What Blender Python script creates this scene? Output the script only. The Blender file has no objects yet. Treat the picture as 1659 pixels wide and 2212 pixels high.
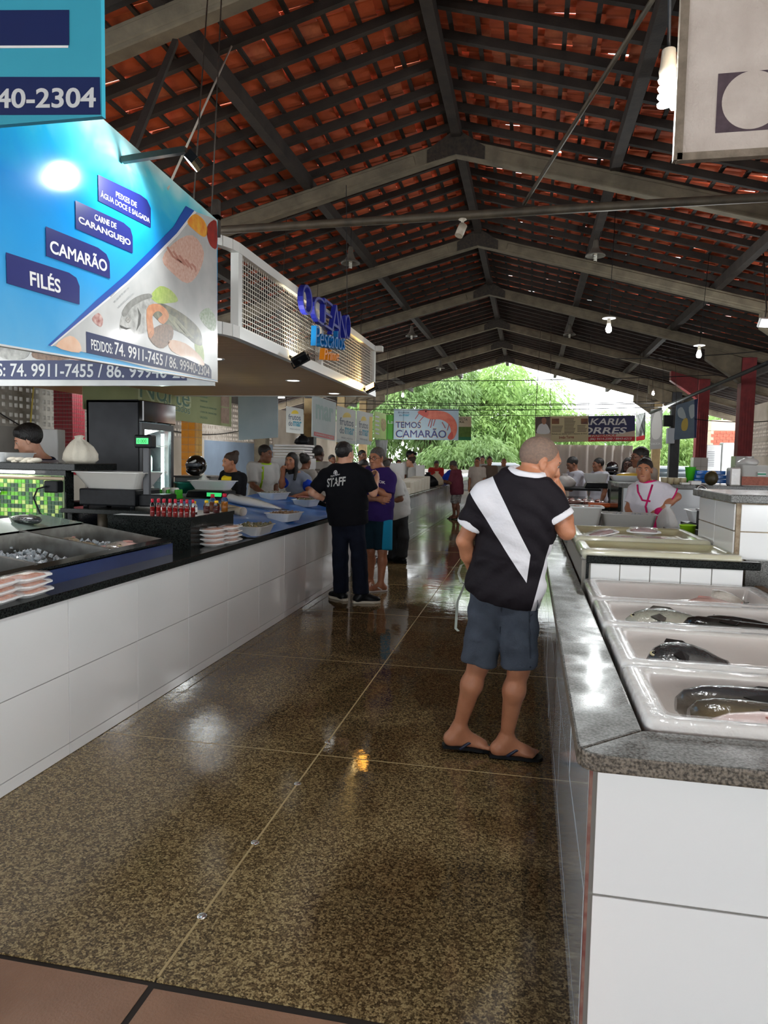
import bpy, bmesh, math, random
import numpy as np
from mathutils import Vector, Matrix
random.seed(7)
rng = np.random.default_rng(11)
SC = bpy.context.scene
COL = SC.collection
PI = math.pi

# ------------------------------------------------------------------ camera, sky, exposure
CF, CYAW, CPITCH, CROLL, CH = 1532.0, .2003, -.0733, .0196, 1.5     # focal length in pixels of the 1659 x 2212 frame
_f = Vector((-math.sin(CYAW)*math.cos(CPITCH), math.cos(CYAW)*math.cos(CPITCH), math.sin(CPITCH)))
_r = Vector((math.cos(CYAW), math.sin(CYAW), 0)); _u = _r.cross(_f)
_r, _u = _r*math.cos(CROLL)+_u*math.sin(CROLL), -_r*math.sin(CROLL)+_u*math.cos(CROLL)
_m = Matrix((_r, _u, -_f)).transposed().to_4x4(); _m.translation = (0, 0, CH)
cd = bpy.data.cameras.new('camera'); cam = bpy.data.objects.new('camera', cd); COL.objects.link(cam)
cd.sensor_fit = 'HORIZONTAL'; cd.sensor_width = 36.0; cd.lens = 36.0*CF/1659.0
cd.clip_start = .05; cd.clip_end = 400
cam.matrix_world = _m; SC.camera = cam
w = bpy.data.worlds.new('overcast_sky'); SC.world = w; w.use_nodes = True
_nt = w.node_tree; _bg = _nt.nodes['Background']; _bg.inputs[0].default_value = (.93, .97, 1, 1); _bg.inputs[1].default_value = 4.6
SC.view_settings.view_transform = 'Standard'; SC.view_settings.look = 'None'
SC.view_settings.gamma = 1; SC.view_settings.use_curve_mapping = False
SC.view_settings.exposure = 0.42

def at(px, py, X=None, Y=None, Z=None):
    """the world point that a photo pixel shows, on the plane X=, Y= or Z="""
    d = _f + _r*((px-829.5)/CF) - _u*((py-1106)/CF)
    t = X/d.x if X is not None else (Y/d.y if Y is not None else (Z-CH)/d.z)
    return Vector((0, 0, CH)) + d*t

# ------------------------------------------------------------------ materials
def lin(c):
    if isinstance(c, str): c = tuple(int(c[i:i+2], 16) for i in (0, 2, 4))
    return tuple(((v/255+.055)/1.055)**2.4 if v > 10.3 else v/255/12.92 for v in c)
MATS = {}
def mat(name, c, rough=.5, metal=0, c2=None, ns=20, amt=1.0, det=3, bump=0, bs=60, coat=0, trans=0, emit=0, ec=None, alpha=1, sss=0, spec=None, coord='Object', stretch=None, ior=None, sheen=0, rv=0):
    """principled material: colour c, mottled with c2 at noise scale ns; bump with its own noise"""
    if name in MATS: return MATS[name]
    m = bpy.data.materials.new(name); m.use_nodes = True; MATS[name] = m
    nt = m.node_tree; N = nt.nodes; L = nt.links; b = N['Principled BSDF']
    b.inputs['Base Color'].default_value = (*lin(c), 1); b.inputs['Roughness'].default_value = rough; b.inputs['Metallic'].default_value = metal
    if coat: b.inputs['Coat Weight'].default_value = coat; b.inputs['Coat Roughness'].default_value = .08
    if trans: b.inputs['Transmission Weight'].default_value = trans
    if ior: b.inputs['IOR'].default_value = ior
    if spec is not None: b.inputs['Specular IOR Level'].default_value = spec
    if alpha < 1: b.inputs['Alpha'].default_value = alpha
    if sss: b.inputs['Subsurface Weight'].default_value = sss; b.inputs['Subsurface Radius'].default_value = (.012, .004, .002)
    if emit: b.inputs['Emission Color'].default_value = (*lin(ec or c), 1); b.inputs['Emission Strength'].default_value = emit
    if c2 is not None or bump or rv:
        tc = N.new('ShaderNodeTexCoord'); vec = tc.outputs[coord]
        if stretch:
            mp = N.new('ShaderNodeMapping'); mp.inputs['Scale'].default_value = stretch; L.new(vec, mp.inputs[0]); vec = mp.outputs[0]
    if c2 is not None:
        n = N.new('ShaderNodeTexNoise'); n.inputs['Scale'].default_value = ns; n.inputs['Detail'].default_value = det; L.new(vec, n.inputs['Vector'])
        r = N.new('ShaderNodeValToRGB'); r.color_ramp.elements[0].position = .5-.25*amt; r.color_ramp.elements[1].position = .5+.25*amt
        r.color_ramp.elements[0].color = (*lin(c), 1); r.color_ramp.elements[1].color = (*lin(c2), 1)
        L.new(n.outputs[0], r.inputs[0]); L.new(r.outputs[0], b.inputs['Base Color'])
    if rv:
        n3 = N.new('ShaderNodeTexNoise'); n3.inputs['Scale'].default_value = 6; L.new(vec, n3.inputs['Vector'])
        mr = N.new('ShaderNodeMapRange'); mr.inputs['From Min'].default_value = .35; mr.inputs['From Max'].default_value = .65
        mr.inputs['To Min'].default_value = rough; mr.inputs['To Max'].default_value = rough+rv; L.new(n3.outputs[0], mr.inputs[0]); L.new(mr.outputs[0], b.inputs['Roughness'])
    if bump:
        n2 = N.new('ShaderNodeTexNoise'); n2.inputs['Scale'].default_value = bs; n2.inputs['Detail'].default_value = 4; L.new(vec, n2.inputs['Vector'])
        bp = N.new('ShaderNodeBump'); bp.inputs['Strength'].default_value = bump; bp.inputs['Distance'].default_value = .01; L.new(n2.outputs[0], bp.inputs['Height']); L.new(bp.outputs[0], b.inputs['Normal'])
    return m

# ------------------------------------------------------------------ objects
def wloc(o):
    v = Vector((0, 0, 0))
    while o is not None: v = v + o.location; o = o.parent
    return v
def link(name, me, m=None, parent=None, **props):
    o = bpy.data.objects.new(name, me); COL.objects.link(o)
    if parent is not None: o.parent = parent
    if m is not None:
        for k in (m if isinstance(m, (list, tuple)) else [m]): me.materials.append(k)
    for k, v in props.items():
        if v is not None: o[k] = v
    return o
def thing(name, label, cat, loc=(0, 0, 0), group=None, kind=None, rz=0):
    o = bpy.data.objects.new(name, None); COL.objects.link(o); o.location = loc; o.rotation_euler.z = rz; o.empty_display_size = .1
    if label: o['label'] = label
    if cat: o['category'] = cat
    if group: o['group'] = group
    if kind: o['kind'] = kind
    return o
def dup(root, loc=None, rz=None, label=None, group=None, parent=None):
    c = root.copy(); COL.objects.link(c)
    if parent is not None: c.parent = parent
    if loc is not None: c.location = loc
    if rz is not None: c.rotation_euler.z = rz
    if label: c['label'] = label
    if group: c['group'] = group
    for ch in list(root.children): dup(ch, parent=c)
    return c

class MB:
    """collects faces; P() links them as one mesh object"""
    def __init__(s): s.v = []; s.f = []; s.mi = []; s.sm = []
    def add(s, vs, fs, smooth=False, mi=0):
        n = len(s.v); s.v += [tuple(v) for v in vs]; s.f += [tuple(i+n for i in f) for f in fs]
        s.mi += [mi]*len(fs); s.sm += [smooth]*len(fs); return s
    def box(s, x0, x1, y0, y1, z0, z1, mi=0):
        return s.add([(x0, y0, z0), (x1, y0, z0), (x1, y1, z0), (x0, y1, z0), (x0, y0, z1), (x1, y0, z1), (x1, y1, z1), (x0, y1, z1)],
                     [(0, 3, 2, 1), (4, 5, 6, 7), (0, 1, 5, 4), (1, 2, 6, 5), (2, 3, 7, 6), (3, 0, 4, 7)], mi=mi)
    def obox(s, c, sz, M=None, mi=0):
        M = M or Matrix.Identity(3); c = Vector(c); h = [k/2 for k in sz]; n = len(s.v)
        vs = [c + M @ Vector((a*h[0], b*h[1], d*h[2])) for d in (-1, 1) for a, b in ((-1, -1), (1, -1), (1, 1), (-1, 1))]
        return s.add(vs, [(0, 3, 2, 1), (4, 5, 6, 7), (0, 1, 5, 4), (1, 2, 6, 5), (2, 3, 7, 6), (3, 0, 4, 7)], mi=mi)
    def beam(s, a, b, w, h, mi=0, up=(0, 0, 1)):
        a = Vector(a); b = Vector(b); d = (b-a).normalized(); r = d.cross(Vector(up))
        if r.length < 1e-4: r = d.cross(Vector((0, 1, 0)))
        r.normalize(); u = r.cross(d); M = Matrix((r, d, u)).transposed()
        return s.obox((a+b)/2, (w, (b-a).length, h), M, mi)
    def rings(s, rs, closed=False, cap=(True, True), smooth=True, mi=0):
        n = len(rs[0]); vs = [p for r in rs for p in r]; fs = []
        m = len(rs)
        for i in range(m if closed else m-1):
            a = i*n; b = ((i+1) % m)*n
            fs += [(a+j, a+(j+1) % n, b+(j+1) % n, b+j) for j in range(n)]
        s.add(vs, fs, smooth, mi)
        if not closed:
            k = len(s.v)-len(vs)
            if cap[0]: s.f.append(tuple(k+j for j in reversed(range(n)))); s.mi.append(mi); s.sm.append(False)
            if cap[1]: s.f.append(tuple(k+(m-1)*n+j for j in range(n))); s.mi.append(mi); s.sm.append(False)
        return s
    def tube(s, pts, r, n=8, cap=True, mi=0, closed=False):
        pts = [Vector(p) for p in pts]; rs = r if isinstance(r, (list, tuple)) else [r]*len(pts); out = []; pr = None
        for i, p in enumerate(pts):
            d = ((pts[(i+1) % len(pts)] if closed or i < len(pts)-1 else p) - (pts[i-1] if closed or i else p)).normalized()
            if pr is None:
                pr = d.cross(Vector((0, 0, 1)))
                if pr.length < 1e-3: pr = d.cross(Vector((0, 1, 0)))
            pr = (pr - d*pr.dot(d)).normalized(); q = d.cross(pr)
            out.append([p + (pr*math.cos(2*PI*j/n)+q*math.sin(2*PI*j/n))*rs[i] for j in range(n)])
        return s.rings(out, closed=closed, cap=(cap, cap), mi=mi)
    def lathe(s, prof, c=(0, 0, 0), n=20, axis=None, mi=0):
        c = Vector(c); M = Matrix.Identity(3)
        if axis is not None: M = Vector((0, 0, 1)).rotation_difference(Vector(axis)).to_matrix()
        rs = [[c + M @ Vector((max(r, 1e-4)*math.cos(2*PI*j/n), max(r, 1e-4)*math.sin(2*PI*j/n), z)) for j in range(n)] for r, z in prof]
        return s.rings(rs, mi=mi)
    def prism(s, pts, ext, mi=0):
        """polygon (3-D points) thickened by the vector ext"""
        e = Vector(ext); n = len(pts); a = [Vector(p) for p in pts]; nn = Vector((0, 0, 0))
        for i in range(n): nn += a[i].cross(a[(i+1) % n])
        if nn.dot(e) < 0: a.reverse()
        return s.add(a+[p+e for p in a], [tuple(reversed(range(n)))]+[tuple(range(n, 2*n))]+[(i, (i+1) % n, n+(i+1) % n, n+i) for i in range(n)], mi=mi)
    def ell(s, c, r, n=12, m=8, M=None, mi=0):
        c = Vector(c); M = M or Matrix.Identity(3); r = r if isinstance(r, (tuple, list)) else (r, r, r)
        rs = []
        for i in range(m+1):
            t = -PI/2+PI*i/m; k = max(math.cos(t), 1e-3)
            rs.append([c + M @ Vector((r[0]*k*math.cos(2*PI*j/n), r[1]*k*math.sin(2*PI*j/n), r[2]*math.sin(t))) for j in range(n)])
        return s.rings(rs, mi=mi)
    def mesh(s, name, off=Vector((0, 0, 0)), bevel=0, seg=1):
        me = bpy.data.meshes.new(name)
        vs = [(a[0]-off.x, a[1]-off.y, a[2]-off.z) for a in s.v]
        me.from_pydata(vs, [], s.f); me.polygons.foreach_set('material_index', s.mi); me.polygons.foreach_set('use_smooth', s.sm)
        if bevel:
            bm = bmesh.new(); bm.from_mesh(me)
            bmesh.ops.remove_doubles(bm, verts=bm.verts, dist=1e-5)
            es = [e for e in bm.edges if len(e.link_faces) == 2 and e.calc_face_angle(0) > .6]
            bmesh.ops.bevel(bm, geom=es, offset=bevel, segments=seg, profile=.6, affect='EDGES', clamp_overlap=True)
            bm.to_mesh(me); bm.free()
        me.update(); return me
def P(name, mb, m, parent=None, bevel=0, seg=1, **props):
    """the builder's faces, given in world coordinates, as one mesh object under its parent"""
    off = wloc(parent) if parent is not None else Vector((0, 0, 0))
    return link(name, mb.mesh(name, off, bevel, seg), m, parent, **props)
def solo(name, mb, m, label, cat, base=None, bevel=0, group=None, kind=None, seg=1):
    """a thing that is one mesh, its origin at its base"""
    if base is None:
        a = np.array([tuple(v) for v in mb.v]); base = ((a[:, 0].min()+a[:, 0].max())/2, (a[:, 1].min()+a[:, 1].max())/2, a[:, 2].min())
    base = Vector(base); o = link(name, mb.mesh(name, base, bevel, seg), m, None, label=label, category=cat, group=group, kind=kind)
    o.location = base; return o
def rot(z=0, x=0, y=0):
    return (Matrix.Rotation(z, 3, 'Z') @ Matrix.Rotation(x, 3, 'X') @ Matrix.Rotation(y, 3, 'Y'))
def rrect(L, W, r, z, n=5, c=(0, 0, 0), M=None):
    """ring of a rounded rectangle"""
    c = Vector(c); M = M or Matrix.Identity(3); out = []
    for (sx, sy, a0) in ((1, 1, 0), (-1, 1, PI/2), (-1, -1, PI), (1, -1, 3*PI/2)):
        for i in range(n):
            a = a0+PI/2*i/(n-1); out.append(c + M @ Vector((sx*(L/2-r)+r*math.cos(a), sy*(W/2-r)+r*math.sin(a), z)))
    return out
def tray_mb(L, W, H, flare=.03, t=.006, rim=.012, r=.03, lip=.006, c=(0, 0, 0), M=None, mb=None):
    """open tray, base centre at c, outer top size L x W"""
    mb = mb or MB(); f = flare*2
    R = lambda l, w, rr, z: rrect(l, w, max(rr, .004), z, 5, c, M)
    mb.rings([R(L-f-2*rim, W-f-2*rim, r, 0), R(L-2*rim, W-2*rim, r, H-lip), R(L, W, r+rim*.7, H-lip), R(L, W, r+rim*.7, H),
              R(L-2*rim-2*t, W-2*rim-2*t, r, H), R(L-f-2*rim-2*t, W-f-2*rim-2*t, r, t)], smooth=False)
    return mb
FONT = None
def text(name, s, m, parent, bl, br, tl, ext=.002, bold=0, lift=.002, shear=0, **props):
    """lettering as a thin mesh filling the parallelogram bottom-left, bottom-right, top-left"""
    cu = bpy.data.curves.new('t', 'FONT'); cu.body = s; cu.size = 1; cu.resolution_u = 5; cu.shear = shear
    if '\n' in s: cu.align_x = 'CENTER'
    o = bpy.data.objects.new('t', cu); COL.objects.link(o)
    dg = bpy.context.evaluated_depsgraph_get(); me = bpy.data.meshes.new_from_object(o.evaluated_get(dg)); bpy.data.objects.remove(o); bpy.data.curves.remove(cu)
    bm = bmesh.new(); bm.from_mesh(me); bmesh.ops.remove_doubles(bm, verts=bm.verts, dist=.006)
    if bold:                                                  # thicken the strokes by pushing the outline outwards
        mv = {}
        for v in bm.verts:
            ns = []
            for e in v.link_edges:
                if len(e.link_faces) == 1:
                    d = (e.verts[1].co-e.verts[0].co).normalized(); q = Vector((d.y, -d.x, 0))
                    if q.dot(e.link_faces[0].calc_center_median()-e.verts[0].co) > 0: q = -q
                    ns.append(q)
            if len(ns) == 2: mv[v] = (ns[0]+ns[1])/max(.5, 1+ns[0].dot(ns[1]))*bold
        for v, d in mv.items(): v.co += d
    bm.to_mesh(me); bm.free()
    me.name = name; n = len(me.vertices); co = np.empty(n*3); me.vertices.foreach_get('co', co); co = co.reshape(-1, 3)
    lo = co.min(0); hi = co.max(0); uv = (co-lo)/np.maximum(hi-lo, 1e-6)
    bl, br, tl = Vector(bl), Vector(br), Vector(tl); xd = br-bl; yd = tl-bl; nn = xd.cross(yd).normalized()
    P3 = np.array(bl)+uv[:, :1]*np.array(xd)+uv[:, 1:2]*np.array(yd)+np.array(nn*lift)
    off = np.array(wloc(parent)) if parent is not None else 0
    bm = bmesh.new(); me.vertices.foreach_set('co', (P3-off).ravel()); bm.from_mesh(me)
    g = bmesh.ops.extrude_face_region(bm, geom=bm.faces[:])
    bmesh.ops.translate(bm, verts=[v for v in g['geom'] if isinstance(v, bmesh.types.BMVert)], vec=nn*ext)
    bmesh.ops.recalc_face_normals(bm, faces=bm.faces[:])
    for f in bm.faces: f.smooth = False
    bm.to_mesh(me); bm.free(); me.materials.clear()
    return link(name, me, m, parent, **props)
def pxtext(name, s, m, parent, bl, br, tl, ext=.0015, bold=0, lift=.003, **kw):
    pl = {k: kw.pop(k) for k in ('X', 'Y', 'Z') if k in kw}
    return text(name, s, m, parent, at(*bl, **pl), at(*br, **pl), at(*tl, **pl), ext, bold, lift, **kw)
def pxpoly(name, pts, m, parent, n, lift=.002, th=.001, **kw):
    pl = {k: kw.pop(k) for k in ('X', 'Y', 'Z') if k in kw}; n = Vector(n)
    return P(name, MB().prism([at(*p, **pl)+n*lift for p in pts], n*th), m, parent, **kw)
def smoothpts(pts, k=4):
    """Catmull-Rom through a closed list of 2-D points"""
    out = []; n = len(pts)
    for i in range(n):
        p0, p1, p2, p3 = (np.array(pts[(i+j-1) % n], float) for j in range(4))
        for j in range(k):
            t = j/k; out.append(tuple(.5*((2*p1)+(-p0+p2)*t+(2*p0-5*p1+4*p2-p3)*t*t+(-p0+3*p1-3*p2+p3)*t**3)))
    return out
def lamp(name, kind, loc, power, parent=None, color=(1, 1, 1), size=.05, rotv=None, spot=None, blend=.5):
    l = bpy.data.lights.new(name, kind); l.energy = power; l.color = color
    if kind == 'AREA': l.size = size
    else: l.shadow_soft_size = size
    if spot: l.spot_size = spot; l.spot_blend = blend
    o = bpy.data.objects.new(name, l); COL.objects.link(o)
    if parent is not None: o.parent = parent; o.location = Vector(loc)-wloc(parent)
    else: o.location = loc
    if rotv is not None: o.rotation_euler = Vector(rotv).to_track_quat('-Z', 'Y').to_euler()
    return o
# ------------------------------------------------------------------ the shed: floor, roof, frames, columns, walls
RX, RZ, SL = -1.2, 5.95, .268            # ridge position, underside of the frames at the ridge, slope
def under(x): return RZ-SL*abs(x-RX)
FRAMES = [-11.3, -6.9, -2.5, 1.9, 6.3, 10.73, 15.16, 19.53, 24.2, 28.4, 32.3]
Y0, Y1 = -14.0, 35.5  # roof drawn out unseen behind the camera to hold back sky light

def terrazzo():
    m = mat('terrazzo_wet', (70, 58, 40), .3); nt = m.node_tree; N = nt.nodes; L = nt.links; b = N['Principled BSDF']
    tc = N.new('ShaderNodeTexCoord'); vec = tc.outputs['Object']
    v = N.new('ShaderNodeTexVoronoi'); v.inputs['Scale'].default_value = 120; L.new(vec, v.inputs['Vector'])
    n = N.new('ShaderNodeTexNoise'); n.inputs['Scale'].default_value = 170; n.inputs['Detail'].default_value = 2; L.new(vec, n.inputs['Vector'])
    ad = N.new('ShaderNodeMath'); ad.operation = 'MULTIPLY_ADD'; ad.inputs[1].default_value = .45; sep = N.new('ShaderNodeSeparateColor'); L.new(v.outputs['Color'], sep.inputs[0])
    L.new(sep.outputs[0], ad.inputs[0]); L.new(n.outputs[0], ad.inputs[2])
    r = N.new('ShaderNodeValToRGB'); L.new(ad.outputs[0], r.inputs[0]); e = r.color_ramp.elements
    e[0].position = .45; e[0].color = (*lin((66, 55, 38)), 1); e[1].position = 1.0; e[1].color = (*lin((190, 170, 124)), 1)
    k = e.new(.66); k.color = (*lin((106, 90, 62)), 1); k = e.new(.80); k.color = (*lin((144, 124, 86)), 1)
    big = N.new('ShaderNodeTexNoise'); big.inputs['Scale'].default_value = .9; big.inputs['Detail'].default_value = 5; big.inputs['Distortion'].default_value = .8; L.new(vec, big.inputs['Vector'])
    sx = N.new('ShaderNodeSeparateXYZ'); L.new(vec, sx.inputs[0])
    g = N.new('ShaderNodeMapRange'); g.inputs['From Min'].default_value = -1.7; g.inputs['From Max'].default_value = -.2; g.inputs['To Min'].default_value = -.12; g.inputs['To Max'].default_value = .12; L.new(sx.outputs[0], g.inputs[0])
    gy = N.new('ShaderNodeMapRange'); gy.inputs['From Min'].default_value = 1.8; gy.inputs['From Max'].default_value = 5.0; gy.inputs['To Min'].default_value = -.14; gy.inputs['To Max'].default_value = .14; L.new(sx.outputs[1], gy.inputs[0])
    s1 = N.new('ShaderNodeMath'); L.new(big.outputs[0], s1.inputs[0]); L.new(g.outputs[0], s1.inputs[1])
    s2 = N.new('ShaderNodeMath'); L.new(s1.outputs[0], s2.inputs[0]); L.new(gy.outputs[0], s2.inputs[1])
    wet = N.new('ShaderNodeMapRange'); wet.inputs['From Min'].default_value = .40; wet.inputs['From Max'].default_value = .60; L.new(s2.outputs[0], wet.inputs[0])   # the film of water lies towards the middle of the aisle
    mx = N.new('ShaderNodeMix'); mx.data_type = 'RGBA'; mx.blend_type = 'MULTIPLY'; mx.inputs[7].default_value = (.50, .45, .40, 1)
    L.new(wet.outputs[0], mx.inputs[0]); L.new(r.outputs[0], mx.inputs[6]); L.new(mx.outputs[2], b.inputs['Base Color'])
    ro = N.new('ShaderNodeMapRange'); ro.inputs['To Min'].default_value = .13; ro.inputs['To Max'].default_value = .03; L.new(wet.outputs[0], ro.inputs[0]); L.new(ro.outputs[0], b.inputs['Roughness'])
    rip = N.new('ShaderNodeTexNoise'); rip.inputs['Scale'].default_value = 7; rip.inputs['Detail'].default_value = 3; L.new(vec, rip.inputs['Vector'])
    bp = N.new('ShaderNodeBump'); bp.inputs['Strength'].default_value = .05; bp.inputs['Distance'].default_value = .02; L.new(rip.outputs[0], bp.inputs['Height'])
    bp2 = N.new('ShaderNodeBump'); bp2.inputs['Distance'].default_value = .002; L.new(n.outputs[0], bp2.inputs['Height']); L.new(bp.outputs[0], bp2.inputs['Normal'])
    inv = N.new('ShaderNodeMapRange'); inv.inputs['To Min'].default_value = .14; inv.inputs['To Max'].default_value = .03; L.new(wet.outputs[0], inv.inputs[0]); L.new(inv.outputs[0], bp2.inputs['Strength'])
    L.new(bp2.outputs[0], b.inputs['Normal']); b.inputs['IOR'].default_value = 1.45
    return m
M_TERR = terrazzo()
M_STRIP = mat('joint_strip', (190, 168, 120), .4)
M_CEM = mat('brown_cement', (172, 132, 104), .35, c2=(134, 102, 80), ns=3, bump=.25, bs=120, rv=.2)
M_SUB = mat('subfloor', (40, 33, 27), .8)
floor = P('floor', MB().box(-12, 9.5, -15, 40, -.12, -.006), M_SUB, kind='structure')
ys = [1.76, 3.37, 5.02]+[5.02+1.66*i for i in range(1, 14)]; xs = [-2.25, -1.0, .2]
for i in range(len(ys)-1):
    for j in range(2):
        P('floor_panel', MB().box(xs[j]+.004, xs[j+1]-.004, ys[i]+.004, ys[i+1]-.004, -.01, 0), M_TERR, floor)
    P('joint_strip', MB().box(-2.25, .2, ys[i+1]-.003, ys[i+1]+.003, -.01, .0006), M_STRIP, floor)
P('joint_strip', MB().box(-1.004, -.996, 1.78, ys[-1], -.01, .0008), M_STRIP, floor)
P('floor_panel', MB().box(-2.3, -1.012, -14, 1.745, -.012, -.003), M_CEM, floor)
P('floor_panel', MB().box(-.99, .3, -14, 1.738, -.012, -.003), M_CEM, floor)
P('floor_panel', MB().box(-12, -2.25, 1.76, 36, -.012, -.002), M_TERR, floor)
P('floor_panel', MB().box(.2, 9.5, 1.76, 36, -.012, -.002), M_TERR, floor)
P('floor_panel', MB().box(-2.25, .2, ys[-1], 36, -.012, -.002), M_TERR, floor)
M_STUD = mat('wet_metal_stud', (235, 240, 240), .12, metal=.9)
for y in (2.06, 2.52, 3.04, 3.54, 5.43):
    P('floor_stud', MB().lathe([(.0, -.004), (.0165, -.004), (.0165, .0012), (.013, .003), (.0001, .0034)], (-1.0, y, 0), 16), M_STUD, floor)

M_WOOD = mat('roof_timber', (58, 49, 42), .8, c2=(34, 29, 26), ns=5, stretch=(1, 1, 1), bump=.3, bs=40)
M_TILE = mat('clay_tile', (216, 104, 58), .75, c2=(152, 66, 42), ns=3.2, amt=1.1, bump=.3, bs=50)
M_TILE2 = mat('clay_tile_pale', (220, 128, 84), .8, c2=(160, 78, 54), ns=7, bump=.3, bs=50)
M_CONC = mat('aged_concrete', (128, 117, 97), .85, c2=(92, 84, 70), ns=4, bump=.35, bs=30)
M_IRON = mat('dark_iron', (52, 50, 48), .5, metal=.6, c2=(80, 70, 60), ns=20)
ceil = thing('ceiling', None, None, (RX, 0, RZ), kind='structure')
PB = .24                                                   # purlins lie on the frames
# longitudinal timbers
for dx in (0, -2.25, 2.25, -4.7, 4.7, -7.6, 7.6):
    x = RX+dx; z = under(x)+PB
    ends = [Y0]+[f for f in FRAMES]+[Y1]
    for a, b in zip(ends[:-1], ends[1:]):
        j = random.uniform(-.02, .02) if dx else 0
        P('ridge_beam' if dx == 0 else 'purlin', MB().beam((x+j, a+.01, z+.09), (x-j, b-.01, z+.09), .13, .18), M_WOOD, ceil)
zr = PB+.18
y = Y0+.1
while y < Y1:
    for s in (-1, 1):
        jy = random.uniform(-.025, .025)
        e = 9.35 if s > 0 else -11.7
        P('rafter', MB().beam((RX+s*.02, y+jy, RZ+zr+.05), (e, y+jy*.3, under(e)+zr+.05), .07, .10), M_WOOD, ceil)
    y += .56
nb = 0; d = .16; BAT = []
while d < 10.2:
    for s in (-1, 1):
        x = RX+s*d
        if -11.6 < x < 9.3: BAT.append(x); P('batten', MB().box(x-.025, x+.025, Y0, Y1, under(x)+zr+.103, under(x)+zr+.133), M_WOOD, ceil)
    d += .315
def hook(x, y):
    """the nearest batten's underside, to hang things from"""
    b = min(BAT, key=lambda q: abs(q-x)); return Vector((b, y, under(b)+zr+.106))
# roman tiles: a wave across (Y), tilted so that each one laps the next below
def tile_geo():
    prof = [(-.142, .012), (-.11, -.018), (-.06, -.03), (-.01, -.02), (.03, .012), (.07, .035), (.11, .03), (.138, .008)]
    vs = []; n = len(prof)
    for x in (0, .40):
        zt = .022 if x else 0
        vs += [(x, y*1.0, z+zt) for y, z in prof]+[(x, y, z+zt+.012) for y, z in prof]
    fs = []
    for i in range(n-1):
        fs += [(i, 2*n+i, 2*n+i+1, i+1), (n+i, n+i+1, 3*n+i+1, 3*n+i)]
        fs += [(2*n+i, 3*n+i, 3*n+i+1, 2*n+i+1), (i, i+1, n+i+1, n+i)]
    fs += [(0, n, 3*n, 2*n), (n-1, 3*n-1, 4*n-1, 2*n-1)]
    return np.array(vs), fs
TV, TF = tile_geo()
tiles = []
ang = math.atan(SL)
for s in (-1, 1):
    k = 0; d = .0
    while d < (10.3 if s > 0 else 10.3):
        y = Y0
        while y < Y1:
            x = RX+s*d; z = under(x)+zr+.165
            dep = (Vector((x, y, z))-Vector((0, 0, CH)))
            zz = dep.dot(_f); px = 829.5+CF*dep.dot(_r)/max(zz, .1); py = 1106-CF*dep.dot(_u)/max(zz, .1)
            vis = -40 < px < 1700 and -40 < py < 960 and zz > 1
            tiles.append((s, x, y+random.uniform(-.014, .014), z+random.uniform(-.004, .006), random.gauss(0, .022), random.gauss(0, .03) if random.random() < .6 or zz < 13 else random.choice((-1, 1))*random.uniform(.05, .12), zz if vis else 1e3+zz))
            y += .28
        d += .302
tiles.sort(key=lambda t: t[6])
def tile_M(t):
    s, x, y, z, a, b, _ = t
    M = Matrix.Translation((x, y, z)) @ (Matrix.Rotation(PI, 4, 'Z') if s < 0 else Matrix.Identity(4)) @ Matrix.Rotation(ang-.045+a*.5, 4, 'Y') @ Matrix.Rotation(a, 4, 'Z') @ Matrix.Rotation(b, 4, 'X')
    return M
tme = [bpy.data.meshes.new('roof_tile'), bpy.data.meshes.new('roof_tile')]
for q, mm in zip(tme, (M_TILE, M_TILE2)): q.from_pydata(TV.tolist(), [], TF); q.materials.append(mm)
# the tiles that show largest, one object each; the rest as one mass
for t in tiles[:290]:
    o = bpy.data.objects.new('roof_tile', tme[1 if random.random() < .25 else 0]); COL.objects.link(o); o.parent = ceil
    M = tile_M(t); M.translation -= Vector((RX, 0, RZ)); o.matrix_basis = M
rest = tiles[290:]; V4 = np.c_[TV, np.ones(len(TV))]
Vs = np.concatenate([V4 @ np.array(tile_M(t)).T[:, :3] for t in rest])-np.array((RX, 0, RZ))
nv = len(TV); F0 = [f for f in TF if len(f) == 4]
Fs = (np.array(F0)[None]+(np.arange(len(rest))*nv)[:, None, None]).reshape(-1, 4)
me = bpy.data.meshes.new('roof_tile_field'); me.vertices.add(len(Vs)); me.vertices.foreach_set('co', Vs.ravel())
me.loops.add(Fs.size); me.loops.foreach_set('vertex_index', Fs.ravel().astype(np.int32)); me.polygons.add(len(Fs)); me.polygons.foreach_set('loop_start', np.arange(0, Fs.size, 4, dtype=np.int32)); me.update(calc_edges=True)
link('roof_tile_field', me, M_TILE, ceil, kind='stuff')
P('ridge_capping', MB().prism([(RX-.22, Y0, RZ+zr+.13), (RX, Y0, RZ+zr+.24), (RX+.22, Y0, RZ+zr+.13), (RX, Y0, RZ+zr+.26)], (0, Y1-Y0, 0)), M_TILE, ceil)

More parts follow.
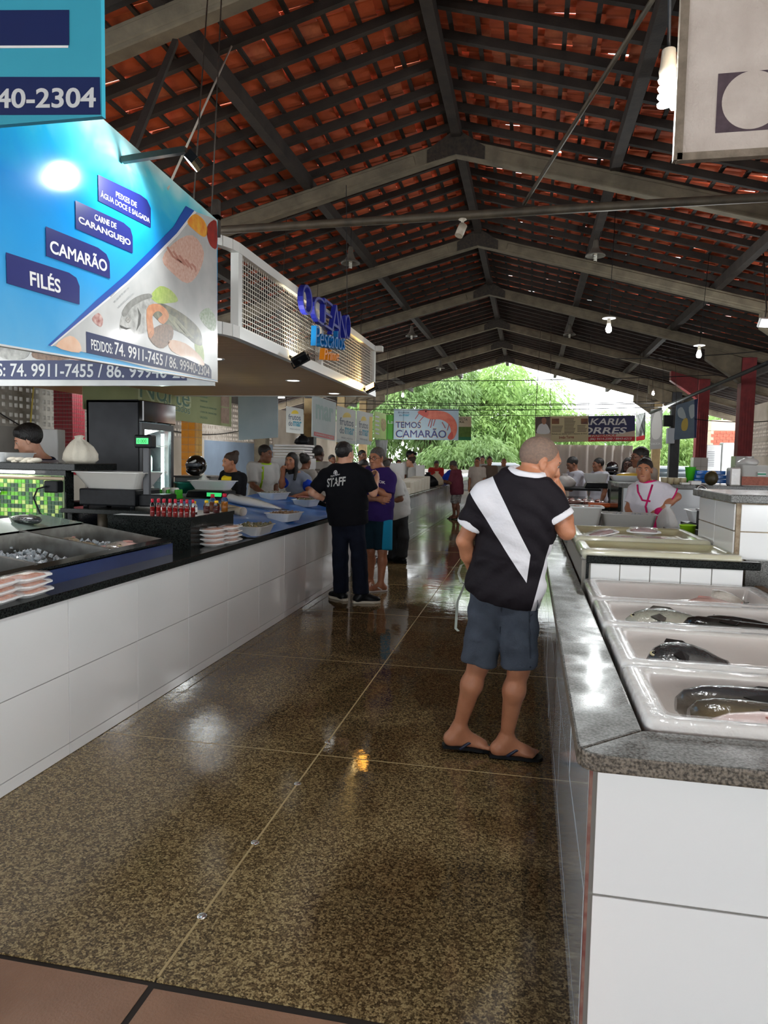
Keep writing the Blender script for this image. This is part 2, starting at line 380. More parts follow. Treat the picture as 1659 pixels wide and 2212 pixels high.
M_RED = mat('red_painted_concrete', (140, 46, 48), .6, c2=(112, 36, 40), ns=6, bump=.15)
M_BLK = mat('dark_painted_concrete', (52, 54, 58), .6, c2=(38, 40, 43), ns=6)
M_TAN = mat('tan_concrete', (178, 156, 112), .8, c2=(150, 128, 92), ns=5)
M_WT = mat('white_glazed_tile', (228, 228, 226), .12, c2=(214, 215, 214), ns=2.2, coat=.3)
M_GROUT = mat('grey_grout', (150, 146, 138), .9)
M_REDT = mat('red_mosaic', (116, 20, 32), .18, c2=(146, 40, 54), ns=9, coat=.5)
M_YELT = mat('ochre_tile', (206, 138, 38), .2, c2=(184, 114, 26), ns=6, coat=.4)
def tile_col(col, x0, x1, y0, y1, z0, z1, tx, tz, m, g, faces, name='tile'):
    """glazed pieces over a column's faces, each its own part"""
    for ax, pos, sgn, a0, a1 in faces(x0, x1, y0, y1):
        n = max(1, round((a1-a0)/tx)); mz = max(1, round((z1-z0)/tz)); wx = (a1-a0)/n; wz = (z1-z0)/mz; me = None
        for i in range(n):
            for k in range(mz):
                lo = a0+i*wx+g; hi = a0+(i+1)*wx-g; zl = z0+k*wz+g; zh = z0+(k+1)*wz-g; p, q = sorted((pos, pos+sgn*.006))
                if me is None:
                    b = MB(); b.box(0, .006, -(hi-lo)/2, (hi-lo)/2, -(zh-zl)/2, (zh-zl)/2) if ax == 'x' else b.box(-(hi-lo)/2, (hi-lo)/2, 0, .006, -(zh-zl)/2, (zh-zl)/2)
                    me = b.mesh(name); me.materials.append(m)
                o = bpy.data.objects.new(name, me); COL.objects.link(o); o.parent = col
                c = Vector((p, (lo+hi)/2, (zl+zh)/2)) if ax == 'x' else Vector(((lo+hi)/2, p, (zl+zh)/2)); o.location = c-wloc(col)
two = lambda x0, x1, y0, y1: [('y', y0, -1, x0, x1), ('x', x1, 1, y0, y1)]
twoR = lambda x0, x1, y0, y1: [('y', y0, -1, x0, x1), ('x', x0, -1, y0, y1)]
for fi, fy in enumerate(FRAMES):
    for s in (-1, 1):
        e = 9.2 if s > 0 else -11.6
        b = MB(); zz = .12
        b.beam((RX, fy, RZ+zz), (e, fy, under(e)+zz), .17, .23, up=(0, 0, 1))
        b.beam((RX+s*.6, fy-.075, RZ+zz-.6*SL), (e-s*1.0, fy-.075, under(e-s)+zz), .05, .14)
        P('frame_beam', b, M_CONC, ceil, bevel=.012)
    g = P('gusset_plate', MB().prism([(RX-.42, fy-.105, RZ-.10), (RX, fy-.105, RZ-.0), (RX+.42, fy-.105, RZ-.10), (RX+.42, fy-.105, RZ+.08), (RX, fy-.105, RZ+.36), (RX-.42, fy-.105, RZ+.08)], (0, .012, 0)), M_IRON, ceil)
    for k in (-.3, -.18, .18, .3): P('bolt', MB().lathe([(.0, 0), (.014, 0), (.014, .012), (0, .012)], (RX+k, fy-.105, RZ+.02-abs(k)*SL), 6, axis=(0, -1, 0)), M_IRON, g)
    for s, cx in ((-1, -7.62), (1, 5.3)):
        zt = under(cx)
        lowm = M_RED; i = fi-4
        if s > 0: lowm = {**{k: M_RED for k in range(-4, 2)}, 2: M_RED, 3: M_RED, 4: M_RED, 5: M_BLK, 6: M_TAN}[i]
        else: lowm = {**{k: M_CONC for k in range(-4, 1)}, 1: M_REDT, 2: M_YELT, 3: M_CONC, 4: M_BLK, 5: M_TAN, 6: M_TAN}[i]
        c = thing('column', None, None, (cx, fy, 0), kind='structure')
        hb = {3: M_CONC, 4: M_RED}.get(i, M_CONC) if s > 0 else M_CONC
        ti = cx-s*1.0                                       # inner end of the bracket
        P('bracket', MB().prism([(cx-s*.17, fy-.14, zt-.62), (cx-s*.17, fy-.14, zt+.02), (ti, fy-.14, under(ti)+.02), (ti, fy-.14, under(ti)-.28), (cx-s*.42, fy-.14, zt-.42)], (0, .28, 0)), hb, c, bevel=.012)
        P('shaft', MB().box(cx-.17, cx+.17, fy-.17, fy+.17, 0, zt+.02), (M_GROUT if lowm in (M_REDT, M_YELT) else lowm), c, bevel=.012)
        if i == 4 and s < 0: P('upper_casing', MB().box(cx-.19, cx+.19, fy-.19, fy+.19, 2.25, 3.6), M_TAN, c)
        if s > 0 and lowm is M_RED: 
            for k in (-.1, -.035, .03, .095): P('raised_rib', MB().box(cx+k, cx+k+.03, fy-.185, fy-.168, 1.8, 3.2), M_RED, c)
        if s > 0 and i in (3, 4):
            P('plinth', MB().box(cx-.21, cx+.21, fy-.21, fy+.21, 0, 1.77), M_GROUT, c)
            tile_col(c, cx-.21, cx+.21, fy-.21, fy+.21, .9, 1.77, .21, .29, M_WT, .004, twoR)
        if lowm is M_REDT: tile_col(c, cx-.17, cx+.17, fy-.17, fy+.17, 1.15, 2.75, .056, .064, M_REDT, .0035, two, 'mosaic_tile')
        if lowm is M_YELT: tile_col(c, cx-.17, cx+.17, fy-.17, fy+.17, .75, 2.6, .17, .165, M_YELT, .004, two)

# rods and pipes under the roof
M_PIPE = mat('weathered_pipe', (70, 64, 56), .55, metal=.3, c2=(104, 94, 78), ns=6)
solo('pipe', MB().tube([(-5.9, 9.5, 4.64), (-2.4, 9.5, 4.68), (1, 9.5, 4.72), (3.6, 9.5, 4.74)], .055, 10), M_PIPE, 'long thick grey pipe crossing the shed level under the second roof frame', 'pipe')
solo('tie_rod', MB().tube([(.9, 6.28, 5.32), (-.18, 9.47, 4.79)], [.024, .024], 8), M_PIPE, 'slanting iron rod running from the first roof frame down to the level pipe', 'rod')
solo('timber_strut', MB().beam((-3.3, 6.25, 5.28), (-2.35, 3.75, 3.0), .05, .04), M_WOOD, 'dark slanting timber strut that drops behind the big blue sign', 'strut')

# walls
M_WALLG = mat('stained_cement_wall', (128, 126, 122), .9, c2=(104, 102, 98), ns=2.5, bump=.2)
M_WALLW = mat('dirty_white_wall', (208, 204, 198), .9, c2=(176, 168, 158), ns=1.4, bump=.15)
M_WALLB = mat('blue_wall', (150, 168, 190), .85, c2=(136, 152, 172), ns=2)
M_WALLC = mat('cream_wall', (214, 204, 190), .9, c2=(192, 180, 164), ns=2.2)
M_COB = mat('perforated_block', (150, 146, 138), .9, c2=(124, 120, 113), ns=5)
M_COBW = mat('perforated_block_pale', (206, 196, 186), .9, c2=(182, 172, 160), ns=5)
def blocks(wall, x, ylo, yhi, zlo, nz, by=.40, bz=.27, m=None, th=.09):
    b = MB(); t = .022
    for i in range(4): yy = -by/2+t+(by-2*t)*i/3; b.box(-th/2, th/2, yy-t, yy+t, -bz/2, bz/2)
    for k in range(3): zz = -bz/2+t+(bz-2*t)*k/2; b.box(-th/2*.96, th/2*.96, -by/2, by/2, zz-t, zz+t)
    me = b.mesh('perforated_block'); me.materials.append(m)
    for i in range(int((yhi-ylo)/by)):
        for k in range(nz):
            o = bpy.data.objects.new('perforated_block', me); COL.objects.link(o); o.parent = wall; o.location = Vector((x, ylo+(i+.5)*by, zlo+(k+.5)*bz))-wloc(wall)
wl = thing('wall_left', None, None, (-8.25, 0, 0), kind='structure')
def seg(a, b, z0, z1, m): P('wall_segment', MB().box(-8.33, -8.2, a, b, z0, z1), m, wl)
seg(3, 9.2, 0, 1.92, M_WALLG); seg(9.2, 12.6, 0, 1.92, M_WALLG); seg(12.6, 14.2, 0, 1.92, M_WALLW); seg(14.2, 17.0, 0, 1.92, M_WALLC); seg(17.0, 22, 0, 1.92, M_WALLB); seg(22, 30, 0, 3.1, M_WALLC)
seg(3, 22, 3.0, 3.25, M_WALLG)
blocks(wl, -8.26, 8.0, 14.0, 1.92, 4, m=M_COB); blocks(wl, -8.26, 14.0, 22, 1.92, 4, m=M_COBW)
P('wall_segment', MB().box(-8.33, -8.2, 3, 8.0, 1.92, 3.0), M_WALLG, wl)
wr = thing('wall_right', None, None, (7.5, 0, 0), kind='structure')
for a, b in ((1.85, 0), (3.62, 3.02), (2.48, 2.36)): P('wall_segment', MB().box(7.5, 7.62, 3, 28.8, b, a), M_WALLC, wr)
P('wall_segment', MB().box(7.5, 7.62, 3, 20, 1.85, 3.02), M_WALLC, wr)
blocks(wr, 7.56, 20, 28.8, 1.85, 2, bz=.255, m=M_COBW); blocks(wr, 7.56, 20, 28.8, 2.48, 2, bz=.27, m=M_COBW)
# open ground and a kerb wall beyond the far end
M_GROUND = mat('pale_ground', (168, 160, 146), .9, c2=(140, 134, 120), ns=.6)
P('ground', MB().box(-70, 70, 40, 160, -.2, -.02), M_GROUND, kind='structure')
P('wall_back', MB().box(-30, 30, 38.6, 38.8, -.1, 1.05), M_WALLW, kind='structure')

P('wall_front_added', MB().prism([(-11.6, -14.1, 2.5), (9.2, -14.1, 2.5), (9.2, -14.1, under(9.2)+.5), (RX, -14.1, RZ+.5), (-11.6, -14.1, under(-11.6)+.5)], (0, .1, 0)), M_WALLC, kind='structure')  # unseen upper wall behind the camera, added to cut the sky light
# trees beyond the far end
def leafmat(name, c, c2):
    m = mat(name, c, .55, c2=c2, ns=.55, det=6, amt=1.2); nt = m.node_tree; N = nt.nodes; L = nt.links; b = N['Principled BSDF']
    t = N.new('ShaderNodeBsdfTranslucent'); x = N.new('ShaderNodeMixShader'); x.inputs[0].default_value = .45
    L.new(b.inputs['Base Color'].links[0].from_socket, t.inputs[0]); L.new(b.outputs[0], x.inputs[1]); L.new(t.outputs[0], x.inputs[2]); L.new(x.outputs[0], N['Material Output'].inputs[0]); return m
M_LF = [leafmat('mango_leaf', (134, 160, 96), (80, 112, 66)), leafmat('light_leaf', (154, 182, 106), (110, 146, 80)), leafmat('haze_leaf', (160, 190, 128), (128, 166, 100))]  # haze of the distance is put into the lighter leaf colours
M_BARK = mat('bark', (96, 78, 62), .9, c2=(70, 56, 46), ns=8, bump=.5)
def tree(x, y, zc, rx, rz_, n, k, label, leaf=.34, group='trees beyond the far end'):
    t = thing('tree', label, 'tree', (x, y, 0), group)
    b = MB(); b.tube([(x, y, -.1), (x+.1, y, zc*.45), (x-.1, y+.1, zc)], [.32, .25, .12], 10)
    for a in range(6): b.tube([(x, y, zc*.4+a*.1), (x+rx*.35*math.cos(a*1.05), y+rx*.35*math.sin(a*1.05), zc), (x+rx*.6*math.cos(a*1.05+.2), y+rx*.6*math.sin(a*1.05+.2), zc+rz_*.35)], [.13, .08, .03], 6)
    P('trunk', b, M_BARK, t)
    # clumps of drooping leaves over a lumpy crown
    nc = 60; cl = rng.normal(size=(nc, 3)); cl /= np.linalg.norm(cl, axis=1)[:, None]; cl *= rng.uniform(.55, .95, (nc, 1)); cr = rng.uniform(.22, .4, nc)
    ci = rng.integers(0, nc, n); dr = rng.normal(size=(n, 3)); dr /= np.linalg.norm(dr, axis=1)[:, None]
    pos = cl[ci]+dr*(cr[ci]*rng.uniform(.75, 1.05, n))[:, None]; pos = pos*np.array((rx, rx, rz_))+np.array((0, 0, zc))
    pos[:, 2] = np.maximum(pos[:, 2], .3)
    out = dr*np.array((1, 1, .5)); out += rng.normal(scale=.35, size=(n, 3)); out[:, 2] -= .75; out /= np.linalg.norm(out, axis=1)[:, None]
    sd = np.cross(out, rng.normal(size=(n, 3))); sd /= np.linalg.norm(sd, axis=1)[:, None]
    ln = leaf*rng.uniform(.7, 1.25, (n, 1)); wd = ln*.17
    V = np.stack([pos, pos+out*ln*.45+sd*wd, pos+out*ln-np.array((0, 0, .06)), pos+out*ln*.45-sd*wd], 1).reshape(-1, 3)
    me = bpy.data.meshes.new('foliage'); F = np.arange(4*n).reshape(n, 4); me.vertices.add(4*n); me.vertices.foreach_set('co', V.ravel())
    me.loops.add(4*n); me.loops.foreach_set('vertex_index', F.ravel().astype(np.int32)); me.polygons.add(n); me.polygons.foreach_set('loop_start', np.arange(0, 4*n, 4, dtype=np.int32)); me.update(calc_edges=True)
    link('foliage', me, M_LF[k], t, kind='stuff')
tree(-7.0, 47, 4.6, 4.6, 3.6, 26000, 0, 'broad mango tree directly behind the shrimp banner')
tree(-2.2, 49, 4.4, 3.9, 4.0, 26000, 1, 'tall bright green mango tree at the foot of the roof gable')
tree(-12.8, 50, 5.0, 4.6, 3.8, 12000, 0, 'dark green tree behind the last brackets over the counter with the pale sign panels')
tree(1.6, 56, 3.0, 3.4, 2.8, 12000, 1, 'rounded yellowish green tree just past the tall mango trees')
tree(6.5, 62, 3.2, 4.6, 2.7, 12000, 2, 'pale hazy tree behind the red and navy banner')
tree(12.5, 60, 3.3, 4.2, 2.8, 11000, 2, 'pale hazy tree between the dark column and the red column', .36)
tree(14.5, 51, 3.8, 2.6, 2.4, 9000, 1, 'light green tree above the red brick house')
tree(7.6, 45, 1.9, 2.2, 1.7, 8000, 1, 'low bushy tree beside the tan post outdoors', .3)
tree(-3.6, 43, 1.5, 2.8, 1.5, 9000, 0, 'low dark mango bush below the shrimp banner', .3)
# ------------------------------------------------------------------ shared materials and small builders
M_GRBLK = mat('black_granite', (11, 12, 13), .14, c2=(40, 44, 42), ns=170, amt=.5, det=3, spec=.15)
M_GRGRY = mat('grey_granite', (130, 130, 126), .2, c2=(60, 60, 56), ns=150, amt=.6, det=3, coat=.25, rv=.25)
M_GREDGE = mat('brown_grey_granite', (132, 122, 108), .45, c2=(58, 52, 44), ns=150, amt=.5, det=3, bump=.3, bs=120)
M_WTILE = mat('white_wall_tile', (244, 244, 242), .1, c2=(238, 239, 238), ns=1.5, coat=.4)
M_WTILEG = mat('grey_white_tile', (206, 210, 212), .12, c2=(192, 197, 200), ns=1.8, coat=.3)
M_STEEL = mat('stainless_steel', (176, 176, 172), .28, metal=.9, c2=(140, 138, 132), ns=14, bump=.06, bs=60)
M_FOAM = mat('white_foam', (240, 240, 238), .45, bump=.08, bs=160)
M_WPLA = mat('white_plastic', (226, 228, 228), .35, c2=(212, 214, 212), ns=6)
M_MILK = mat('milky_plastic', (214, 212, 206), .3, trans=.25, coat=.2)
M_BLKP = mat('black_plastic', (15, 16, 18), .42, c2=(26, 28, 31), ns=30, spec=.15)
M_GLS = mat('clear_glass', (250, 252, 252), .03, trans=1, ior=1.3)
M_FILM = mat('cling_film', (255, 255, 255), .08, alpha=.22, coat=1, bump=.5, bs=24)
M_ICE = mat('crushed_ice', (226, 234, 238), .15, trans=.35, coat=.5, bump=.5, bs=90)
M_CHROME = mat('chrome', (210, 212, 214), .12, metal=1)
M_BAG = mat('thin_white_bag', (232, 232, 228), .35, alpha=.92, coat=.3, bump=.6, bs=14)
M_CLOTHW = mat('off_white_cloth', (214, 206, 188), .9, bump=.4, bs=40)
M_BLUE = mat('navy_panel', (34, 54, 104), .3, coat=.4, c2=(28, 44, 88), ns=4)
M_WHITEP = mat('white_print', (240, 240, 238), .5)

def counter_tiles(par, axis, pos, sgn, a_edges, z_edges, m, g=.0022, th=.008, name='tile'):
    cache = {}
    for a0, a1 in zip(a_edges[:-1], a_edges[1:]):
        for z0, z1 in zip(z_edges[:-1], z_edges[1:]):
            key = (round(a1-a0, 3), round(z1-z0, 3))
            if key not in cache:
                b = MB(); x0, x1 = sorted((0, sgn*th)); w = (a1-a0)/2-g; h = (z1-z0)/2-g
                b.box(x0, x1, -w, w, -h, h) if axis == 'x' else b.box(-w, w, x0, x1, -h, h)
                me = b.mesh(name, bevel=.0012); me.materials.append(m); cache[key] = me
            o = bpy.data.objects.new(name, cache[key]); COL.objects.link(o); o.parent = par; j = random.uniform(-.0008, .0008)
            o.location = (Vector((pos+j, (a0+a1)/2, (z0+z1)/2)) if axis == 'x' else Vector(((a0+a1)/2, pos+j, (z0+z1)/2)))-wloc(par)

def lumps(L, W, n, r, c, h=.02, squash=.8, M=None):
    """a bed of irregular lumps"""
    b = MB(); c = Vector(c); M = M or Matrix.Identity(3)
    for i in range(n):
        p = c+M @ Vector((random.uniform(-L/2, L/2), random.uniform(-W/2, W/2), random.uniform(0, h))); q = r*random.uniform(.6, 1.4)
        R3 = rot(random.uniform(0, 6), random.uniform(0, 6), random.uniform(0, 6)); vs = [p+R3 @ Vector(v)*q for v in ((1, 0, 0), (-.9, .1, 0), (0, 1, .2), (.1, -.8, 0), (0, .1, squash), (.1, 0, -squash))]
        b.add(vs, [(0, 2, 4), (2, 1, 4), (1, 3, 4), (3, 0, 4), (2, 0, 5), (1, 2, 5), (3, 1, 5), (0, 3, 5)])
    return b

def fishmat(name, back, belly, hh, mid=None, scale=0, rough=.18):
    """skin that runs from the back's colour to the belly's across the body's height"""
    m = mat(name, back, rough, coat=.6, bump=.25, bs=90); nt = m.node_tree; N = nt.nodes; L = nt.links; b = N['Principled BSDF']
    tc = N.new('ShaderNodeTexCoord'); s = N.new('ShaderNodeSeparateXYZ'); L.new(tc.outputs['Object'], s.inputs[0])
    no = N.new('ShaderNodeTexNoise'); no.inputs['Scale'].default_value = 22; L.new(tc.outputs['Object'], no.inputs['Vector'])
    ad = N.new('ShaderNodeMath'); ad.operation = 'MULTIPLY_ADD'; ad.inputs[1].default_value = hh*.5; L.new(no.outputs[0], ad.inputs[0]); L.new(s.outputs[1], ad.inputs[2])
    mr = N.new('ShaderNodeMapRange'); mr.inputs['From Min'].default_value = -hh*.5; mr.inputs['From Max'].default_value = hh; L.new(ad.outputs[0], mr.inputs[0])
    r = N.new('ShaderNodeValToRGB'); L.new(mr.outputs[0], r.inputs[0]); r.color_ramp.elements[0].color = (*lin(belly), 1); r.color_ramp.elements[0].position = .15
    r.color_ramp.elements[1].color = (*lin(back), 1); r.color_ramp.elements[1].position = .8
    if mid: e = r.color_ramp.elements.new(.45); e.color = (*lin(mid), 1)
    L.new(r.outputs[0], b.inputs['Base Color'])
    if scale:
        v = N.new('ShaderNodeTexVoronoi'); v.inputs['Scale'].default_value = scale; L.new(tc.outputs['Object'], v.inputs['Vector'])
        bp = N.new('ShaderNodeBump'); bp.inputs['Strength'].default_value = .5; bp.inputs['Distance'].default_value = .004; bp.invert = True; L.new(v.outputs['Distance'], bp.inputs['Height']); L.new(bp.outputs[0], b.inputs['Normal'])
    return m
FPROF = {'round': [(0, .08, .3), (.04, .3, .5), (.12, .62, .8), (.25, .9, 1), (.4, 1, 1), (.55, .9, .9), (.7, .66, .7), (.82, .36, .42), (.9, .24, .26), (.93, .24, .2)],
         'long': [(0, .15, .3), (.05, .5, .6), (.12, .75, .85), (.25, .95, 1), (.45, 1, 1), (.62, .85, .85), (.77, .6, .6), (.88, .36, .35), (.94, .28, .2)],
         'cat': [(0, .3, .45), (.03, .6, .9), (.1, .85, 1.1), (.2, 1, 1.1), (.35, 1, 1), (.55, .85, .8), (.75, .6, .5), (.9, .4, .25), (.95, .34, .15)]}
M_EYE = mat('fish_eye', (20, 18, 16), .1); M_EYEW = mat('fish_eye_ring', (200, 190, 150), .2)
def fish(label, loc, rz, L, hh, tt, m, fin, kind='round', bend=0, group=None, tilt=0, roll=0, cut=None, name='fish', cat='fish', sunk=0, tail=True):
    """a fish on its side, head at -x, back towards +y, resting at loc"""
    root = thing(name, label, cat, loc, group); root.rotation_euler = (roll, tilt, rz)
    cy = lambda t: bend*L*(t-.45)**2
    b = MB(); rs = []; pr = [p for p in FPROF[kind] if cut is None or cut[0] <= p[0] <= cut[1]]
    for t, h, k in pr:
        rs.append([Vector(((t-.45)*L, cy(t)+h*hh*math.cos(a), tt*(1-sunk)+k*tt*math.sin(a))) for a in [2*PI*j/14 for j in range(14)]])
    b.rings(rs); body = P('body', b, m, None); body.parent = root
    if tail and (cut is None or cut[1] > .9):
        f = MB(); x = .43*L; y = cy(.93)
        f.prism([(x-.02*L, y+.2*hh, tt*.9), (x+.13*L, y+1.0*hh, tt*.8), (x+.085*L, y, tt*.8), (x+.13*L, y-1.0*hh, tt*.8), (x-.02*L, y-.2*hh, tt*.9)], (0, 0, .004)); o = P('tail_fin', f, fin, None); o.parent = root
    if cut is None:
        f = MB(); f.prism([(-.2*L, cy(.25)+.85*hh, tt), (-.1*L, cy(.35)+1.32*hh, tt), (.08*L, cy(.5)+1.22*hh, tt), (.2*L, cy(.65)+.7*hh, tt)], (0, 0, .004)); o = P('dorsal_fin', f, fin, None); o.parent = root
        f = MB(); f.prism([(-.2*L, -.25*hh, tt*2.0), (-.1*L, -.05*hh, tt*2.06), (-.04*L, -.35*hh, tt*2.05), (-.08*L, -.62*hh, tt*1.95)], (0, 0, .004)); o = P('side_fin', f, fin, None); o.parent = root
        e = MB(); ex = -.37*L if kind != 'cat' else -.41*L; er = max(.006, hh*.11); e.ell((ex, cy(.08)+.1*hh, tt*(1-sunk)+.56*tt), (er*1.35, er*1.35, er*.5), 10, 6); o = P('eye', e, M_EYEW, None); o.parent = root
        e = MB(); e.ell((ex, cy(.08)+.1*hh, tt*(1-sunk)+.56*tt+er*.3), (er*.8, er*.8, er*.5), 8, 5); q = P('pupil', e, M_EYE, None); q.parent = o
    return root

# ------------------------------------------------------------------ left stall counter
M_BODY = mat('counter_core', (150, 148, 142), .9)
c1 = thing('market_counter', 'long white tiled counter with black granite top under the blue sign', 'counter', (-2.6, 1.0, 0))
P('core', MB().box(-3.2, -2.208, 1.0, 8.66, 0, .80), M_BODY, c1)
ae = [3.07+.632*k for k in range(-4, 10)]
counter_tiles(c1, 'x', -2.208, 1, ae, [.0, .06, .42, .798], M_WTILE)
P('granite_top', MB().box(-3.25, -2.15, .9, 8.68, .80, .842), M_GRBLK, c1, bevel=.004)
# second counter farther along
c2 = thing('market_counter', 'far long counter of wet grey white tiles running on towards the trees', 'counter', (-2.6, 10, 0))
P('core', MB().box(-2.46, -2.158, 9.86, 34, 0, .83), M_BODY, c2)
counter_tiles(c2, 'x', -2.158, 1, [9.88+.44*k for k in range(0, 54)], [.0, .07, .33, .59, .828], M_WTILEG)
P('granite_top', MB().box(-2.5, -2.1, 9.86, 34, .83, .87), M_GRGRY, c2, bevel=.004)

# stainless ice display, tilted towards the buyers
dm = thing('ice_display', 'stainless fish display with ice bins and a navy front on the black counter', 'display', (-2.7, 3.0, .842))
zf, zb = .935, 1.03; xf, xb = -2.33, -3.0
zs = lambda x: zf+(x-xf)/(xb-xf)*(zb-zf)
YD0, YD1 = 1.75, 4.36
P('navy_front', MB().box(xf-.012, xf, YD0, YD1, .842, .915), M_BLUE, dm)
P('end_panel', MB().prism([(xf-.012, YD1, .842), (xb-.3, YD1, .842), (xb-.3, YD1, zs(xb-.0)), (xf-.012, YD1, .92)], (0, -.01, 0)), M_STEEL, dm)
r_ = MB()
def slab(x0, x1, y0, y1, t=.012, b=r_): b.add([(x0, y0, zs(x0)), (x1, y0, zs(x1)), (x1, y1, zs(x1)), (x0, y1, zs(x0)), (x0, y0, zs(x0)-t), (x1, y0, zs(x1)-t), (x1, y1, zs(x1)-t), (x0, y1, zs(x0)-t)], [(0, 1, 2, 3), (7, 6, 5, 4), (0, 4, 5, 1), (1, 5, 6, 2), (2, 6, 7, 3), (3, 7, 4, 0)])
slab(xf, xf-.07, YD0, YD1); P('front_rim', r_, M_GRBLK, dm)
r2 = MB(); slab(xb, xb-.32, YD0, YD1, b=r2); P('back_ledge', r2, mat('pale_green_ledge', (170, 190, 176), .2, metal=.3, coat=.4), dm)
cuts = [YD1-.02, 3.74, 3.1, 2.45, 1.8]
for a, b_ in zip(cuts[1:], cuts[:-1]):
    q = MB(); x0, x1 = xf-.07, xb; d = .13
    # bin: floor and four walls
    f0, f1 = zs(x0)-d, zs(x1)-d
    q.add([(x0, a, f0), (x0, b_, f0), (x1, b_, f1), (x1, a, f1), (x0, a, zs(x0)), (x0, b_, zs(x0)), (x1, b_, zs(x1)), (x1, a, zs(x1))], [(0, 3, 2, 1), (0, 1, 5, 4), (1, 2, 6, 5), (2, 3, 7, 6), (3, 0, 4, 7)])
    P('bin', q, M_STEEL, dm)
    P('partition', MB().add([(x0, a-.012, zs(x0)+.004), (x1, a-.012, zs(x1)+.004), (x1, a+.012, zs(x1)+.004), (x0, a+.012, zs(x0)+.004), (x0, a-.012, f0), (x1, a-.012, f1), (x1, a+.012, f1), (x0, a+.012, f0)], [(0, 1, 2, 3), (0, 4, 5, 1), (1, 5, 6, 2), (2, 6, 7, 3), (3, 7, 4, 0)]), M_STEEL, dm)
for i, (a, b_) in enumerate(zip(cuts[1:], cuts[:-1])):
    Mx = rot(0, 0, .14); cz = zs(-2.72)-.125
    P('crushed_ice', lumps(.5, b_-a-.08, 260, .017, (-2.72, (a+b_)/2, cz), .05, M=Mx), M_ICE, dm, kind='stuff')
F_PINK = fishmat('skin_pink_silver', (136, 128, 116), (226, 178, 170), .1, mid=(206, 180, 168), scale=90)
F_GREY = fishmat('skin_grey', (72, 74, 74), (196, 190, 180), .08, mid=(120, 120, 116), scale=90)
F_TAN = fishmat('skin_tan', (120, 104, 84), (206, 190, 160), .07, mid=(160, 142, 112), scale=110)
F_SILV = fishmat('skin_silver', (104, 112, 116), (226, 228, 226), .1, mid=(170, 176, 178), scale=140)
F_DARK = fishmat('skin_dark', (40, 42, 44), (110, 110, 108), .08, mid=(58, 60, 60), scale=110)
F_BLK = fishmat('skin_black', (18, 19, 19), (70, 70, 66), .06, mid=(30, 31, 30), rough=.1)
M_FIN = mat('grey_fin', (96, 92, 86), .35, c2=(60, 58, 54), ns=40); M_FINP = mat('pink_fin', (206, 150, 140), .35); M_FIND = mat('dark_fin', (34, 33, 32), .3)
fish('plump pink silver fish on ice at the far end of the steel display', (-2.53, 4.08, .88), 2.1, .34, .105, .036, F_PINK, M_FINP, tilt=.0)
fish('small tan fish lying on ice beside the plump pink one', (-2.72, 3.95, .91), 2.8, .26, .045, .022, F_TAN, M_FIN, 'long', group=None)
fish('tan fish with its snout against the steel partition', (-2.86, 4.02, .925), 2.5, .24, .045, .022, F_TAN, M_FINP, 'long')
fish('grey fish half sunk in the ice of the nearest steel bin', (-2.6, 2.78, .875), 2.4, .30, .06, .026, F_GREY, M_FIN, 'long')
fish('dark silver fish lying on the pale ledge behind the ice bins', (-3.17, 4.0, 1.045), 2.75, .36, .06, .03, F_DARK, M_FIND, 'long')

# green mosaic back wall with granite slab
bw = thing('mosaic_partition', 'green mosaic partition with black granite shelf behind the ice display', 'partition', (-4.2, 4.95, 0))
P('core', MB().box(-6.0, -3.52, 4.9, 5.0, 0, 1.37), M_GRBLK, bw)
GM = [mat('mosaic_lime', (104, 190, 36), .2, spec=.25), mat('mosaic_pale', (196, 220, 120), .2, spec=.25), mat('mosaic_dark_green', (28, 76, 40), .2, spec=.25), mat('mosaic_leaf_green', (64, 134, 44), .2, spec=.25)]
P('grout', MB().box(-6.0, -3.53, 4.893, 4.9, 1.0, 1.33), mat('green_grout', (150, 170, 130), .8), bw)
gme = []
for m in GM:
    q = MB().box(-.0142, .0142, -.005, 0, -.0142, .0142).mesh('mosaic_tile'); q.materials.append(m); gme.append(q)
mos = []
for i in range(19):
    for k in range(11):
        x = -3.56-.0325*i; z = 1.02+.0325*k-.003
        if z > 1.33: continue
        o = bpy.data.objects.new('mosaic_tile', gme[random.choice((0, 0, 1, 1, 2, 2, 2, 3))]); COL.objects.link(o); o.parent = bw; o.location = Vector((x, 4.893, z))-wloc(bw)
q = MB(); q.box(-6, -4.17, 4.889, 4.893, 1.0, 1.33); P('mosaic_field', q, GM[3], bw)
P('granite_shelf', MB().box(-6.0, -3.36, 4.78, 5.35, 1.372, 1.425), M_GRBLK, bw, bevel=.004)
P('lower_granite', MB().box(-6.0, -3.5, 4.85, 4.9, .842, 1.0), M_GRBLK, bw)
ls = solo('led_strip', MB().tube([(-5.9, 4.84, 1.352), (-3.75, 4.84, 1.352)], .011, 8), mat('led_tube', (255, 255, 255), .3, emit=9), 'glowing white light tube under the granite shelf over the green mosaic', 'lamp')
lamp('led_strip_light', 'AREA', (-4.4, 4.83, 1.33), 2.5, ls, size=.4, rotv=(0, -.2, -1))
solo('water_pipe', MB().tube([(-5.9, 4.845, 1.315), (-4.2, 4.845, 1.312), (-3.5, 4.845, 1.308)], .013, 8), mat('beige_pipe', (206, 186, 156), .4), 'beige water pipe running along the top of the green mosaic', 'pipe')
q = MB().tube([(-4.12, 4.893, 1.19), (-4.12, 4.80, 1.19)], .02, 10); q.lathe([(0, 0), (.034, 0), (.034, .012), (0, .014)], (-4.12, 4.893, 1.19), 16, axis=(0, -1, 0))
solo('tap', q, M_CHROME, 'round chrome tap on the green mosaic wall', 'tap', base=(-4.12, 4.893, 1.17))
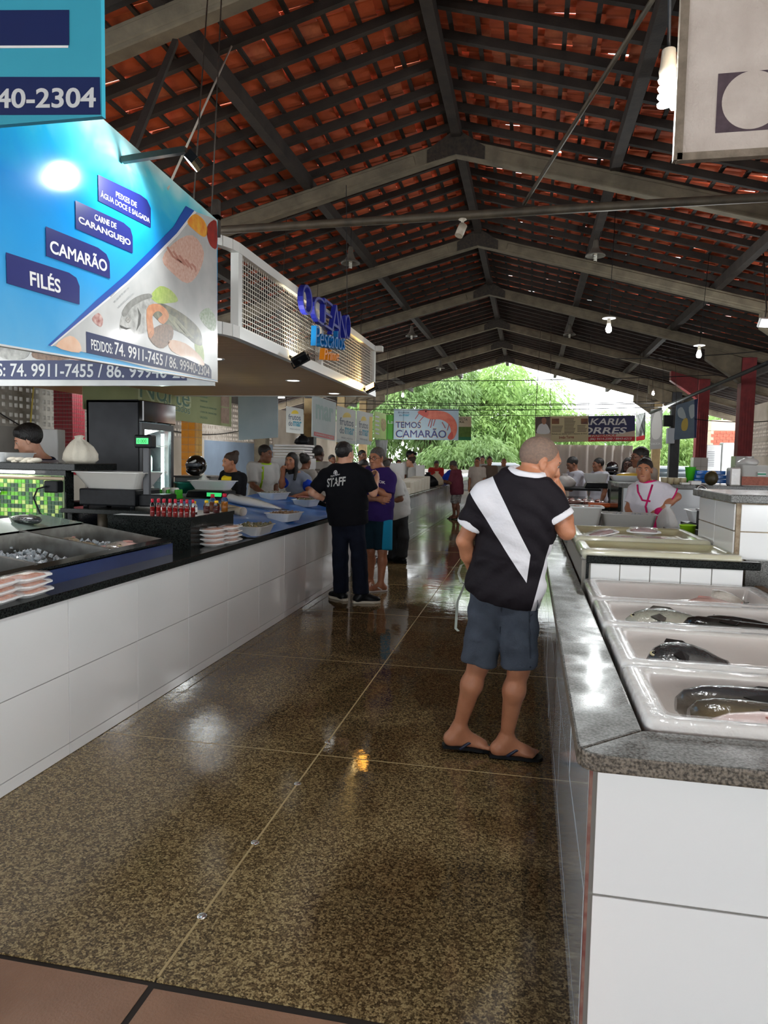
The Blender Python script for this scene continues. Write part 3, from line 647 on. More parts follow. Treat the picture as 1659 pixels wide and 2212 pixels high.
solo('white_bin', tray_mb(1.25, .40, .075, .02, .006, .012, .04, c=(-4.62, 5.02, 1.426)), M_WPLA, 'long white plastic basin on the granite shelf above the green mosaic', 'basin', bevel=0)
q = MB()
for i in range(7): q.ell((-3.95+.035*i, 4.86+.01*math.sin(i*2), 1.44+.008*math.cos(i*3)), (.05, .04, .02), 10, 6, rot(i))
solo('rag', q, M_CLOTHW, 'crumpled off-white rag on the granite shelf', 'cloth')
q = MB(); 
for i, (r, z) in enumerate(((.10, 0), (.12, .03), (.115, .08), (.09, .14), (.06, .18), (.028, .21), (.04, .23), (.012, .24))):
    q_ = [Vector((-3.60+r*(1+.10*math.sin(2*a+.6*i)+.05*math.sin(5*a+.4*i)+.07*math.sin(9*a+.5*i)*min(1, i/3))*math.cos(a)*1.15+.05*z*math.sin(i), 5.2+r*.75*(1+.08*math.sin(7*a))*math.sin(a), 1.426+z*.95)) for a in [2*PI*j/44 for j in range(44)]]
    if i == 0: RR = []
    RR.append(q_)
q.rings(RR); solo('cloth_bag', q, M_CLOTHW, 'tied off-white cloth bag standing on the granite shelf by the red mosaic column', 'bag')

# scale on its granite pedestal
pd = thing('pedestal', 'black granite pedestal holding the large scale', 'pedestal', (-3.1, 5.0, .842))
P('slab', MB().box(-3.5, -2.70, 4.8, 5.45, 1.05, 1.085), M_GRBLK, pd, bevel=.003)
for x in (-3.48, -3.12, -2.78): P('leg', MB().box(x, x+.06 if x > -3.4 else x+.04, 4.86, 5.4, .842, 1.05), M_GRBLK, pd)
P('pipe_leg', MB().lathe([(.055, .842), (.055, 1.05)], (-3.25, 5.0, 0), 16), M_PIPE, pd)
sc = thing('scale', 'big black market scale with a tub on top and a green display on a pole', 'scale', (-3.15, 5.05, 1.085))
P('body', MB().box(-3.42, -2.94, 4.92, 5.3, 1.105, 1.235), M_BLKP, sc, bevel=.012, seg=2)
P('side_step', MB().box(-2.94, -2.74, 4.96, 5.2, 1.105, 1.2), M_BLKP, sc, bevel=.01)
for x, y in ((-3.38, 4.95), (-2.98, 4.95), (-3.38, 5.26), (-2.98, 5.26)): P('foot', MB().lathe([(.02, 1.085), (.02, 1.11)], (x, y, 0), 10), M_BLKP, sc)
P('pole', MB().box(-2.905, -2.855, 4.97, 5.01, 1.15, 1.57), mat('grey_pole', (62, 64, 68), .4), sc, bevel=.006)
h_ = P('display_head', MB().box(-2.965, -2.82, 4.945, 5.03, 1.555, 1.655), M_BLKP, sc, bevel=.01)
d_ = P('screen', MB().box(-2.94, -2.842, 4.941, 4.946, 1.585, 1.63), mat('green_screen', (60, 220, 110), .3, emit=1.0, ec=(50, 210, 100)), h_)
text('digits', '0.000', mat('lcd_digits', (16, 60, 30), .5), h_, (-2.93, 4.941, 1.593), (-2.855, 4.941, 1.593), (-2.93, 4.941, 1.62), .0006, lift=.0006)
solo('scale_tub', tray_mb(.62, .42, .13, .07, .005, .02, .05, c=(-3.17, 5.08, 1.236)), M_MILK, 'shallow milky plastic tub on the large black scale', 'tub')
ad = thing('power_adapter', 'black power adapter plugged in beside the scale', 'adapter', (-3.58, 4.86, 1.2))
P('case', MB().box(-3.64, -3.525, 4.80, 4.884, 1.20, 1.29), M_BLKP, ad, bevel=.008)
P('cable', MB().tube([(-3.6, 4.79, 1.25), (-3.66, 4.76, 1.23), (-3.68, 4.74, 1.16), (-3.6, 4.7, 1.05), (-3.45, 4.68, .96), (-3.3, 4.7, .91), (-3.15, 4.74, .87), (-3.0, 4.8, .855)], .007, 6), M_BLKP, ad)
gb = thing('sauce_stand', 'black granite block at the counter edge with a row of sauce bottles', 'stand', (-2.62, 5.0, .842))
P('front', MB().box(-2.98, -2.33, 4.62, 4.645, .842, 1.04), M_GRBLK, gb); P('side', MB().box(-2.355, -2.33, 4.645, 5.36, .842, 1.04), M_GRBLK, gb); P('core', MB().box(-2.98, -2.355, 4.645, 5.36, .842, 1.03), M_BLKP, gb)
P('top', MB().box(-2.98, -2.332, 4.622, 5.36, 1.03, 1.062), M_WPLA, gb); P('rim', MB().box(-2.35, -2.325, 4.615, 5.37, 1.04, 1.068), M_GRBLK, gb); P('rim', MB().box(-2.98, -2.35, 4.612, 4.64, 1.04, 1.066), M_GRBLK, gb)
M_SAUCE = mat('red_sauce', (150, 24, 22), .15, coat=.5); M_REDCAP = mat('red_cap', (190, 20, 50), .35); M_YCAP = mat('yellow_cap', (232, 190, 30), .35); M_AMBER = mat('amber_sauce', (180, 110, 30), .12, coat=.4); M_DKRED = mat('dark_sauce', (96, 24, 22), .12, coat=.4)
def bottle(label, loc, r, h, liq, cap, group=None, lab=None):
    t = thing('sauce_bottle', label, 'bottle', loc, group)
    def lp(name, prof, m, par=t): o = P(name, MB().lathe(prof, (0, 0, 0), 12), m); o.parent = par; return o
    lp('liquid', [(0, .002), (r*.9, .004), (r*.9, h*.55), (0, h*.56)], liq)
    lp('glass', [(r, 0), (r, h*.68), (r*.5, h*.82), (r*.5, h*.86)], M_GLS)
    lp('cap', [(0, h*.8), (r*.62, h*.8), (r*.62, h), (0, h)], cap)
    if lab: lp('label', [(r*1.02, h*.18), (r*1.02, h*.55)], M_WHITEP)
    return t
b0 = bottle('slim red sauce bottle with a crimson cap in the front row on the granite block', (-2.66, 4.68, 1.062), .016, .125, M_SAUCE, M_REDCAP, 'red sauce bottles in the front row')
NTH = ('first', 'second', 'third', 'fourth', 'fifth', 'sixth', 'last')
b0['label'] = 'slim red sauce bottle, first in the front row from the scale'
for i in range(1, 7): dup(b0, (-2.66+.045*i, 4.68+.004*(i % 2), 1.062), label=f'slim red sauce bottle, {NTH[i]} in the front row from the scale')
b1 = dup(b0, (-2.645, 4.745, 1.062), label='slim red sauce bottle, first in the second row from the scale', group='red sauce bottles in the second row')
for i in range(1, 7): dup(b1, (-2.645+.045*i, 4.745-.003*(i % 2), 1.062), label=f'slim red sauce bottle, {NTH[i]} in the second row from the scale')
bottle('short bottle with a yellow cap and a white label beside the red sauces', (-2.47, 4.95, 1.062), .026, .10, M_DKRED, M_YCAP, lab=1)
bottle('short dark bottle with a yellow cap behind the labelled one', (-2.43, 5.08, 1.062), .024, .10, M_DKRED, M_YCAP)
bottle('dark squat bottle with a yellow cap nearest the block edge', (-2.39, 5.17, 1.062), .026, .095, M_DKRED, M_YCAP)
bottle('tall amber bottle with a red cap at the end of the granite block', (-2.38, 5.3, 1.062), .027, .145, M_AMBER, M_REDCAP)
bottle('tall brown bottle with a red cap among the yellow capped ones', (-2.46, 5.25, 1.062), .025, .14, mat('brown_sauce', (120, 58, 24), .12, coat=.4), M_REDCAP)

# packs of shrimp in cling film
M_SHR = mat('peeled_shrimp', (222, 138, 104), .2, c2=(240, 190, 160), ns=60, coat=1, bump=.8, bs=70); M_SHR2 = mat('orange_shrimp', (214, 104, 62), .2, c2=(238, 170, 120), ns=60, coat=1, bump=.8, bs=70)
def pack(label, loc, rz, m, group=None, L=.22, W=.15, print_=False):
    t = thing('shrimp_pack', label, 'pack', loc, group, rz=rz)
    o = P('foam_tray', tray_mb(L, W, .024, .022, .004, .01, .03), M_FOAM); o.parent = t
    b = MB(); nx, ny = 9, 7
    for j in range(ny):
        for i in range(nx):
            u = i/(nx-1)*2-1; v = j/(ny-1)*2-1; b.v.append((u*(L/2-.018), v*(W/2-.018), .018+.014*(1-u**4)*(1-v**4)+random.uniform(0, .004)))
    b.f = [(j*nx+i, j*nx+i+1, (j+1)*nx+i+1, (j+1)*nx+i) for j in range(ny-1) for i in range(nx-1)]; b.mi = [0]*len(b.f); b.sm = [True]*len(b.f)
    o = P('shrimp', b, m, kind='stuff'); o.parent = t
    f = MB(); f.rings([rrect(L, W, .036, .022), rrect(L-.02, W-.02, .03, .034), rrect(L-.09, W-.07, .02, .037), rrect(L-.17, W-.12, .01, .037)], cap=(False, True)); o = P('cling_film', f, M_FILM); o.parent = t
    if print_:
        f = MB().prism([(-.07, -.02, .0385), (.0, -.035, .0385), (.03, .0, .0385), (-.03, .03, .0385)], (0, 0, .0008)); o = P('paper_label', f, M_WHITEP); o.parent = t
    return t
sx = [(-2.27, 4.86, -.12, 'stack of four beside the granite block'), (-2.24, 5.08, .04, 'stack of four next to the tub of crayfish')]
for x, y, rz, wh in sx:
    for k in range(4):
        nm = ('bottom', 'second', 'third', 'topmost')[k]
        pack(f'pink shrimp pack, {nm} of the {wh}', (x+random.uniform(-.006, .006), y+random.uniform(-.008, .008), .842+.034*k), rz+PI/2+random.uniform(-.06, .06), M_SHR, print_=(k == 3 and x < -2.25))
sx = [(-2.26, 2.86, .1, 'stack of three nearer the navy panel'), (-2.27, 2.68, .15, 'stack of three cut by the picture edge')]
for x, y, rz, wh in sx:
    for k in range(3):
        nm = ('bottom', 'middle', 'topmost')[k]
        pack(f'orange shrimp pack, {nm} of the {wh}', (x+random.uniform(-.006, .006), y+random.uniform(-.006, .006), .842+.034*k), rz+PI/2+random.uniform(-.05, .05), M_SHR2)

# blue tarp with the big fish and tubs
tp = MB(); nx, ny = 16, 44
for j in range(ny):
    for i in range(nx):
        u, v = i/(nx-1), j/(ny-1); x = -3.23+u*1.06; y = 5.42+v*3.1
        z = .862+.20*max(0, 1-u*1.1)*min(1, v*6+.1)+.008*math.sin(9*u+5*v)+.007*math.sin(23*v-6*u)
        if u > .93: z = .849
        tp.v.append((x, y, z))
tp.f = [(j*nx+i, j*nx+i+1, (j+1)*nx+i+1, (j+1)*nx+i) for j in range(ny-1) for i in range(nx-1)]; tp.mi = [0]*len(tp.f); tp.sm = [True]*len(tp.f)
solo('tarp', tp, mat('blue_tarp', (24, 110, 200), .3, coat=.4, bump=.4, bs=18), 'blue plastic tarp spread over the counter under the whole fish', 'tarp', base=(-2.65, 6.4, .845))
fish('very large silver fish with its tail towards the aisle on the blue tarp', (-2.92, 7.05, .985), -.03, .80, .11, .05, F_SILV, M_FIN, 'long', bend=-.12, tilt=.16)
fish('pale fish tail piece cut open lying on the blue tarp', (-2.66, 6.35, .935), PI-.1, .48, .075, .045, fishmat('skin_pale', (170, 160, 140), (222, 216, 204), .1, scale=120), M_FINP, 'long', cut=(.3, .95))
fish('grey olive fish lying under the very large silver one', (-2.95, 6.55, .985), -.35, .42, .055, .026, F_TAN, M_FIN, 'long')
solo('pink_fillet', MB().ell((-2.62, 5.75, .93), (.11, .05, .02), 14, 8, rot(.5)), mat('fish_flesh', (226, 170, 160), .25, c2=(206, 130, 124), ns=30, coat=.5), 'pink fish fillet on the blue tarp behind the shrimp packs', 'fillet')
def tub(label, c, L, W, H, m, fill, fm, rz=0, flare=.03, name='plastic_tub', nl=110, lr=.018):
    t = thing(name, label, 'tub', c, rz=rz)
    o = P('tub_body', tray_mb(L, W, H, flare, .005, .012, .035), m); o.parent = t
    if fill is not None:
        o = P('contents', lumps(L-2*flare-.03, W-2*flare-.03, nl, lr, (0, 0, H*.62), H*.35), fm, kind='stuff'); o.parent = t
        o = P('filling', MB().box(-L/2+flare+.02, L/2-flare-.02, -W/2+flare+.02, W/2-flare-.02, .006, H*.62), fm); o.parent = t
    return t
M_CRAY = mat('grey_crayfish', (84, 84, 66), .25, c2=(140, 132, 100), ns=50, coat=.4); M_SSHR = mat('small_shrimp', (176, 150, 120), .25, c2=(120, 88, 66), ns=60, coat=.4); M_SFISH = mat('small_silver_fish', (190, 190, 180), .2, c2=(110, 112, 100), ns=40, coat=.5)
tub('low milky tub heaped with grey crayfish at the counter edge', (-2.28, 5.68, .843), .42, .27, .085, M_MILK, 1, M_CRAY, PI/2+.05, lr=.026)
tub('white tub of small shrimp at the counter edge by the staff shirt', (-2.38, 6.72, .875), .40, .28, .085, M_WPLA, 1, M_SSHR, PI/2-.12)
tub('white tub of silver sardines behind the tail of the big fish', (-3.0, 8.1, 1.0), .38, .26, .085, M_WPLA, 1, M_SFISH, PI/2-.3, lr=.03)
tub('white tub of olive fish farthest along the blue tarp', (-2.6, 8.12, .93), .34, .26, .085, M_WPLA, 1, M_CRAY, PI/2-.2, lr=.026)

# the stall behind the counter: fridge, black chest, helmet and so on
fr = thing('fridge', 'tall black display fridge with a lit glass door', 'fridge', (-4.45, 7.3, 0))
M_FRB = mat('scuffed_black_steel', (38, 40, 44), .35, c2=(84, 86, 90), ns=2.2, amt=1.2, spec=.15)
fx0, fx1, fy0, fy1 = -4.76, -4.14, 7.0, 7.72
sh = MB(); sh.box(fx0, fx1, fy0, fy0+.03, .05, 2.09); sh.box(fx0, fx1, fy1-.03, fy1, .05, 2.09); sh.box(fx0, fx0+.03, fy0, fy1, .05, 2.09); sh.box(fx0, fx1, fy0, fy1, 2.06, 2.09); sh.box(fx0, fx1, fy0, fy1, .05, .22)
P('cabinet', sh, M_FRB, fr, bevel=.006); P('liner', MB().box(fx0+.03, fx0+.04, fy0+.03, fy1-.03, .22, 1.86), mat('fridge_liner', (236, 240, 240), .4), fr)
P('header', MB().box(fx1, fx1+.06, fy0, fy1, 1.86, 2.09), mat('gloss_black', (16, 17, 19), .06, coat=.8), fr, bevel=.01)
for z in (.6, .95, 1.3, 1.6): P('shelf', MB().box(fx0+.05, fx1-.03, fy0+.05, fy1-.05, z, z+.012), M_WPLA, fr)
for z in (.612, .962, 1.312):
    for i in range(4):
        P('stock', MB().lathe([(.04, 0), (.045, .02), (.045, .16), (.02, .21), (.02, .24)], (-4.4+.03*(i % 2), 7.15+.15*i, z), 10), M_WPLA if i % 2 else M_MILK, fr)
dr = thing('door', None, None, (fx1, fy0, .2)); dr.parent = fr; dr.location = Vector((fx1+.02, 7.36, 1.04))-wloc(fr)
P('door_frame', MB().box(fx1, fx1+.035, fy0+.01, fy0+.07, .22, 1.85).box(fx1, fx1+.035, fy1-.07, fy1-.01, .22, 1.85).box(fx1, fx1+.035, fy0+.07, fy1-.07, 1.78, 1.85).box(fx1, fx1+.035, fy0+.07, fy1-.07, .22, .3), mat('grey_door_frame', (60, 64, 68), .35), dr)
P('glass_pane', MB().box(fx1+.012, fx1+.018, fy0+.07, fy1-.07, .3, 1.78), M_GLS, dr)
P('latch', MB().box(fx1-.10, fx1-.0, fy0-.006, fy0, 1.16, 1.2), M_WPLA, fr)
P('light_tube', MB().tube([(-4.2, 7.62, .35), (-4.2, 7.62, 1.75)], .018, 8), mat('fridge_tube', (255, 255, 255), .3, emit=14, ec=(225, 255, 245)), fr)
lamp('fridge_light', 'AREA', (-4.3, 7.36, 1.75), 10, fr, (.85, 1, .95), .3, rotv=(.3, 0, -1))
solo('chest_freezer', MB().box(-4.1, -3.3, 5.7, 7.4, 0, 1.03).box(-4.12, -3.28, 5.68, 7.42, 1.035, 1.07), M_BLKP, 'black chest freezer with a flat lid behind the sauce bottles', 'freezer', bevel=.012)
td = thing('tape_dispenser', 'green tape dispenser with two white rolls on the black freezer', 'dispenser', (-3.55, 6.6, 1.07))
M_GRN = mat('green_plastic', (70, 190, 40), .35)
g_ = MB(); g_.box(-3.65, -3.44, 6.53, 6.67, 1.07, 1.085)
for x in (-3.65, -3.56, -3.47): g_.box(x, x+.018, 6.53, 6.67, 1.07, 1.16)
P('frame', g_, M_GRN, td, bevel=.004)
for x in (-3.6, -3.51): P('roll', MB().tube([(x-.03, 6.6, 1.145), (x+.04, 6.6, 1.145)], .035, 14), M_WHITEP, td)
s2 = thing('scale', 'low black scale with green digits and a white tub behind the big silver fish', 'scale', (-3.3, 7.0, 1.04))
P('body', MB().prism([(-3.52, 6.85, 1.07), (-3.52, 7.2, 1.07), (-3.52, 7.2, 1.14), (-3.52, 6.9, 1.14)], (.42, 0, 0)), M_BLKP, s2, bevel=.01)
P('screen', MB().box(-3.28, -3.12, 6.86, 6.875, 1.085, 1.125), mat('green_screen_dim', (60, 200, 110), .3, emit=.7, ec=(60, 200, 110)), s2)
P('platform', MB().box(-3.48, -3.14, 6.95, 7.18, 1.14, 1.15), M_STEEL, s2)
solo('scale_tub', tray_mb(.48, .3, .095, .05, .005, .015, .04, c=(-3.3, 7.05, 1.15)), M_WPLA, 'white tub sitting on the low black scale with green digits', 'tub')
def bag(label, c, r, h, m=None, name='plastic_bag', ph=0, sq=.8):
    q = MB(); c = Vector(c); RR = []
    for i, (k, z) in enumerate(((.7, 0), (1, .12), (1.02, .35), (.85, .6), (.5, .8), (.2, .9), (.32, 1.0), (.1, 1.02))):
        RR.append([c+Vector((r*k*(1+.14*math.sin(3*a+i+ph)+.09*math.sin(7*a+2*i+ph))*math.cos(a), r*sq*k*(1+.12*math.sin(4*a+i))*math.sin(a), h*z)) for a in [2*PI*j/26 for j in range(26)]])
    q.rings(RR); return solo(name, q, m or M_BAG, label, 'bag')
bag('white plastic bag standing on the black freezer by the green tape dispenser', (-3.78, 6.5, 1.07), .11, .2)
tc_ = thing('glass_case', 'steel framed case under the motorcycle helmet', 'case', (-4.05, 8.2, 0))
P('body', MB().box(-4.25, -3.84, 8.0, 8.5, 0, 1.24), mat('grey_case', (150, 156, 156), .3, metal=.2), tc_, bevel=.008)
P('top', MB().box(-4.27, -3.82, 7.98, 8.52, 1.24, 1.26), M_STEEL, tc_)
def helmet(label, c, s=1, m=None):
    t = thing('motorcycle_helmet', label, 'helmet', c)
    b = MB(); b.ell((c[0], c[1], c[2]+.125*s), (.125*s, .145*s, .13*s), 20, 12).ell((c[0], c[1]-.05*s, c[2]+.06*s), (.10*s, .12*s, .06*s), 20, 10); o = P('shell', b, m or mat('gloss_black', (16, 17, 19), .06), t)
    P('visor', MB().ell((c[0]+.0*s, c[1]-.05*s, c[2]+.135*s), (.112*s, .115*s, .045*s), 18, 10), mat('visor_smoke', (88, 94, 102), .05, coat=1), t)
    P('decal', MB().prism([(c[0]-.03*s, c[1]-.142*s, c[2]+.16*s), (c[0]+.06*s, c[1]-.136*s, c[2]+.2*s), (c[0]+.07*s, c[1]-.136*s, c[2]+.18*s), (c[0]-.01*s, c[1]-.146*s, c[2]+.14*s)], (0, -.004, 0)), M_WHITEP, t)
    return t
helmet('black motorcycle helmet with white stripes on the steel framed case', (-4.06, 8.2, 1.26), 1.0)
def bucketm(label, c, r, h, m, name='bucket', taper=.8):
    return solo(name, MB().lathe([(r*taper, 0), (r*.98, h*.93), (r*1.06, h*.93), (r*1.06, h), (r*.94, h), (r*taper*.94, .01), (0, .01)], c, 24), m, label, 'bucket')
bucketm('teal round basin on the grey bin behind the fridge', (-4.0, 7.85, 1.06), .17, .13, mat('teal_plastic', (18, 110, 96), .4), 'basin')
solo('grey_bin', MB().lathe([(.13, 0), (.16, 1.04), (.17, 1.06), (.15, 1.06)], (-4.0, 7.85, 0), 20), mat('grey_plastic', (92, 94, 92), .5), 'grey waste bin under the teal basin', 'bin')
q = bag('clear bag of white plastic bags with a green print beside the yellow shirted woman', (-3.80, 7.88, 1.06), .11, .22, name='bag_bundle', ph=1, sq=.6)
solo('side_shelf', MB().box(-3.93, -3.7, 7.76, 7.98, 0, 1.06), M_BLKP, 'black low shelf under the clear bag bundle', 'shelf')
# second serving board under the girl's elbows
solo('back_worktop', MB().box(-3.2, -2.2, 8.75, 9.05, 0, .93).box(-3.25, -2.15, 8.71, 9.08, .935, .975), M_GRBLK, 'black granite return worktop that the girl in grey and blue leans on', 'worktop')
solo('salmon_fillet', MB().ell((-2.95, 8.85, .993), (.17, .05, .02), 16, 8, rot(-.1)), mat('fish_flesh', (226, 170, 160), .25), 'long pale pink fillet lying in front of the leaning girl', 'fillet')
# ------------------------------------------------------------------ signs on the left and the canopy
M_SIGNW = mat('sign_white', (226, 226, 224), .3, coat=.3)
M_NAVY = mat('sign_navy', (34, 42, 112), .35); M_NAVY2 = mat('sign_deep_navy', (24, 40, 88), .35)
def bluesign():
    m = mat('sign_blue_print', (60, 170, 230), .14, coat=.3); nt = m.node_tree; N = nt.nodes; L = nt.links; b = N['Principled BSDF']
    tc = N.new('ShaderNodeTexCoord'); s = N.new('ShaderNodeSeparateXYZ'); L.new(tc.outputs['Object'], s.inputs[0])
    no = N.new('ShaderNodeTexNoise'); no.inputs['Scale'].default_value = 2.2; no.inputs['Detail'].default_value = 3; no.inputs['Distortion'].default_value = 1.2; L.new(tc.outputs['Object'], no.inputs['Vector'])
    ad = N.new('ShaderNodeMath'); ad.operation = 'MULTIPLY_ADD'; ad.inputs[1].default_value = .35; L.new(no.outputs[0], ad.inputs[0]); L.new(s.outputs[2], ad.inputs[2])
    mr = N.new('ShaderNodeMapRange'); mr.inputs['From Min'].default_value = .1; mr.inputs['From Max'].default_value = 1.32; L.new(ad.outputs[0], mr.inputs[0])
    r = N.new('ShaderNodeValToRGB'); L.new(mr.outputs[0], r.inputs[0]); e = r.color_ramp.elements
    e[0].color = (*lin((110, 190, 236)), 1); e[0].position = 0; e[1].color = (*lin((200, 236, 232)), 1); e[1].position = 1
    for p, c in ((.35, (62, 168, 232)), (.62, (26, 150, 230)), (.80, (40, 178, 226)), (.9, (96, 208, 224))): k = e.new(p); k.color = (*lin(c), 1)
    L.new(r.outputs[0], b.inputs['Base Color']); return m
XS = -2.1
bs = thing('shop_sign', 'huge blue fish shop sign board hanging over the counter, seen aslant', 'sign', (XS, 3.3, 1.97))
bl, tl, br, tr = at(0, 745, X=XS), Vector((XS, 2.0, 3.1)), at(470, 824, X=XS), at(468, 475, X=XS)
zb_, zt_ = 1.965, 3.085; ye = br.y
zq = lambda y: 1.935+(y-2.52)*.039
P('board', MB().prism([(XS-.03, 1.9, zq(1.9)), (XS-.03, ye, zq(ye)), (XS-.03, ye, zt_-.005), (XS-.03, 3.22, 3.14), (XS-.03, 1.9, 3.19)], (.028, 0, 0)), bluesign(), bs)
P('bottom_edge', MB().beam((XS-.015, 1.9, zq(1.9)-.004), (XS-.015, ye, zq(ye)-.004), .034, .008), M_SIGNW, bs)
n1 = (1, 0, 0); K = dict(X=XS)
curve = [(468, 474), (418, 452), (380, 500), (330, 552), (275, 604), (215, 655), (160, 702), (108, 746)]
pxpoly('photo_field', [(110, 746), (160, 706), (215, 662), (275, 612), (330, 562), (384, 508), (424, 458), (468, 474), (470, 822), (330, 797), (230, 771)], mat('sign_photo', (206, 206, 202), .25, c2=(176, 178, 176), ns=5, amt=1.2, coat=.4), bs, n1, .0006, .0006, **K)
pxpoly('white_band', [(103, 746), (158, 700), (212, 654), (272, 604), (327, 552), (380, 500), (414, 452), (424, 458), (384, 509), (330, 563), (275, 613), (215, 663), (160, 708), (112, 748)], M_SIGNW, bs, n1, .0013, .0005, **K)
pxpoly('blue_band', [(103, 746), (156, 698), (208, 648), (268, 596), (322, 543), (374, 490), (401, 445), (419, 455), (381, 504), (328, 557), (273, 609), (213, 659), (159, 704), (108, 747)], mat('sign_band', (20, 78, 168), .3, coat=.4), bs, n1, .0019, .0005, **K)
# pictures on the sign: flat prints
def blob(name, pts, m, lift, parent=bs, n=n1, k=3, **kw): return pxpoly(name, smoothpts(pts, k), m, parent, n, lift, .0005, **(kw or K))
PR = lambda nm, c, c2, ns=40: mat(nm, c, .3, c2=c2, ns=ns, amt=1.0, coat=.3)
blob('fish_print', [(258, 700), (268, 664), (290, 645), (318, 634), (330, 640), (330, 690), (318, 715), (295, 722), (262, 716)], PR('print_silver', (196, 196, 190), (128, 128, 122), 22), .0014)
blob('fish_print', [(322, 668), (345, 655), (378, 668), (410, 690), (432, 715), (436, 745), (420, 742), (395, 722), (350, 700)], PR('print_dark_fish', (40, 46, 50), (150, 146, 110), 18), .002)
blob('shrimp_print', [(316, 668), (336, 656), (356, 666), (364, 684), (352, 700), (340, 690), (350, 680), (340, 672), (328, 684), (332, 720), (320, 728)], PR('print_orange', (216, 150, 96), (186, 112, 66), 30), .0026)
blob('fillet_print', [(320, 722), (345, 702), (370, 704), (372, 730), (352, 752), (332, 745)], PR('print_scales', (150, 118, 92), (96, 72, 56), 60), .0026)
blob('fillet_print', [(365, 735), (400, 742), (432, 770), (440, 790), (410, 778), (370, 758)], PR('print_salmon', (230, 178, 140), (240, 206, 180), 14), .0026)
blob('fillet_print', [(350, 560), (375, 525), (415, 508), (440, 545), (428, 590), (404, 612), (372, 590)], PR('print_pink_scales', (204, 150, 126), (226, 196, 180), 50), .0014)
blob('tomato_print', [(450, 484), (467, 478), (468, 535), (454, 530), (446, 505)], PR('print_red', (170, 40, 28), (120, 24, 20), 20), .0014)
blob('fruit_print', [(404, 480), (420, 462), (440, 476), (448, 500), (440, 512), (420, 498)], PR('print_amber', (226, 120, 40), (240, 190, 70), 18), .0014)
blob('lettuce_print', [(325, 640), (345, 618), (370, 628), (384, 650), (360, 655), (340, 655)], PR('print_lettuce', (190, 206, 110), (150, 180, 80), 40), .0014)
blob('lettuce_print', [(420, 740), (436, 742), (440, 780), (426, 770)], PR('print_lettuce', (190, 206, 110), (150, 180, 80), 40), .0016)
blob('herb_print', [(430, 680), (450, 665), (466, 690), (462, 715), (444, 705)], PR('print_herb', (96, 132, 70), (190, 200, 180), 60), .0014)
blob('shrimp_print', [(198, 688), (212, 676), (222, 690), (218, 706), (206, 700)], PR('print_shrimp_red', (150, 70, 60), (220, 190, 180), 40), .0014)
blob('fillet_print', [(120, 748), (150, 725), (172, 742), (170, 762)], PR('print_salmon', (230, 178, 140), (240, 206, 180), 14), .0014)
M_PL = mat('print_line', (92, 92, 88), .4); M_PD = PR('print_back_shade', (112, 112, 106), (150, 150, 144), 30)
blob('fish_back_print', [(262, 676), (274, 656), (296, 640), (320, 634), (328, 642), (306, 650), (284, 664), (270, 684)], M_PD, .002)
pxpoly('gill_line', [(296, 664), (304, 680), (302, 700), (294, 714), (297, 700), (299, 682)], M_PL, bs, n1, .0024, .0005, **K); pxpoly('mouth_line', [(258, 702), (272, 708), (284, 708), (272, 712), (260, 708)], M_PL, bs, n1, .0024, .0005, **K)
for q in range(4): pxpoly('scale_stripe', [(344+q*9, 668+q*5), (350+q*9, 669+q*5), (392+q*9, 716+q*5), (386+q*9, 716+q*5)], PR('print_stripe', (170, 168, 130), (120, 124, 104), 30), bs, n1, .0024, .0005, **K)
for q in range(5): pxpoly('scale_arc', [(362+q*13, 532+q*9), (374+q*12, 552+q*6), (392+q*8, 566+q*5), (390+q*8, 569+q*5), (371+q*12, 555+q*6), (359+q*13, 535+q*9)], PR('print_arc', (176, 110, 92), (196, 140, 120), 30), bs, n1, .002, .0005, **K)
for a, b2_ in (((236, 640), (262, 612)), ((244, 652), (276, 620)), ((252, 664), (286, 632))): pxpoly('fin_ray', [a, (a[0]+3, a[1]+2), (b2_[0]+3, b2_[1]+2), b2_], PR('print_fin', (188, 190, 188), (150, 152, 150), 60), bs, n1, .0016, .0005, **K)
e_ = blob('fish_print_eye', [(270, 690), (276, 685), (281, 691), (276, 698)], PR('print_eye', (60, 58, 54), (200, 196, 186), 200), .0022)
def bar(pts, lift=.002, parent=bs, m=M_NAVY, **kw): return pxpoly('text_panel', pts, m, parent, n1, lift, .0005, **(kw or K))
bar([(211, 377), (303, 421), (317, 432), (325, 450), (325, 492), (212, 434)]); bar([(162, 433), (266, 481), (281, 494), (286, 512), (286, 547), (163, 494)])
bar([(98, 489), (211, 535), (229, 549), (236, 566), (237, 602), (99, 553)]); bar([(12, 545), (148, 589), (164, 600), (171, 618), (171, 658), (14, 612)])
bar([(185, 716), (442, 785), (451, 790), (456, 800), (456, 818), (186, 762)], m=M_NAVY2)
def sgt(s, bl_, br_, tl_, bold=.012, lift=.003, parent=bs, m=M_WHITEP, **kw): return pxtext('lettering', s, m, parent, bl_, br_, tl_, .0008, bold, lift, **(kw or K))
sgt('PEIXES DE', (249, 425), (294, 449), (249, 413), .004); sgt('ÁGUA DOCE E SALGADA', (216, 425), (322, 482), (216, 410), .004)
sgt('CARNE DE', (203, 475), (250, 495), (203, 462)); sgt('CARANGUEJO', (169, 485), (281, 535), (168, 466), .02)
sgt('CAMARÃO', (107, 546), (230, 588), (106, 511), .02); sgt('FILÉS', (64, 617), (130, 634), (62, 577), .02)
sgt('PEDIDOS:', (196, 755), (242, 765), (195, 732), .012); sgt('74. 9911-7455 / 86. 99940-2304', (246, 766), (451, 814), (246, 738), .014)
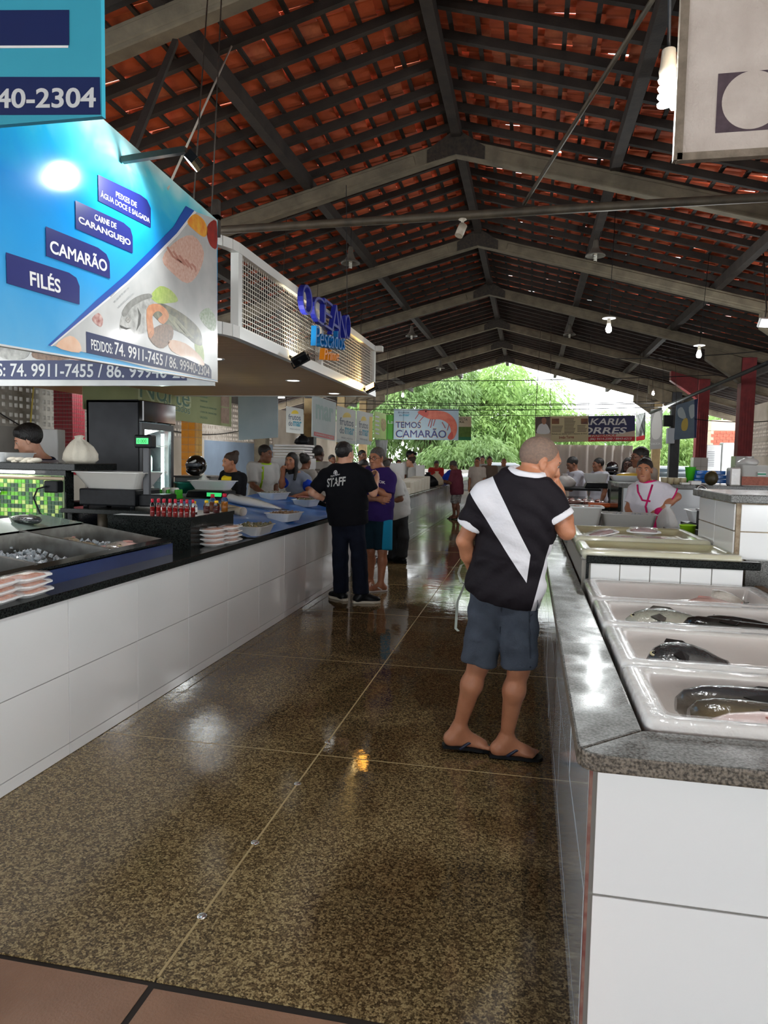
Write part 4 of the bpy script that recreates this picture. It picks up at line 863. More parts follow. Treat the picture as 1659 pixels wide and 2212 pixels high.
# the return board that faces the aisle's near end
YB = 4.62
b2 = thing('shop_sign', 'lower fish sign board with phone numbers hanging behind the huge blue sign', 'sign', (-3.6, YB, 1.99))
P('board', MB().box(-6.2, -2.16, YB, YB+.03, 1.99, 2.75), mat('sign_photo', (206, 206, 202), .25), b2)
k2 = dict(Y=YB); n2 = (0, -1, 0)
pxpoly('text_panel', [(-130, 780), (380, 776), (400, 786), (404, 822), (-130, 819)], M_NAVY2, b2, n2, .001, .0005, **k2)
pxtext('lettering', 'PEDIDOS: 74. 9911-7455 / 86. 99940-2304', mat('print_grey_white', (206, 208, 208), .5), b2, (-112, 812), (440, 818), (-112, 784), .0008, .014, .0025, **k2)
for nm, pts, m in (('fish_print', [(0, 745), (35, 735), (62, 742), (60, 770), (30, 778), (0, 770)], PR('print_silver', (196, 196, 190), (128, 128, 122), 22)), ('fillet_print', [(70, 760), (100, 742), (140, 752), (150, 776), (80, 776)], PR('print_scales', (150, 118, 92), (96, 72, 56), 60)), ('fillet_print', [(150, 776), (146, 752), (190, 758), (196, 776)], PR('print_pink_scales', (204, 150, 126), (226, 196, 180), 50))):
    pxpoly(nm, smoothpts(pts, 3), m, b2, n2, .0012, .0005, **k2)
# near hanging sign
YN = 1.9
b3 = thing('shop_sign', 'turquoise and navy sign corner with phone digits hanging closest overhead', 'sign', (-1.4, YN, 2.5))
x1 = at(219, 120, Y=YN).x; z0 = at(219, 251, Y=YN).z
P('board', MB().box(x1-.9, x1, YN, YN+.018, z0, z0+.6), mat('sign_turquoise', (62, 168, 190), .4, c2=(52, 156, 180), ns=4), b3)
k3 = dict(Y=YN)
pxpoly('text_panel', [(-300, 166), (216, 167), (218, 248), (-300, 250)], M_NAVY2, b3, n2, .001, .0008, **k3); pxpoly('text_panel', [(-300, 24), (150, 22), (150, 98), (-300, 100)], M_NAVY2, b3, n2, .001, .0008, **k3); pxpoly('underline', [(-300, 100), (148, 99), (148, 104), (-300, 106)], M_WHITEP, b3, n2, .0012, .0008, **k3)
pxtext('lettering', '99940-2304', mat('print_grey_white', (206, 208, 208), .5), b3, (-98, 236), (208, 234), (-98, 194), .001, .02, .0025, **k3)
# near cloth banner on the other side
YR = 1.9
b4 = thing('cloth_banner', 'worn pale cloth banner with a dark square and circle mark hanging overhead', 'banner', (.4, YR, 2.3))
xl = at(1470, 170, Y=YR).x; zl = at(1462, 338, Y=YR).z
M_CANV = mat('worn_canvas', (216, 204, 192), .9, c2=(188, 174, 162), ns=9, bump=.4, bs=90)
P('cloth', MB().box(xl, xl+.8, YR, YR+.012, zl, zl+.55), M_CANV, b4)
P('hem', MB().box(xl-.008, xl+.012, YR-.006, YR+.016, zl-.01, zl+.55).box(xl, xl+.8, YR-.006, YR+.016, zl-.012, zl+.006), mat('grubby_hem', (150, 136, 118), .9, c2=(110, 98, 84), ns=30, bump=.5, bs=80), b4)
M_LOGO = mat('faded_purple_print', (92, 76, 82), .9, c2=(74, 60, 66), ns=40); kr = dict(Y=YR)
p0, p1 = at(1541, 288, Y=YR), at(1548, 160, Y=YR); w_ = p1.z-p0.z
P('printed_square', MB().box(p0.x+.004, p0.x+w_*1.02, YR-.001, YR, p0.z, p1.z), M_LOGO, b4)
cx_, cz_ = p0.x+w_*.60, (p0.z+p1.z)/2+.002; rr = w_*.49
P('printed_circle', MB().prism([(cx_+rr*math.cos(2*PI*i/48), YR-.0012, cz_+rr*math.sin(2*PI*i/48)) for i in range(48)], (0, -.0008, 0)), M_CANV, b4)

# canopy
M_PVC = mat('wood_look_lining', (222, 176, 122), .42, c2=(196, 150, 100), ns=3, stretch=(.4, 12, 1))
M_FRW = mat('white_steel_frame', (222, 222, 216), .35, coat=.2)
cn = thing('stall_canopy', 'white framed stall canopy with wire mesh and a wood lining underneath', 'canopy', (-3.6, 7.0, 2.36))
CY0, CY1, CX, CZ0, CZ1 = 4.86, 9.45, -2.1, 2.36, 3.02
arc = [(CX-.34+.34*math.cos(a), CY0-.34*math.sin(a)+.0) for a in [PI/2*i/6 for i in range(7)]]      # rounded near corner
n_ = 0
yb = 4.54
while yb < CY1-.01:
    x1_ = CX-.01 if yb > CY0 else CX-.34+math.sqrt(max(0, .34**2-(CY0-yb)**2))-.01
    P('lining_board', MB().box(-6.4, x1_, yb+.003, min(yb+.12, CY1), CZ0, CZ0+.012), M_PVC, cn); yb += .12
for z, h in ((CZ0-.01, .085), (CZ1-.07, .07)):
    b = MB()
    pth = [(-4.2, CY0-.34)]+[p for p in reversed(arc)]+[(CX, CY1)]
    for (xa, ya), (xb_, yb_) in zip(pth[:-1], pth[1:]): b.beam((xa, ya, z+h/2), (xb_, yb_, z+h/2), .06, h)
    P('rail', b, M_FRW, cn)
P('end_rail', MB().box(-6.4, CX+.03, CY1-.03, CY1+.03, CZ0-.01, CZ0+.05).box(CX-.03, CX+.12, CY1-.05, CY1+.05, CZ1-.07, CZ1), M_FRW, cn)
for y in (CY0+.02, 6.95, CY1-.03): P('post', MB().box(CX-.035, CX+.025, y-.035, y+.035, CZ0, CZ1), M_FRW, cn)
b = MB(); M_WIRE = mat('wire_mesh', (206, 200, 186), .35, metal=.5)
z = CZ0+.09
while z < CZ1-.08: b.box(CX-.004, CX+.0, CY0, CY1, z-.0025, z+.0025); z += .035
y = CY0+.05
while y < CY1: b.box(CX-.006, CX-.003, y-.0025, y+.0025, CZ0+.08, CZ1-.07); y += .045
P('wire_mesh', b, M_WIRE, cn, kind='stuff')
P('backing', MB().box(-3.5, -3.46, CY0+.4, CY1-.3, CZ0+.05, CZ1-.1), mat('dark_backing', (40, 38, 36), .7), cn)
M_DL = mat('downlight_glow', (255, 250, 240), .3, emit=3)
for x, y in ((-2.75, 5.9), (-2.6, 7.6), (-2.55, 9.1), (-4.2, 7.4)):
    t = thing('downlight', {5.9: 'round lit downlight in the canopy lining nearest the camera', 7.6: 'round lit downlight in the middle of the canopy lining', 9.1: 'round lit downlight by the far edge of the canopy lining', 7.4: 'round lit downlight deep in the lining over the fridge'}[y], 'lamp', (x, y, CZ0), 'canopy downlights')
    P('trim_ring', MB().lathe([(.06, CZ0), (.085, CZ0-.006), (.09, CZ0)], (x, y, 0), 24), M_WHITEP, t)
    P('lens', MB().lathe([(0, CZ0-.003), (.066, CZ0-.003), (.066, CZ0)], (x, y, 0), 24), M_DL, t)
    lamp('downlight_beam', 'SPOT', (x, y, CZ0-.02), 4, t, (1, .97, .92), .06, spot=2.2)
# raised letters
M_L1 = mat('letter_royal_blue', (36, 44, 148), .45, spec=.2); M_L2 = mat('letter_sky_blue', (20, 112, 184), .45, spec=.2); M_L3 = mat('letter_orange', (232, 140, 30), .45, spec=.2)
XL = CX+.06
sg = thing('letter_sign', 'raised blue and orange shop name letters mounted on the canopy mesh', 'sign', (XL, 7.2, 2.5))
chars = [('O', 640, 668, 690, 604), ('C', 664, 697, 708, 628), ('E', 688, 722, 726, 640), ('A', 703, 732, 752, 657), ('N', 722, 738, 757, 676), ('O', 735, 750, 742, 675)]
def Lpt(px, py): return at(px, py, X=XL)
YO = [(5.98, 6.42, 3.21, 2.72), (6.40, 6.80, 3.16, 2.68), (6.80, 7.16, 3.16, 2.66), (7.12, 7.56, 3.12, 2.62), (7.52, 7.92, 3.07, 2.63), (7.92, 8.32, 3.03, 2.58)]
for c, x0, yb, x1, yt in [('O', 642, 672, 664, 607), ('C', 667, 690, 693, 631), ('E', 690, 704, 708, 643), ('Â', 706, 722, 727, 650), ('N', 724, 722, 738, 672), ('O', 737, 729, 748, 675)]:
    a = Lpt(x0, yb); text('letter', c.replace('Â', 'A'), M_L1, sg, a, (a.x, Lpt(x1, yb).y, a.z), (a.x, a.y, Lpt(x0, yt).z), .05, -.016, 0)
text('letter', 'Pescados', M_L2, sg, at(671, 747, X=XL), at(736, 757, X=XL), at(671, 703, X=XL), .05, -.008, 0, shear=.1)
text('letter', 'Prime', M_L3, sg, at(685, 777, X=XL), at(719, 780, X=XL), at(685, 752, X=XL), .05, .01, .02, shear=.2)
# floodlights at the lower rail
def flood(label, loc, aim, col, power, emit):
    t = thing('floodlight', label, 'lamp', loc, None); a = Vector(aim).normalized(); q = Vector((0, 0, 1)).rotation_difference(a).to_matrix(); c = Vector(loc)
    P('housing', MB().obox(c, (.14, .10, .035), q), M_BLKP, t, bevel=.006); P('glass', MB().obox(c+a*.019, (.12, .08, .004), q), mat('flood_glow_%d' % emit, col, .2, emit=emit, ec=col), t)
    P('bracket', MB().tube([c-q @ Vector((.08, 0, 0)), c-q @ Vector((.08, 0, .06)), c-q @ Vector((-.08, 0, .06)), c-q @ Vector((-.08, 0, 0))], .008, 6), M_BLKP, t)
    P('mount', MB().tube([c-q @ Vector((0, 0, .03)), (CX+.015, c.y, 2.385)], .014, 6), M_BLKP, t)
    lamp('floodlight_beam', 'SPOT', c+a*.04, power, t, tuple(v/255 for v in col), .04, a, 2.0); return t
flood('small black floodlight on the canopy rail, glowing warm white', (-1.98, 5.95, 2.36), (-.6, .5, 1), (255, 226, 170), 22, 6)
flood('small floodlight with an orange glow at the far end of the canopy', (-1.98, 8.75, 2.40), (-.5, -.9, .7), (255, 176, 70), 30, 30)
# blue sign's own lamp arm
ar = thing('floodlight', 'finned black floodlight on a steel arm over the top of the blue sign', 'lamp', (-1.75, 3.4, 3.0))
a0, a1 = at(262, 345, X=-2.08), at(395, 327, X=-1.6); a0 = at(265, 346, X=-2.09); a1 = Vector((-1.74, 3.40, 3.03))
P('arm', MB().beam(a0, a1, .03, .03), M_IRON, ar); d_ = Vector((.35, .1, -1)).normalized(); q_ = Vector((0, 0, 1)).rotation_difference(Vector((-.7, -.1, -.7)).normalized()).to_matrix(); hc = a1+Vector((.02, .03, -.05))
P('housing', MB().obox(hc, (.05, .15, .02), q_), M_BLKP, ar)
for i in range(9): P('fin', MB().obox(hc+q_ @ Vector((0, -.068+.017*i, -.022)), (.05, .004, .028), q_), M_BLKP, ar)
P('lens', MB().obox(hc+q_ @ Vector((0, 0, .012)), (.045, .14, .003), q_), mat('flood_white', (255, 255, 255), .2, emit=6), ar)
lamp('sign_flood_beam', 'SPOT', hc+q_ @ Vector((0, 0, .03)), 26, ar, (.95, .98, 1), .05, Vector((-.75, -.35, -.55)), 2.4)
# hanging wires of the sign
for i, (a, b, l) in enumerate(((at(500, 100, Y=6.2), at(362, 408, X=-2.1), 'pale rope knotted round the first roof frame, holding the blue sign'), ((-2.35, 5.2, 5.4), (-2.12, 4.5, 3.09), 'thin dark wire dropping from the roof to the far end of the blue sign'), ((-2.5, 5.3, 5.4), (-2.15, 4.3, 3.09), 'second thin dark wire to the top of the blue sign'))):
    solo('rope' if i == 0 else 'wire', MB().tube([a, b], .008 if i == 0 else .005, 6), mat('pale_rope', (186, 180, 166), .8) if i == 0 else M_IRON, l, 'rope' if i == 0 else 'wire')
bk = solo('sign_bracket', MB().box(-2.55, -2.1, 4.56, 4.6, 3.09, 3.12).box(-2.14, -2.1, 4.56, 4.6, 2.98, 3.22).box(-2.5, -2.16, 4.57, 4.59, 2.98, 3.09), M_IRON, 'black metal bracket at the top far corner of the blue sign', 'bracket')
# ------------------------------------------------------------------ counter on the other side of the aisle
c3 = thing('market_counter', 'grey granite topped white tiled counter corner with sunken foam boxes', 'counter', (.7, 1.7, 0))
P('core', MB().box(.168, 1.18, 1.668, 3.97, 0, .62).box(.168, .285, 3.97, 30, 0, .62).box(.168, .285, 1.668, 30, .62, .82).box(.285, 2.3, 1.668, 1.755, .62, .82).box(1.18, 2.3, 1.668, 4.09, 0, .82), M_BODY, c3)
counter_tiles(c3, 'y', 1.668, -1, [.176, .80, 1.43, 2.06], [.0, .10, .495, .815], M_WTILE, g=.003)
counter_tiles(c3, 'x', .168, -1, [1.672+.632*k for k in range(40)], [.0, .10, .495, .815], M_WTILEG)
P('corner_edge', MB().box(.1612, .1685, 1.659, 1.672, .0, .815), mat('red_brown_edge', (104, 44, 40), .6, c2=(150, 120, 104), ns=30), c3)
def slabpoly(pts, z0, z1): return MB().prism([(x, y, z0) for x, y in pts], (0, 0, z1-z0))
cr_ = [(.128+.05-.05*math.cos(a), 1.585+.05-.05*math.sin(a)) for a in [PI/2*i/6 for i in range(7)]]
P('granite_strip', slabpoly([(.128, 30), (.128, 1.635)]+[cr_[k] for k in range(3)]+[(.288, 1.764), (.288, 30)], .82, .862), M_GRGRY, c3, bevel=.006, seg=2)
P('granite_strip', slabpoly([cr_[3-1], *cr_[3:], (2.3, 1.585), (2.3, 1.762), (.291, 1.762)], .82, .862), M_GRGRY, c3, bevel=.006, seg=2)
for o in c3.children:
    if o.name.startswith('granite_strip'):
        o.data.materials.append(M_GREDGE)
        for f in o.data.polygons:
            if abs(f.normal.z) < .6: f.material_index = 1
M_STYRO = mat('wrapped_foam_box', (226, 224, 220), .22, c2=(204, 198, 190), ns=3, coat=1, bump=.55, bs=34); M_STYRO2 = mat('foam_box_inside', (218, 212, 208), .3, c2=(196, 186, 178), ns=3, coat=.6, bump=.2, bs=20)
M_STYROY = mat('yellowed_foam', (216, 212, 176), .3, c2=(190, 182, 136), ns=3, coat=.8, bump=.35, bs=30)
def foambox(label, x0, x1, y0, y1, zt, depth, m, mi, wall=.062, name='foam_box', inner=None):
    L, W = x1-x0, y1-y0; c = ((x0+x1)/2, (y0+y1)/2, 0); t = thing(name, label, 'box', (c[0], c[1], zt-depth))
    R = lambda d, r, z: rrect(L-2*d, W-2*d, r, z, 6, c)
    P('shell', MB().rings([R(.01, .03, zt-depth), R(.0, .035, zt-.03), R(.004, .035, zt-.008), R(.016, .03, zt), R(wall-.012, .025, zt), R(wall, .02, zt-.01)], cap=(True, False)), m, t)
    P('inside', MB().rings([R(wall, .02, zt-.01), R(wall+.02, .02, zt-depth+.03), R(wall+.05, .01, zt-depth+.028)], cap=(False, True)), mi, t)
    P('cling_film', MB().rings([R(-.002, .037, zt-.06), R(-.003, .037, zt-.02), R(.0, .037, zt-.004), R(.014, .03, zt+.003), R(wall-.004, .025, zt+.003)], cap=(False, False)), M_FILM, t); return t
foambox('nearest wrapped foam box, holding catfish and a white bellied fish', .30, 1.17, 1.775, 2.285, .882, .16, M_STYRO, M_STYRO2)
foambox('second wrapped foam box, holding one dark spiny fish', .305, 1.17, 2.30, 2.845, .882, .16, M_STYRO, M_STYRO2)
foambox('third wrapped foam box, holding two silver fish heads and dark catfish', .305, 1.17, 2.86, 3.37, .882, .16, M_STYRO, M_STYRO2)
foambox('farthest sunken foam box, holding pink cut fish', .305, 1.18, 3.385, 3.96, .882, .16, M_STYRO, M_STYRO2)
F_CAT = fishmat('skin_catfish', (40, 42, 45), (120, 112, 100), .07, mid=(64, 65, 66), rough=.12); F_WHT = fishmat('skin_white_belly', (226, 208, 202), (238, 222, 218), .09, mid=(232, 206, 200), rough=.2)
F_TAMB = fishmat('skin_tambaqui', (74, 76, 70), (214, 208, 192), .09, mid=(176, 176, 160), scale=130)
def fish_on(label, p0, p1, hh, tt, m, fin, kind='long', bend=0, up=0, **kw):
    p0, p1 = Vector(p0), Vector(p1); d = p1-p0; o = fish(label, (p0+p1)/2, 0, d.length/1.05, hh, tt, m, fin, kind, bend, **kw); o.rotation_euler = (up, 0, math.atan2(d.y, d.x)); return o
F_MOT = fishmat('skin_mottled', (66, 64, 58), (140, 126, 96), .07, mid=(88, 82, 70), rough=.14)
fish_on('dark catfish lying along the back wall of the nearest foam box', (.385, 2.16, .782), (1.1, 2.15, .775), .062, .05, F_CAT, M_FIND, 'cat', bend=-.08, up=.5)
fish_on('grey mottled catfish in the middle of the nearest foam box', (.40, 2.03, .768), (1.1, 2.05, .765), .07, .05, F_MOT, M_FIN, 'cat', bend=.06, up=.25)
fish_on('white bellied fish in front inside the nearest foam box', (.42, 1.945, .762), (1.02, 1.93, .765), .075, .055, F_WHT, M_FINP, 'long', bend=-.1, up=.15)
fish_on('black spiny finned fish alone in the second foam box', (.40, 2.62, .755), (.72, 2.67, .745), .10, .06, F_DARK, M_FIND, 'round', up=.45, tail=False)
fish_on('upper silver fish with its brown head against the third box wall', (.40, 3.20, .785), (.80, 3.22, .775), .085, .05, F_TAMB, M_FIN, 'round', up=.5)
fish_on('lower silver fish in front inside the third box', (.40, 3.03, .765), (.80, 3.03, .755), .08, .05, fishmat('skin_tambaqui_grey', (60, 64, 66), (206, 206, 200), .09, mid=(160, 164, 160), scale=130), M_FIN, 'round', up=.35)
fish_on('long black catfish bending across the third foam box', (.62, 3.09, .79), (1.12, 3.16, .76), .05, .05, F_BLK, M_FIND, 'cat', bend=.3, up=.3)
fish_on('black catfish behind the bent one in the third foam box', (.70, 3.24, .78), (1.12, 3.25, .77), .045, .05, F_BLK, M_FIND, 'cat', bend=-.2, up=.5)
fish_on('dark catfish in front at the far side of the third foam box', (.78, 2.98, .755), (1.14, 3.0, .75), .045, .045, F_CAT, M_FIND, 'cat', bend=-.15, up=.3)
fish_on('pink gutted fish half in the farthest sunken box', (.72, 3.60, .775), (1.04, 3.66, .76), .08, .05, fishmat('skin_pink_gut', (206, 160, 150), (226, 206, 190), .09, mid=(232, 200, 186)), M_FINP, 'long', up=.5)
fish_on('yellowish cut tail piece behind the pink gutted fish', (.86, 3.80, .80), (1.06, 3.72, .77), .075, .05, fishmat('skin_pale', (170, 160, 140), (222, 216, 204), .1), M_FIN, 'long', cut=(.25, .95))
# raised ledge behind the boxes
lg = thing('raised_ledge', 'raised ledge with small white tiles and a granite lip behind the sunken boxes', 'ledge', (.75, 4.1, .62))
P('core', MB().box(.30, 1.105, 4.0, 5.5, .62, .975), M_GROUT, lg)
counter_tiles(lg, 'y', 4.0, -1, [.345+.155*k for k in range(6)], [.86, .962], M_WTILE, g=.0025)
P('granite_lip', MB().box(.322, 1.2, 3.975, 4.03, .962, 1.004), M_GRBLK, lg, bevel=.005); P('end_edge', MB().box(.322, .338, 3.985, 4.02, .80, .962), M_GRBLK, lg)
foambox('yellowed foam box cover with flat floor nearest behind the granite lip', .30, 1.13, 4.03, 4.55, 1.03, .06, M_STYROY, M_STYROY, .05, 'foam_cover')
foambox('yellowed foam box cover carrying four fish packs', .30, 1.10, 4.57, 5.38, 1.05, .07, M_STYROY, M_STYROY, .05, 'foam_cover')
M_REDF = mat('red_fish_skin', (150, 66, 66), .2, c2=(200, 130, 124), ns=50, coat=1, bump=.5, bs=60); M_BRF = mat('brown_fish_skin', (110, 66, 64), .2, c2=(160, 110, 104), ns=30, coat=1)
def fpack(label, loc, rz, m, tilt=0):
    t = thing('fish_pack', label, 'pack', loc); t.rotation_euler = (0, tilt, rz)
    o = P('foam_tray', tray_mb(.21, .15, .022, .03, .004, .012, .03), M_FOAM); o.parent = t
    o = P('fish', MB().ell((0, 0, .024), (.085, .05, .022), 18, 8), m); o.parent = t
    o = P('cling_film', MB().rings([rrect(.208, .148, .04, .023), rrect(.16, .11, .04, .046), rrect(.06, .05, .02, .051)], cap=(False, True)), M_FILM); o.parent = t
fpack('tilted fish pack with a brown fillet at the near end of the row', (.475, 4.75, 1.03), .15, M_BRF, -.22)
fpack('fish pack with a scaly red fish lying between two others', (.60, 4.68, 1.005), .05, M_REDF)
fpack('fish pack underneath at the far end of the row', (.80, 4.72, 1.005), -.05, M_REDF)
fpack('fish pack with a silvery film lying on top of another one', (.74, 4.82, 1.05), -.1, M_BRF)
# granite side strip, upstand and the tiled cabinet
sd = thing('side_worktop', 'dark wet granite strip with a wooden edge beside the foam boxes', 'worktop', (1.5, 3.0, .6))
P('strip', MB().box(1.24, 2.3, 1.77, 4.1, .825, .868), M_GRGRY, sd); P('wood_edge', MB().box(1.195, 1.235, 1.9, 4.05, .84, .872), mat('old_wood', (120, 92, 64), .7, c2=(86, 64, 44), ns=8), sd)
P('upstand', MB().box(1.16, 2.3, 4.1, 4.14, .86, 1.0), M_GRGRY, sd)
cb = thing('tiled_cabinet', 'white tiled block with a grey granite top beside the raised ledge', 'cabinet', (1.6, 4.6, 0))
P('core', MB().box(1.115, 2.3, 4.16, 5.0, 0, 1.305), mat('rusty_grout', (176, 160, 136), .9, c2=(120, 100, 80), ns=40), cb)
counter_tiles(cb, 'y', 4.16, -1, [1.135+.168*k for k in range(7)], [.995+.0, 1.148, 1.3], M_WTILE, g=.003)
counter_tiles(cb, 'x', 1.115, -1, [4.17, 4.58, 4.99], [.84, .995, 1.15, 1.3], M_WTILE, g=.003)
P('granite_top', MB().box(1.075, 2.3, 4.12, 5.05, 1.305, 1.35), M_GRGRY, cb, bevel=.005)
solo('black_dish', MB().lathe([(0, 0), (.10, .005), (.16, .05), (.155, .055), (.095, .012), (0, .01)], (1.48, 3.95, .87), 28), mat('speckled_enamel', (16, 18, 26), .1, c2=(20, 22, 32), ns=10, coat=.6), 'black enamel dish at the picture edge beside the granite upstand', 'dish')
# surface behind, tubs and the till corner
bk2 = thing('work_counter', 'low tiled work counter carrying two plastic tubs behind the fish packs', 'counter', (.7, 6.1, 0))
P('body', MB().box(.30, 1.08, 5.55, 6.75, 0, .90), M_GROUT, bk2); P('top', MB().box(.28, 1.10, 5.52, 6.78, .90, .935), M_GRGRY, bk2)
M_SHT = mat('shrimp_seen_through', (222, 170, 150), .3, c2=(196, 120, 100), ns=26)
t1 = tub('tall milky tub of pink shrimp by the leaning man\'s elbow', (.47, 6.25, .936), .30, .28, .20, M_MILK, 1, M_SHT, 0, .03, lr=.02)
P('lid_rim', MB().rings([rrect(.315, .295, .04, 1.13, 5, (.47, 6.25, 0)), rrect(.315, .295, .04, 1.145, 5, (.47, 6.25, 0)), rrect(.27, .25, .03, 1.145, 5, (.47, 6.25, 0)), rrect(.27, .25, .03, 1.13, 5, (.47, 6.25, 0))], closed=True), M_WPLA, t1)
t2 = tub('wide milky tub of ice and shells next to the woman in white and pink', (.84, 6.35, .936), .46, .3, .15, M_MILK, 1, M_ICE, 0, .03, lr=.016)
P('handle', MB().tube([(.615, 6.3, 1.05), (.6, 6.25, 1.0), (.61, 6.22, .97)], .006, 6), M_CHROME, t2)
till = thing('low_table', 'low black topped table in the corner behind the tiled block', 'table', (1.5, 5.8, 0))
P('top', MB().box(1.14, 2.2, 5.3, 6.4, .94, .975), M_GRBLK, till); P('body', MB().box(1.2, 2.2, 5.4, 6.35, 0, .94), M_WTILE, till)
def px(x, y, Y): return at(x, y, Y=Y)
q = px(1548, 1164, 5.8); 
bx = thing('till_box', 'black lidded till box with a small phone on top in the corner', 'box', (q.x, 5.8, .975))
P('body', MB().box(q.x-.11, q.x+.14, 5.75, 6.0, .975, 1.15), M_BLKP, bx, bevel=.006); P('lid', MB().box(q.x-.115, q.x+.145, 5.74, 6.01, 1.15, 1.165), mat('grey_lid', (150, 152, 156), .3), bx)
solo('desk_phone', MB().box(q.x-.02, q.x+.14, 5.8, 5.93, 1.166, 1.20).box(q.x-.02, q.x+.12, 5.76, 5.80, 1.185, 1.225), M_BLKP, 'black desk phone lying on the till box', 'phone', bevel=.008)
q2 = px(1485, 1150, 5.45); bucketm('lime green plastic cup at the near edge of the low table', (q2.x, 5.45, .976), .055, .1, mat('lime_plastic', (168, 230, 40), .35), 'cup', .85)
q3 = px(1508, 1160, 5.5)
cl = thing('hand_tool', 'yellow and grey strapping tool beside the lime cup', 'tool', (q3.x, 5.5, .976))
P('base', MB().box(q3.x-.04, q3.x+.05, 5.45, 5.53, .976, 1.0), mat('yellow_plastic', (236, 190, 30), .4), cl, bevel=.008); P('head', MB().box(q3.x-.03, q3.x+.04, 5.46, 5.52, 1.0, 1.04), mat('grey_plastic', (92, 94, 92), .5), cl, bevel=.006)
for s in (-1, 1): P('knob', MB().tube([(q3.x+.005+s*.05, 5.48, 1.015), (q3.x+.005+s*.07, 5.48, 1.02)], .012, 8), mat('red_plastic', (190, 40, 40), .4), cl)
q4 = px(1535, 1125, 6.2); solo('white_tray', tray_mb(.42, .3, .10, .03, .006, .014, .03, c=(q4.x+.02, 6.2, 1.04)), M_WPLA, 'white lidless tub standing on black boxes under the chrome tap', 'tub')
solo('black_crate', MB().box(q4.x-.2, q4.x+.2, 6.05, 6.36, .976, 1.035), M_BLKP, 'flat black crate under the white lidless tub', 'crate', bevel=.005)
bag('white plastic bag hanging limp behind the woman in white and pink', (1.27, 6.95, .90), .085, .24, ph=2)
solo('bag_rack', MB().box(1.05, 1.55, 6.9, 7.2, .0, .88), M_BLKP, 'black rack under the limp white plastic bag', 'rack')
# tall partition counter with tap
pt = thing('tall_counter', 'tall grey tiled counter with granite top behind the woman in white and pink', 'counter', (2.0, 8.2, 0))
P('core', MB().box(.985, 3.3, 8.01, 8.7, 0, 1.255), M_GROUT, pt); counter_tiles(pt, 'y', 8.01, -1, [1.0+.39*k for k in range(7)], [.2, .72, 1.25], M_WTILEG)
P('granite_top', MB().box(.95, 3.35, 7.96, 8.75, 1.255, 1.3), M_GRGRY, pt, bevel=.004); P('end_panel', MB().box(.95, .985, 7.98, 8.7, .8, 1.255), M_GRBLK, pt)
tp0 = px(1527, 1080, 7.98)
tapo = thing('tap', 'chrome swan neck tap on the tall grey tiled counter', 'tap', (tp0.x, 7.98, tp0.z-.02))
P('spout', MB().tube([(tp0.x, 8.0, tp0.z), (tp0.x, 7.95, tp0.z), (tp0.x, 7.93, tp0.z+.06), (tp0.x-.03, 7.93, tp0.z+.13), (tp0.x-.07, 7.93, tp0.z+.155), (tp0.x-.10, 7.93, tp0.z+.14), (tp0.x-.11, 7.93, tp0.z+.10)], .010, 8), M_CHROME, tapo)
P('handle', MB().tube([(tp0.x-.01, 7.93, tp0.z-.005), (tp0.x+.05, 7.93, tp0.z-.015)], .009, 8).tube([(tp0.x+.045, 7.93, tp0.z+.015), (tp0.x+.05, 7.93, tp0.z-.045)], .006, 6), M_CHROME, tapo)
def onbar(x): return px(x, 1047, 8.2).x
zt = 1.30
q = onbar(1492); pc = thing('pitcher', 'green plastic pitcher on the tall granite topped counter', 'pitcher', (q, 8.25, zt))
P('jug', MB().lathe([(.035, zt), (.055, zt+.18), (.06, zt+.19), (.05, zt+.185), (.03, zt+.01)], (q, 8.25, 0), 20), M_GRN, pc); P('handle', MB().tube([(q+.05, 8.25, zt+.16), (q+.09, 8.25, zt+.15), (q+.085, 8.25, zt+.06), (q+.045, 8.25, zt+.04)], .008, 6), M_GRN, pc)
x0, x1_ = onbar(1497), onbar(1574)
b = MB()
for k in range(3): b.rings([rrect((x1_-x0)*(1-.06*k), .3, .05, zt+.045*k+z, 6, ((x0+x1_)/2+.01*math.sin(k*3), 8.35, 0)) for z in (.02, .03, .055, .062)])
solo('folded_tarp', b, mat('blue_tarp', (24, 110, 200), .3), 'blue folded plastic tarp on the tall granite topped counter', 'tarp')
q = onbar(1528); co = thing('coconut', 'green brown coconut with its top cut off on the tall counter', 'coconut', (q, 8.05, zt))
P('husk', MB().ell((q, 8.05, zt+.075), (.068, .068, .078), 18, 12), mat('coconut_husk', (74, 66, 34), .5, c2=(40, 30, 18), ns=6), co); P('cut_top', MB().ell((q+.01, 8.045, zt+.135), (.035, .03, .018), 12, 6), mat('coconut_flesh', (206, 180, 130), .8), co)
for i, (a, b_) in enumerate(((1466, 1484), (1486, 1508))):
    solo('paper_pack', MB().box(onbar(a), onbar(b_), 8.05, 8.2, zt, zt+.022+.02*i), M_WHITEP, ('flat white paper pack left of the coconut', 'thicker white paper pack touching the coconut')[i], 'pack', bevel=.004)
x0, x1_ = onbar(1567), onbar(1590); solo('foam_block', MB().box(x0, x1_, 8.03, 8.2, zt, zt+.19), mat('wrapped_foam_box', (226, 224, 220), .22), 'wrapped white foam block between the blue tarp and the shrimp tub', 'block', bevel=.012)
q = onbar(1632); ts = tub('large milky tub of dried shrimp with a green label on the tall counter', (q, 8.2, zt), .40, .3, .22, M_MILK, 1, mat('dried_shrimp', (186, 110, 88), .6, c2=(150, 84, 66), ns=60), 0, .02, lr=.014)
P('seen_contents', MB().box(q-.177, q+.177, 8.058, 8.0645, zt+.01, zt+.10), mat('dried_shrimp', (186, 110, 88), .6), ts)
P('label', MB().box(q-.03, q+.05, 8.045, 8.0475, zt+.11, zt+.15), M_WHITEP, ts); P('label_band', MB().box(q-.03, q+.05, 8.043, 8.0448, zt+.12, zt+.137), mat('label_green', (40, 150, 110), .5), ts)
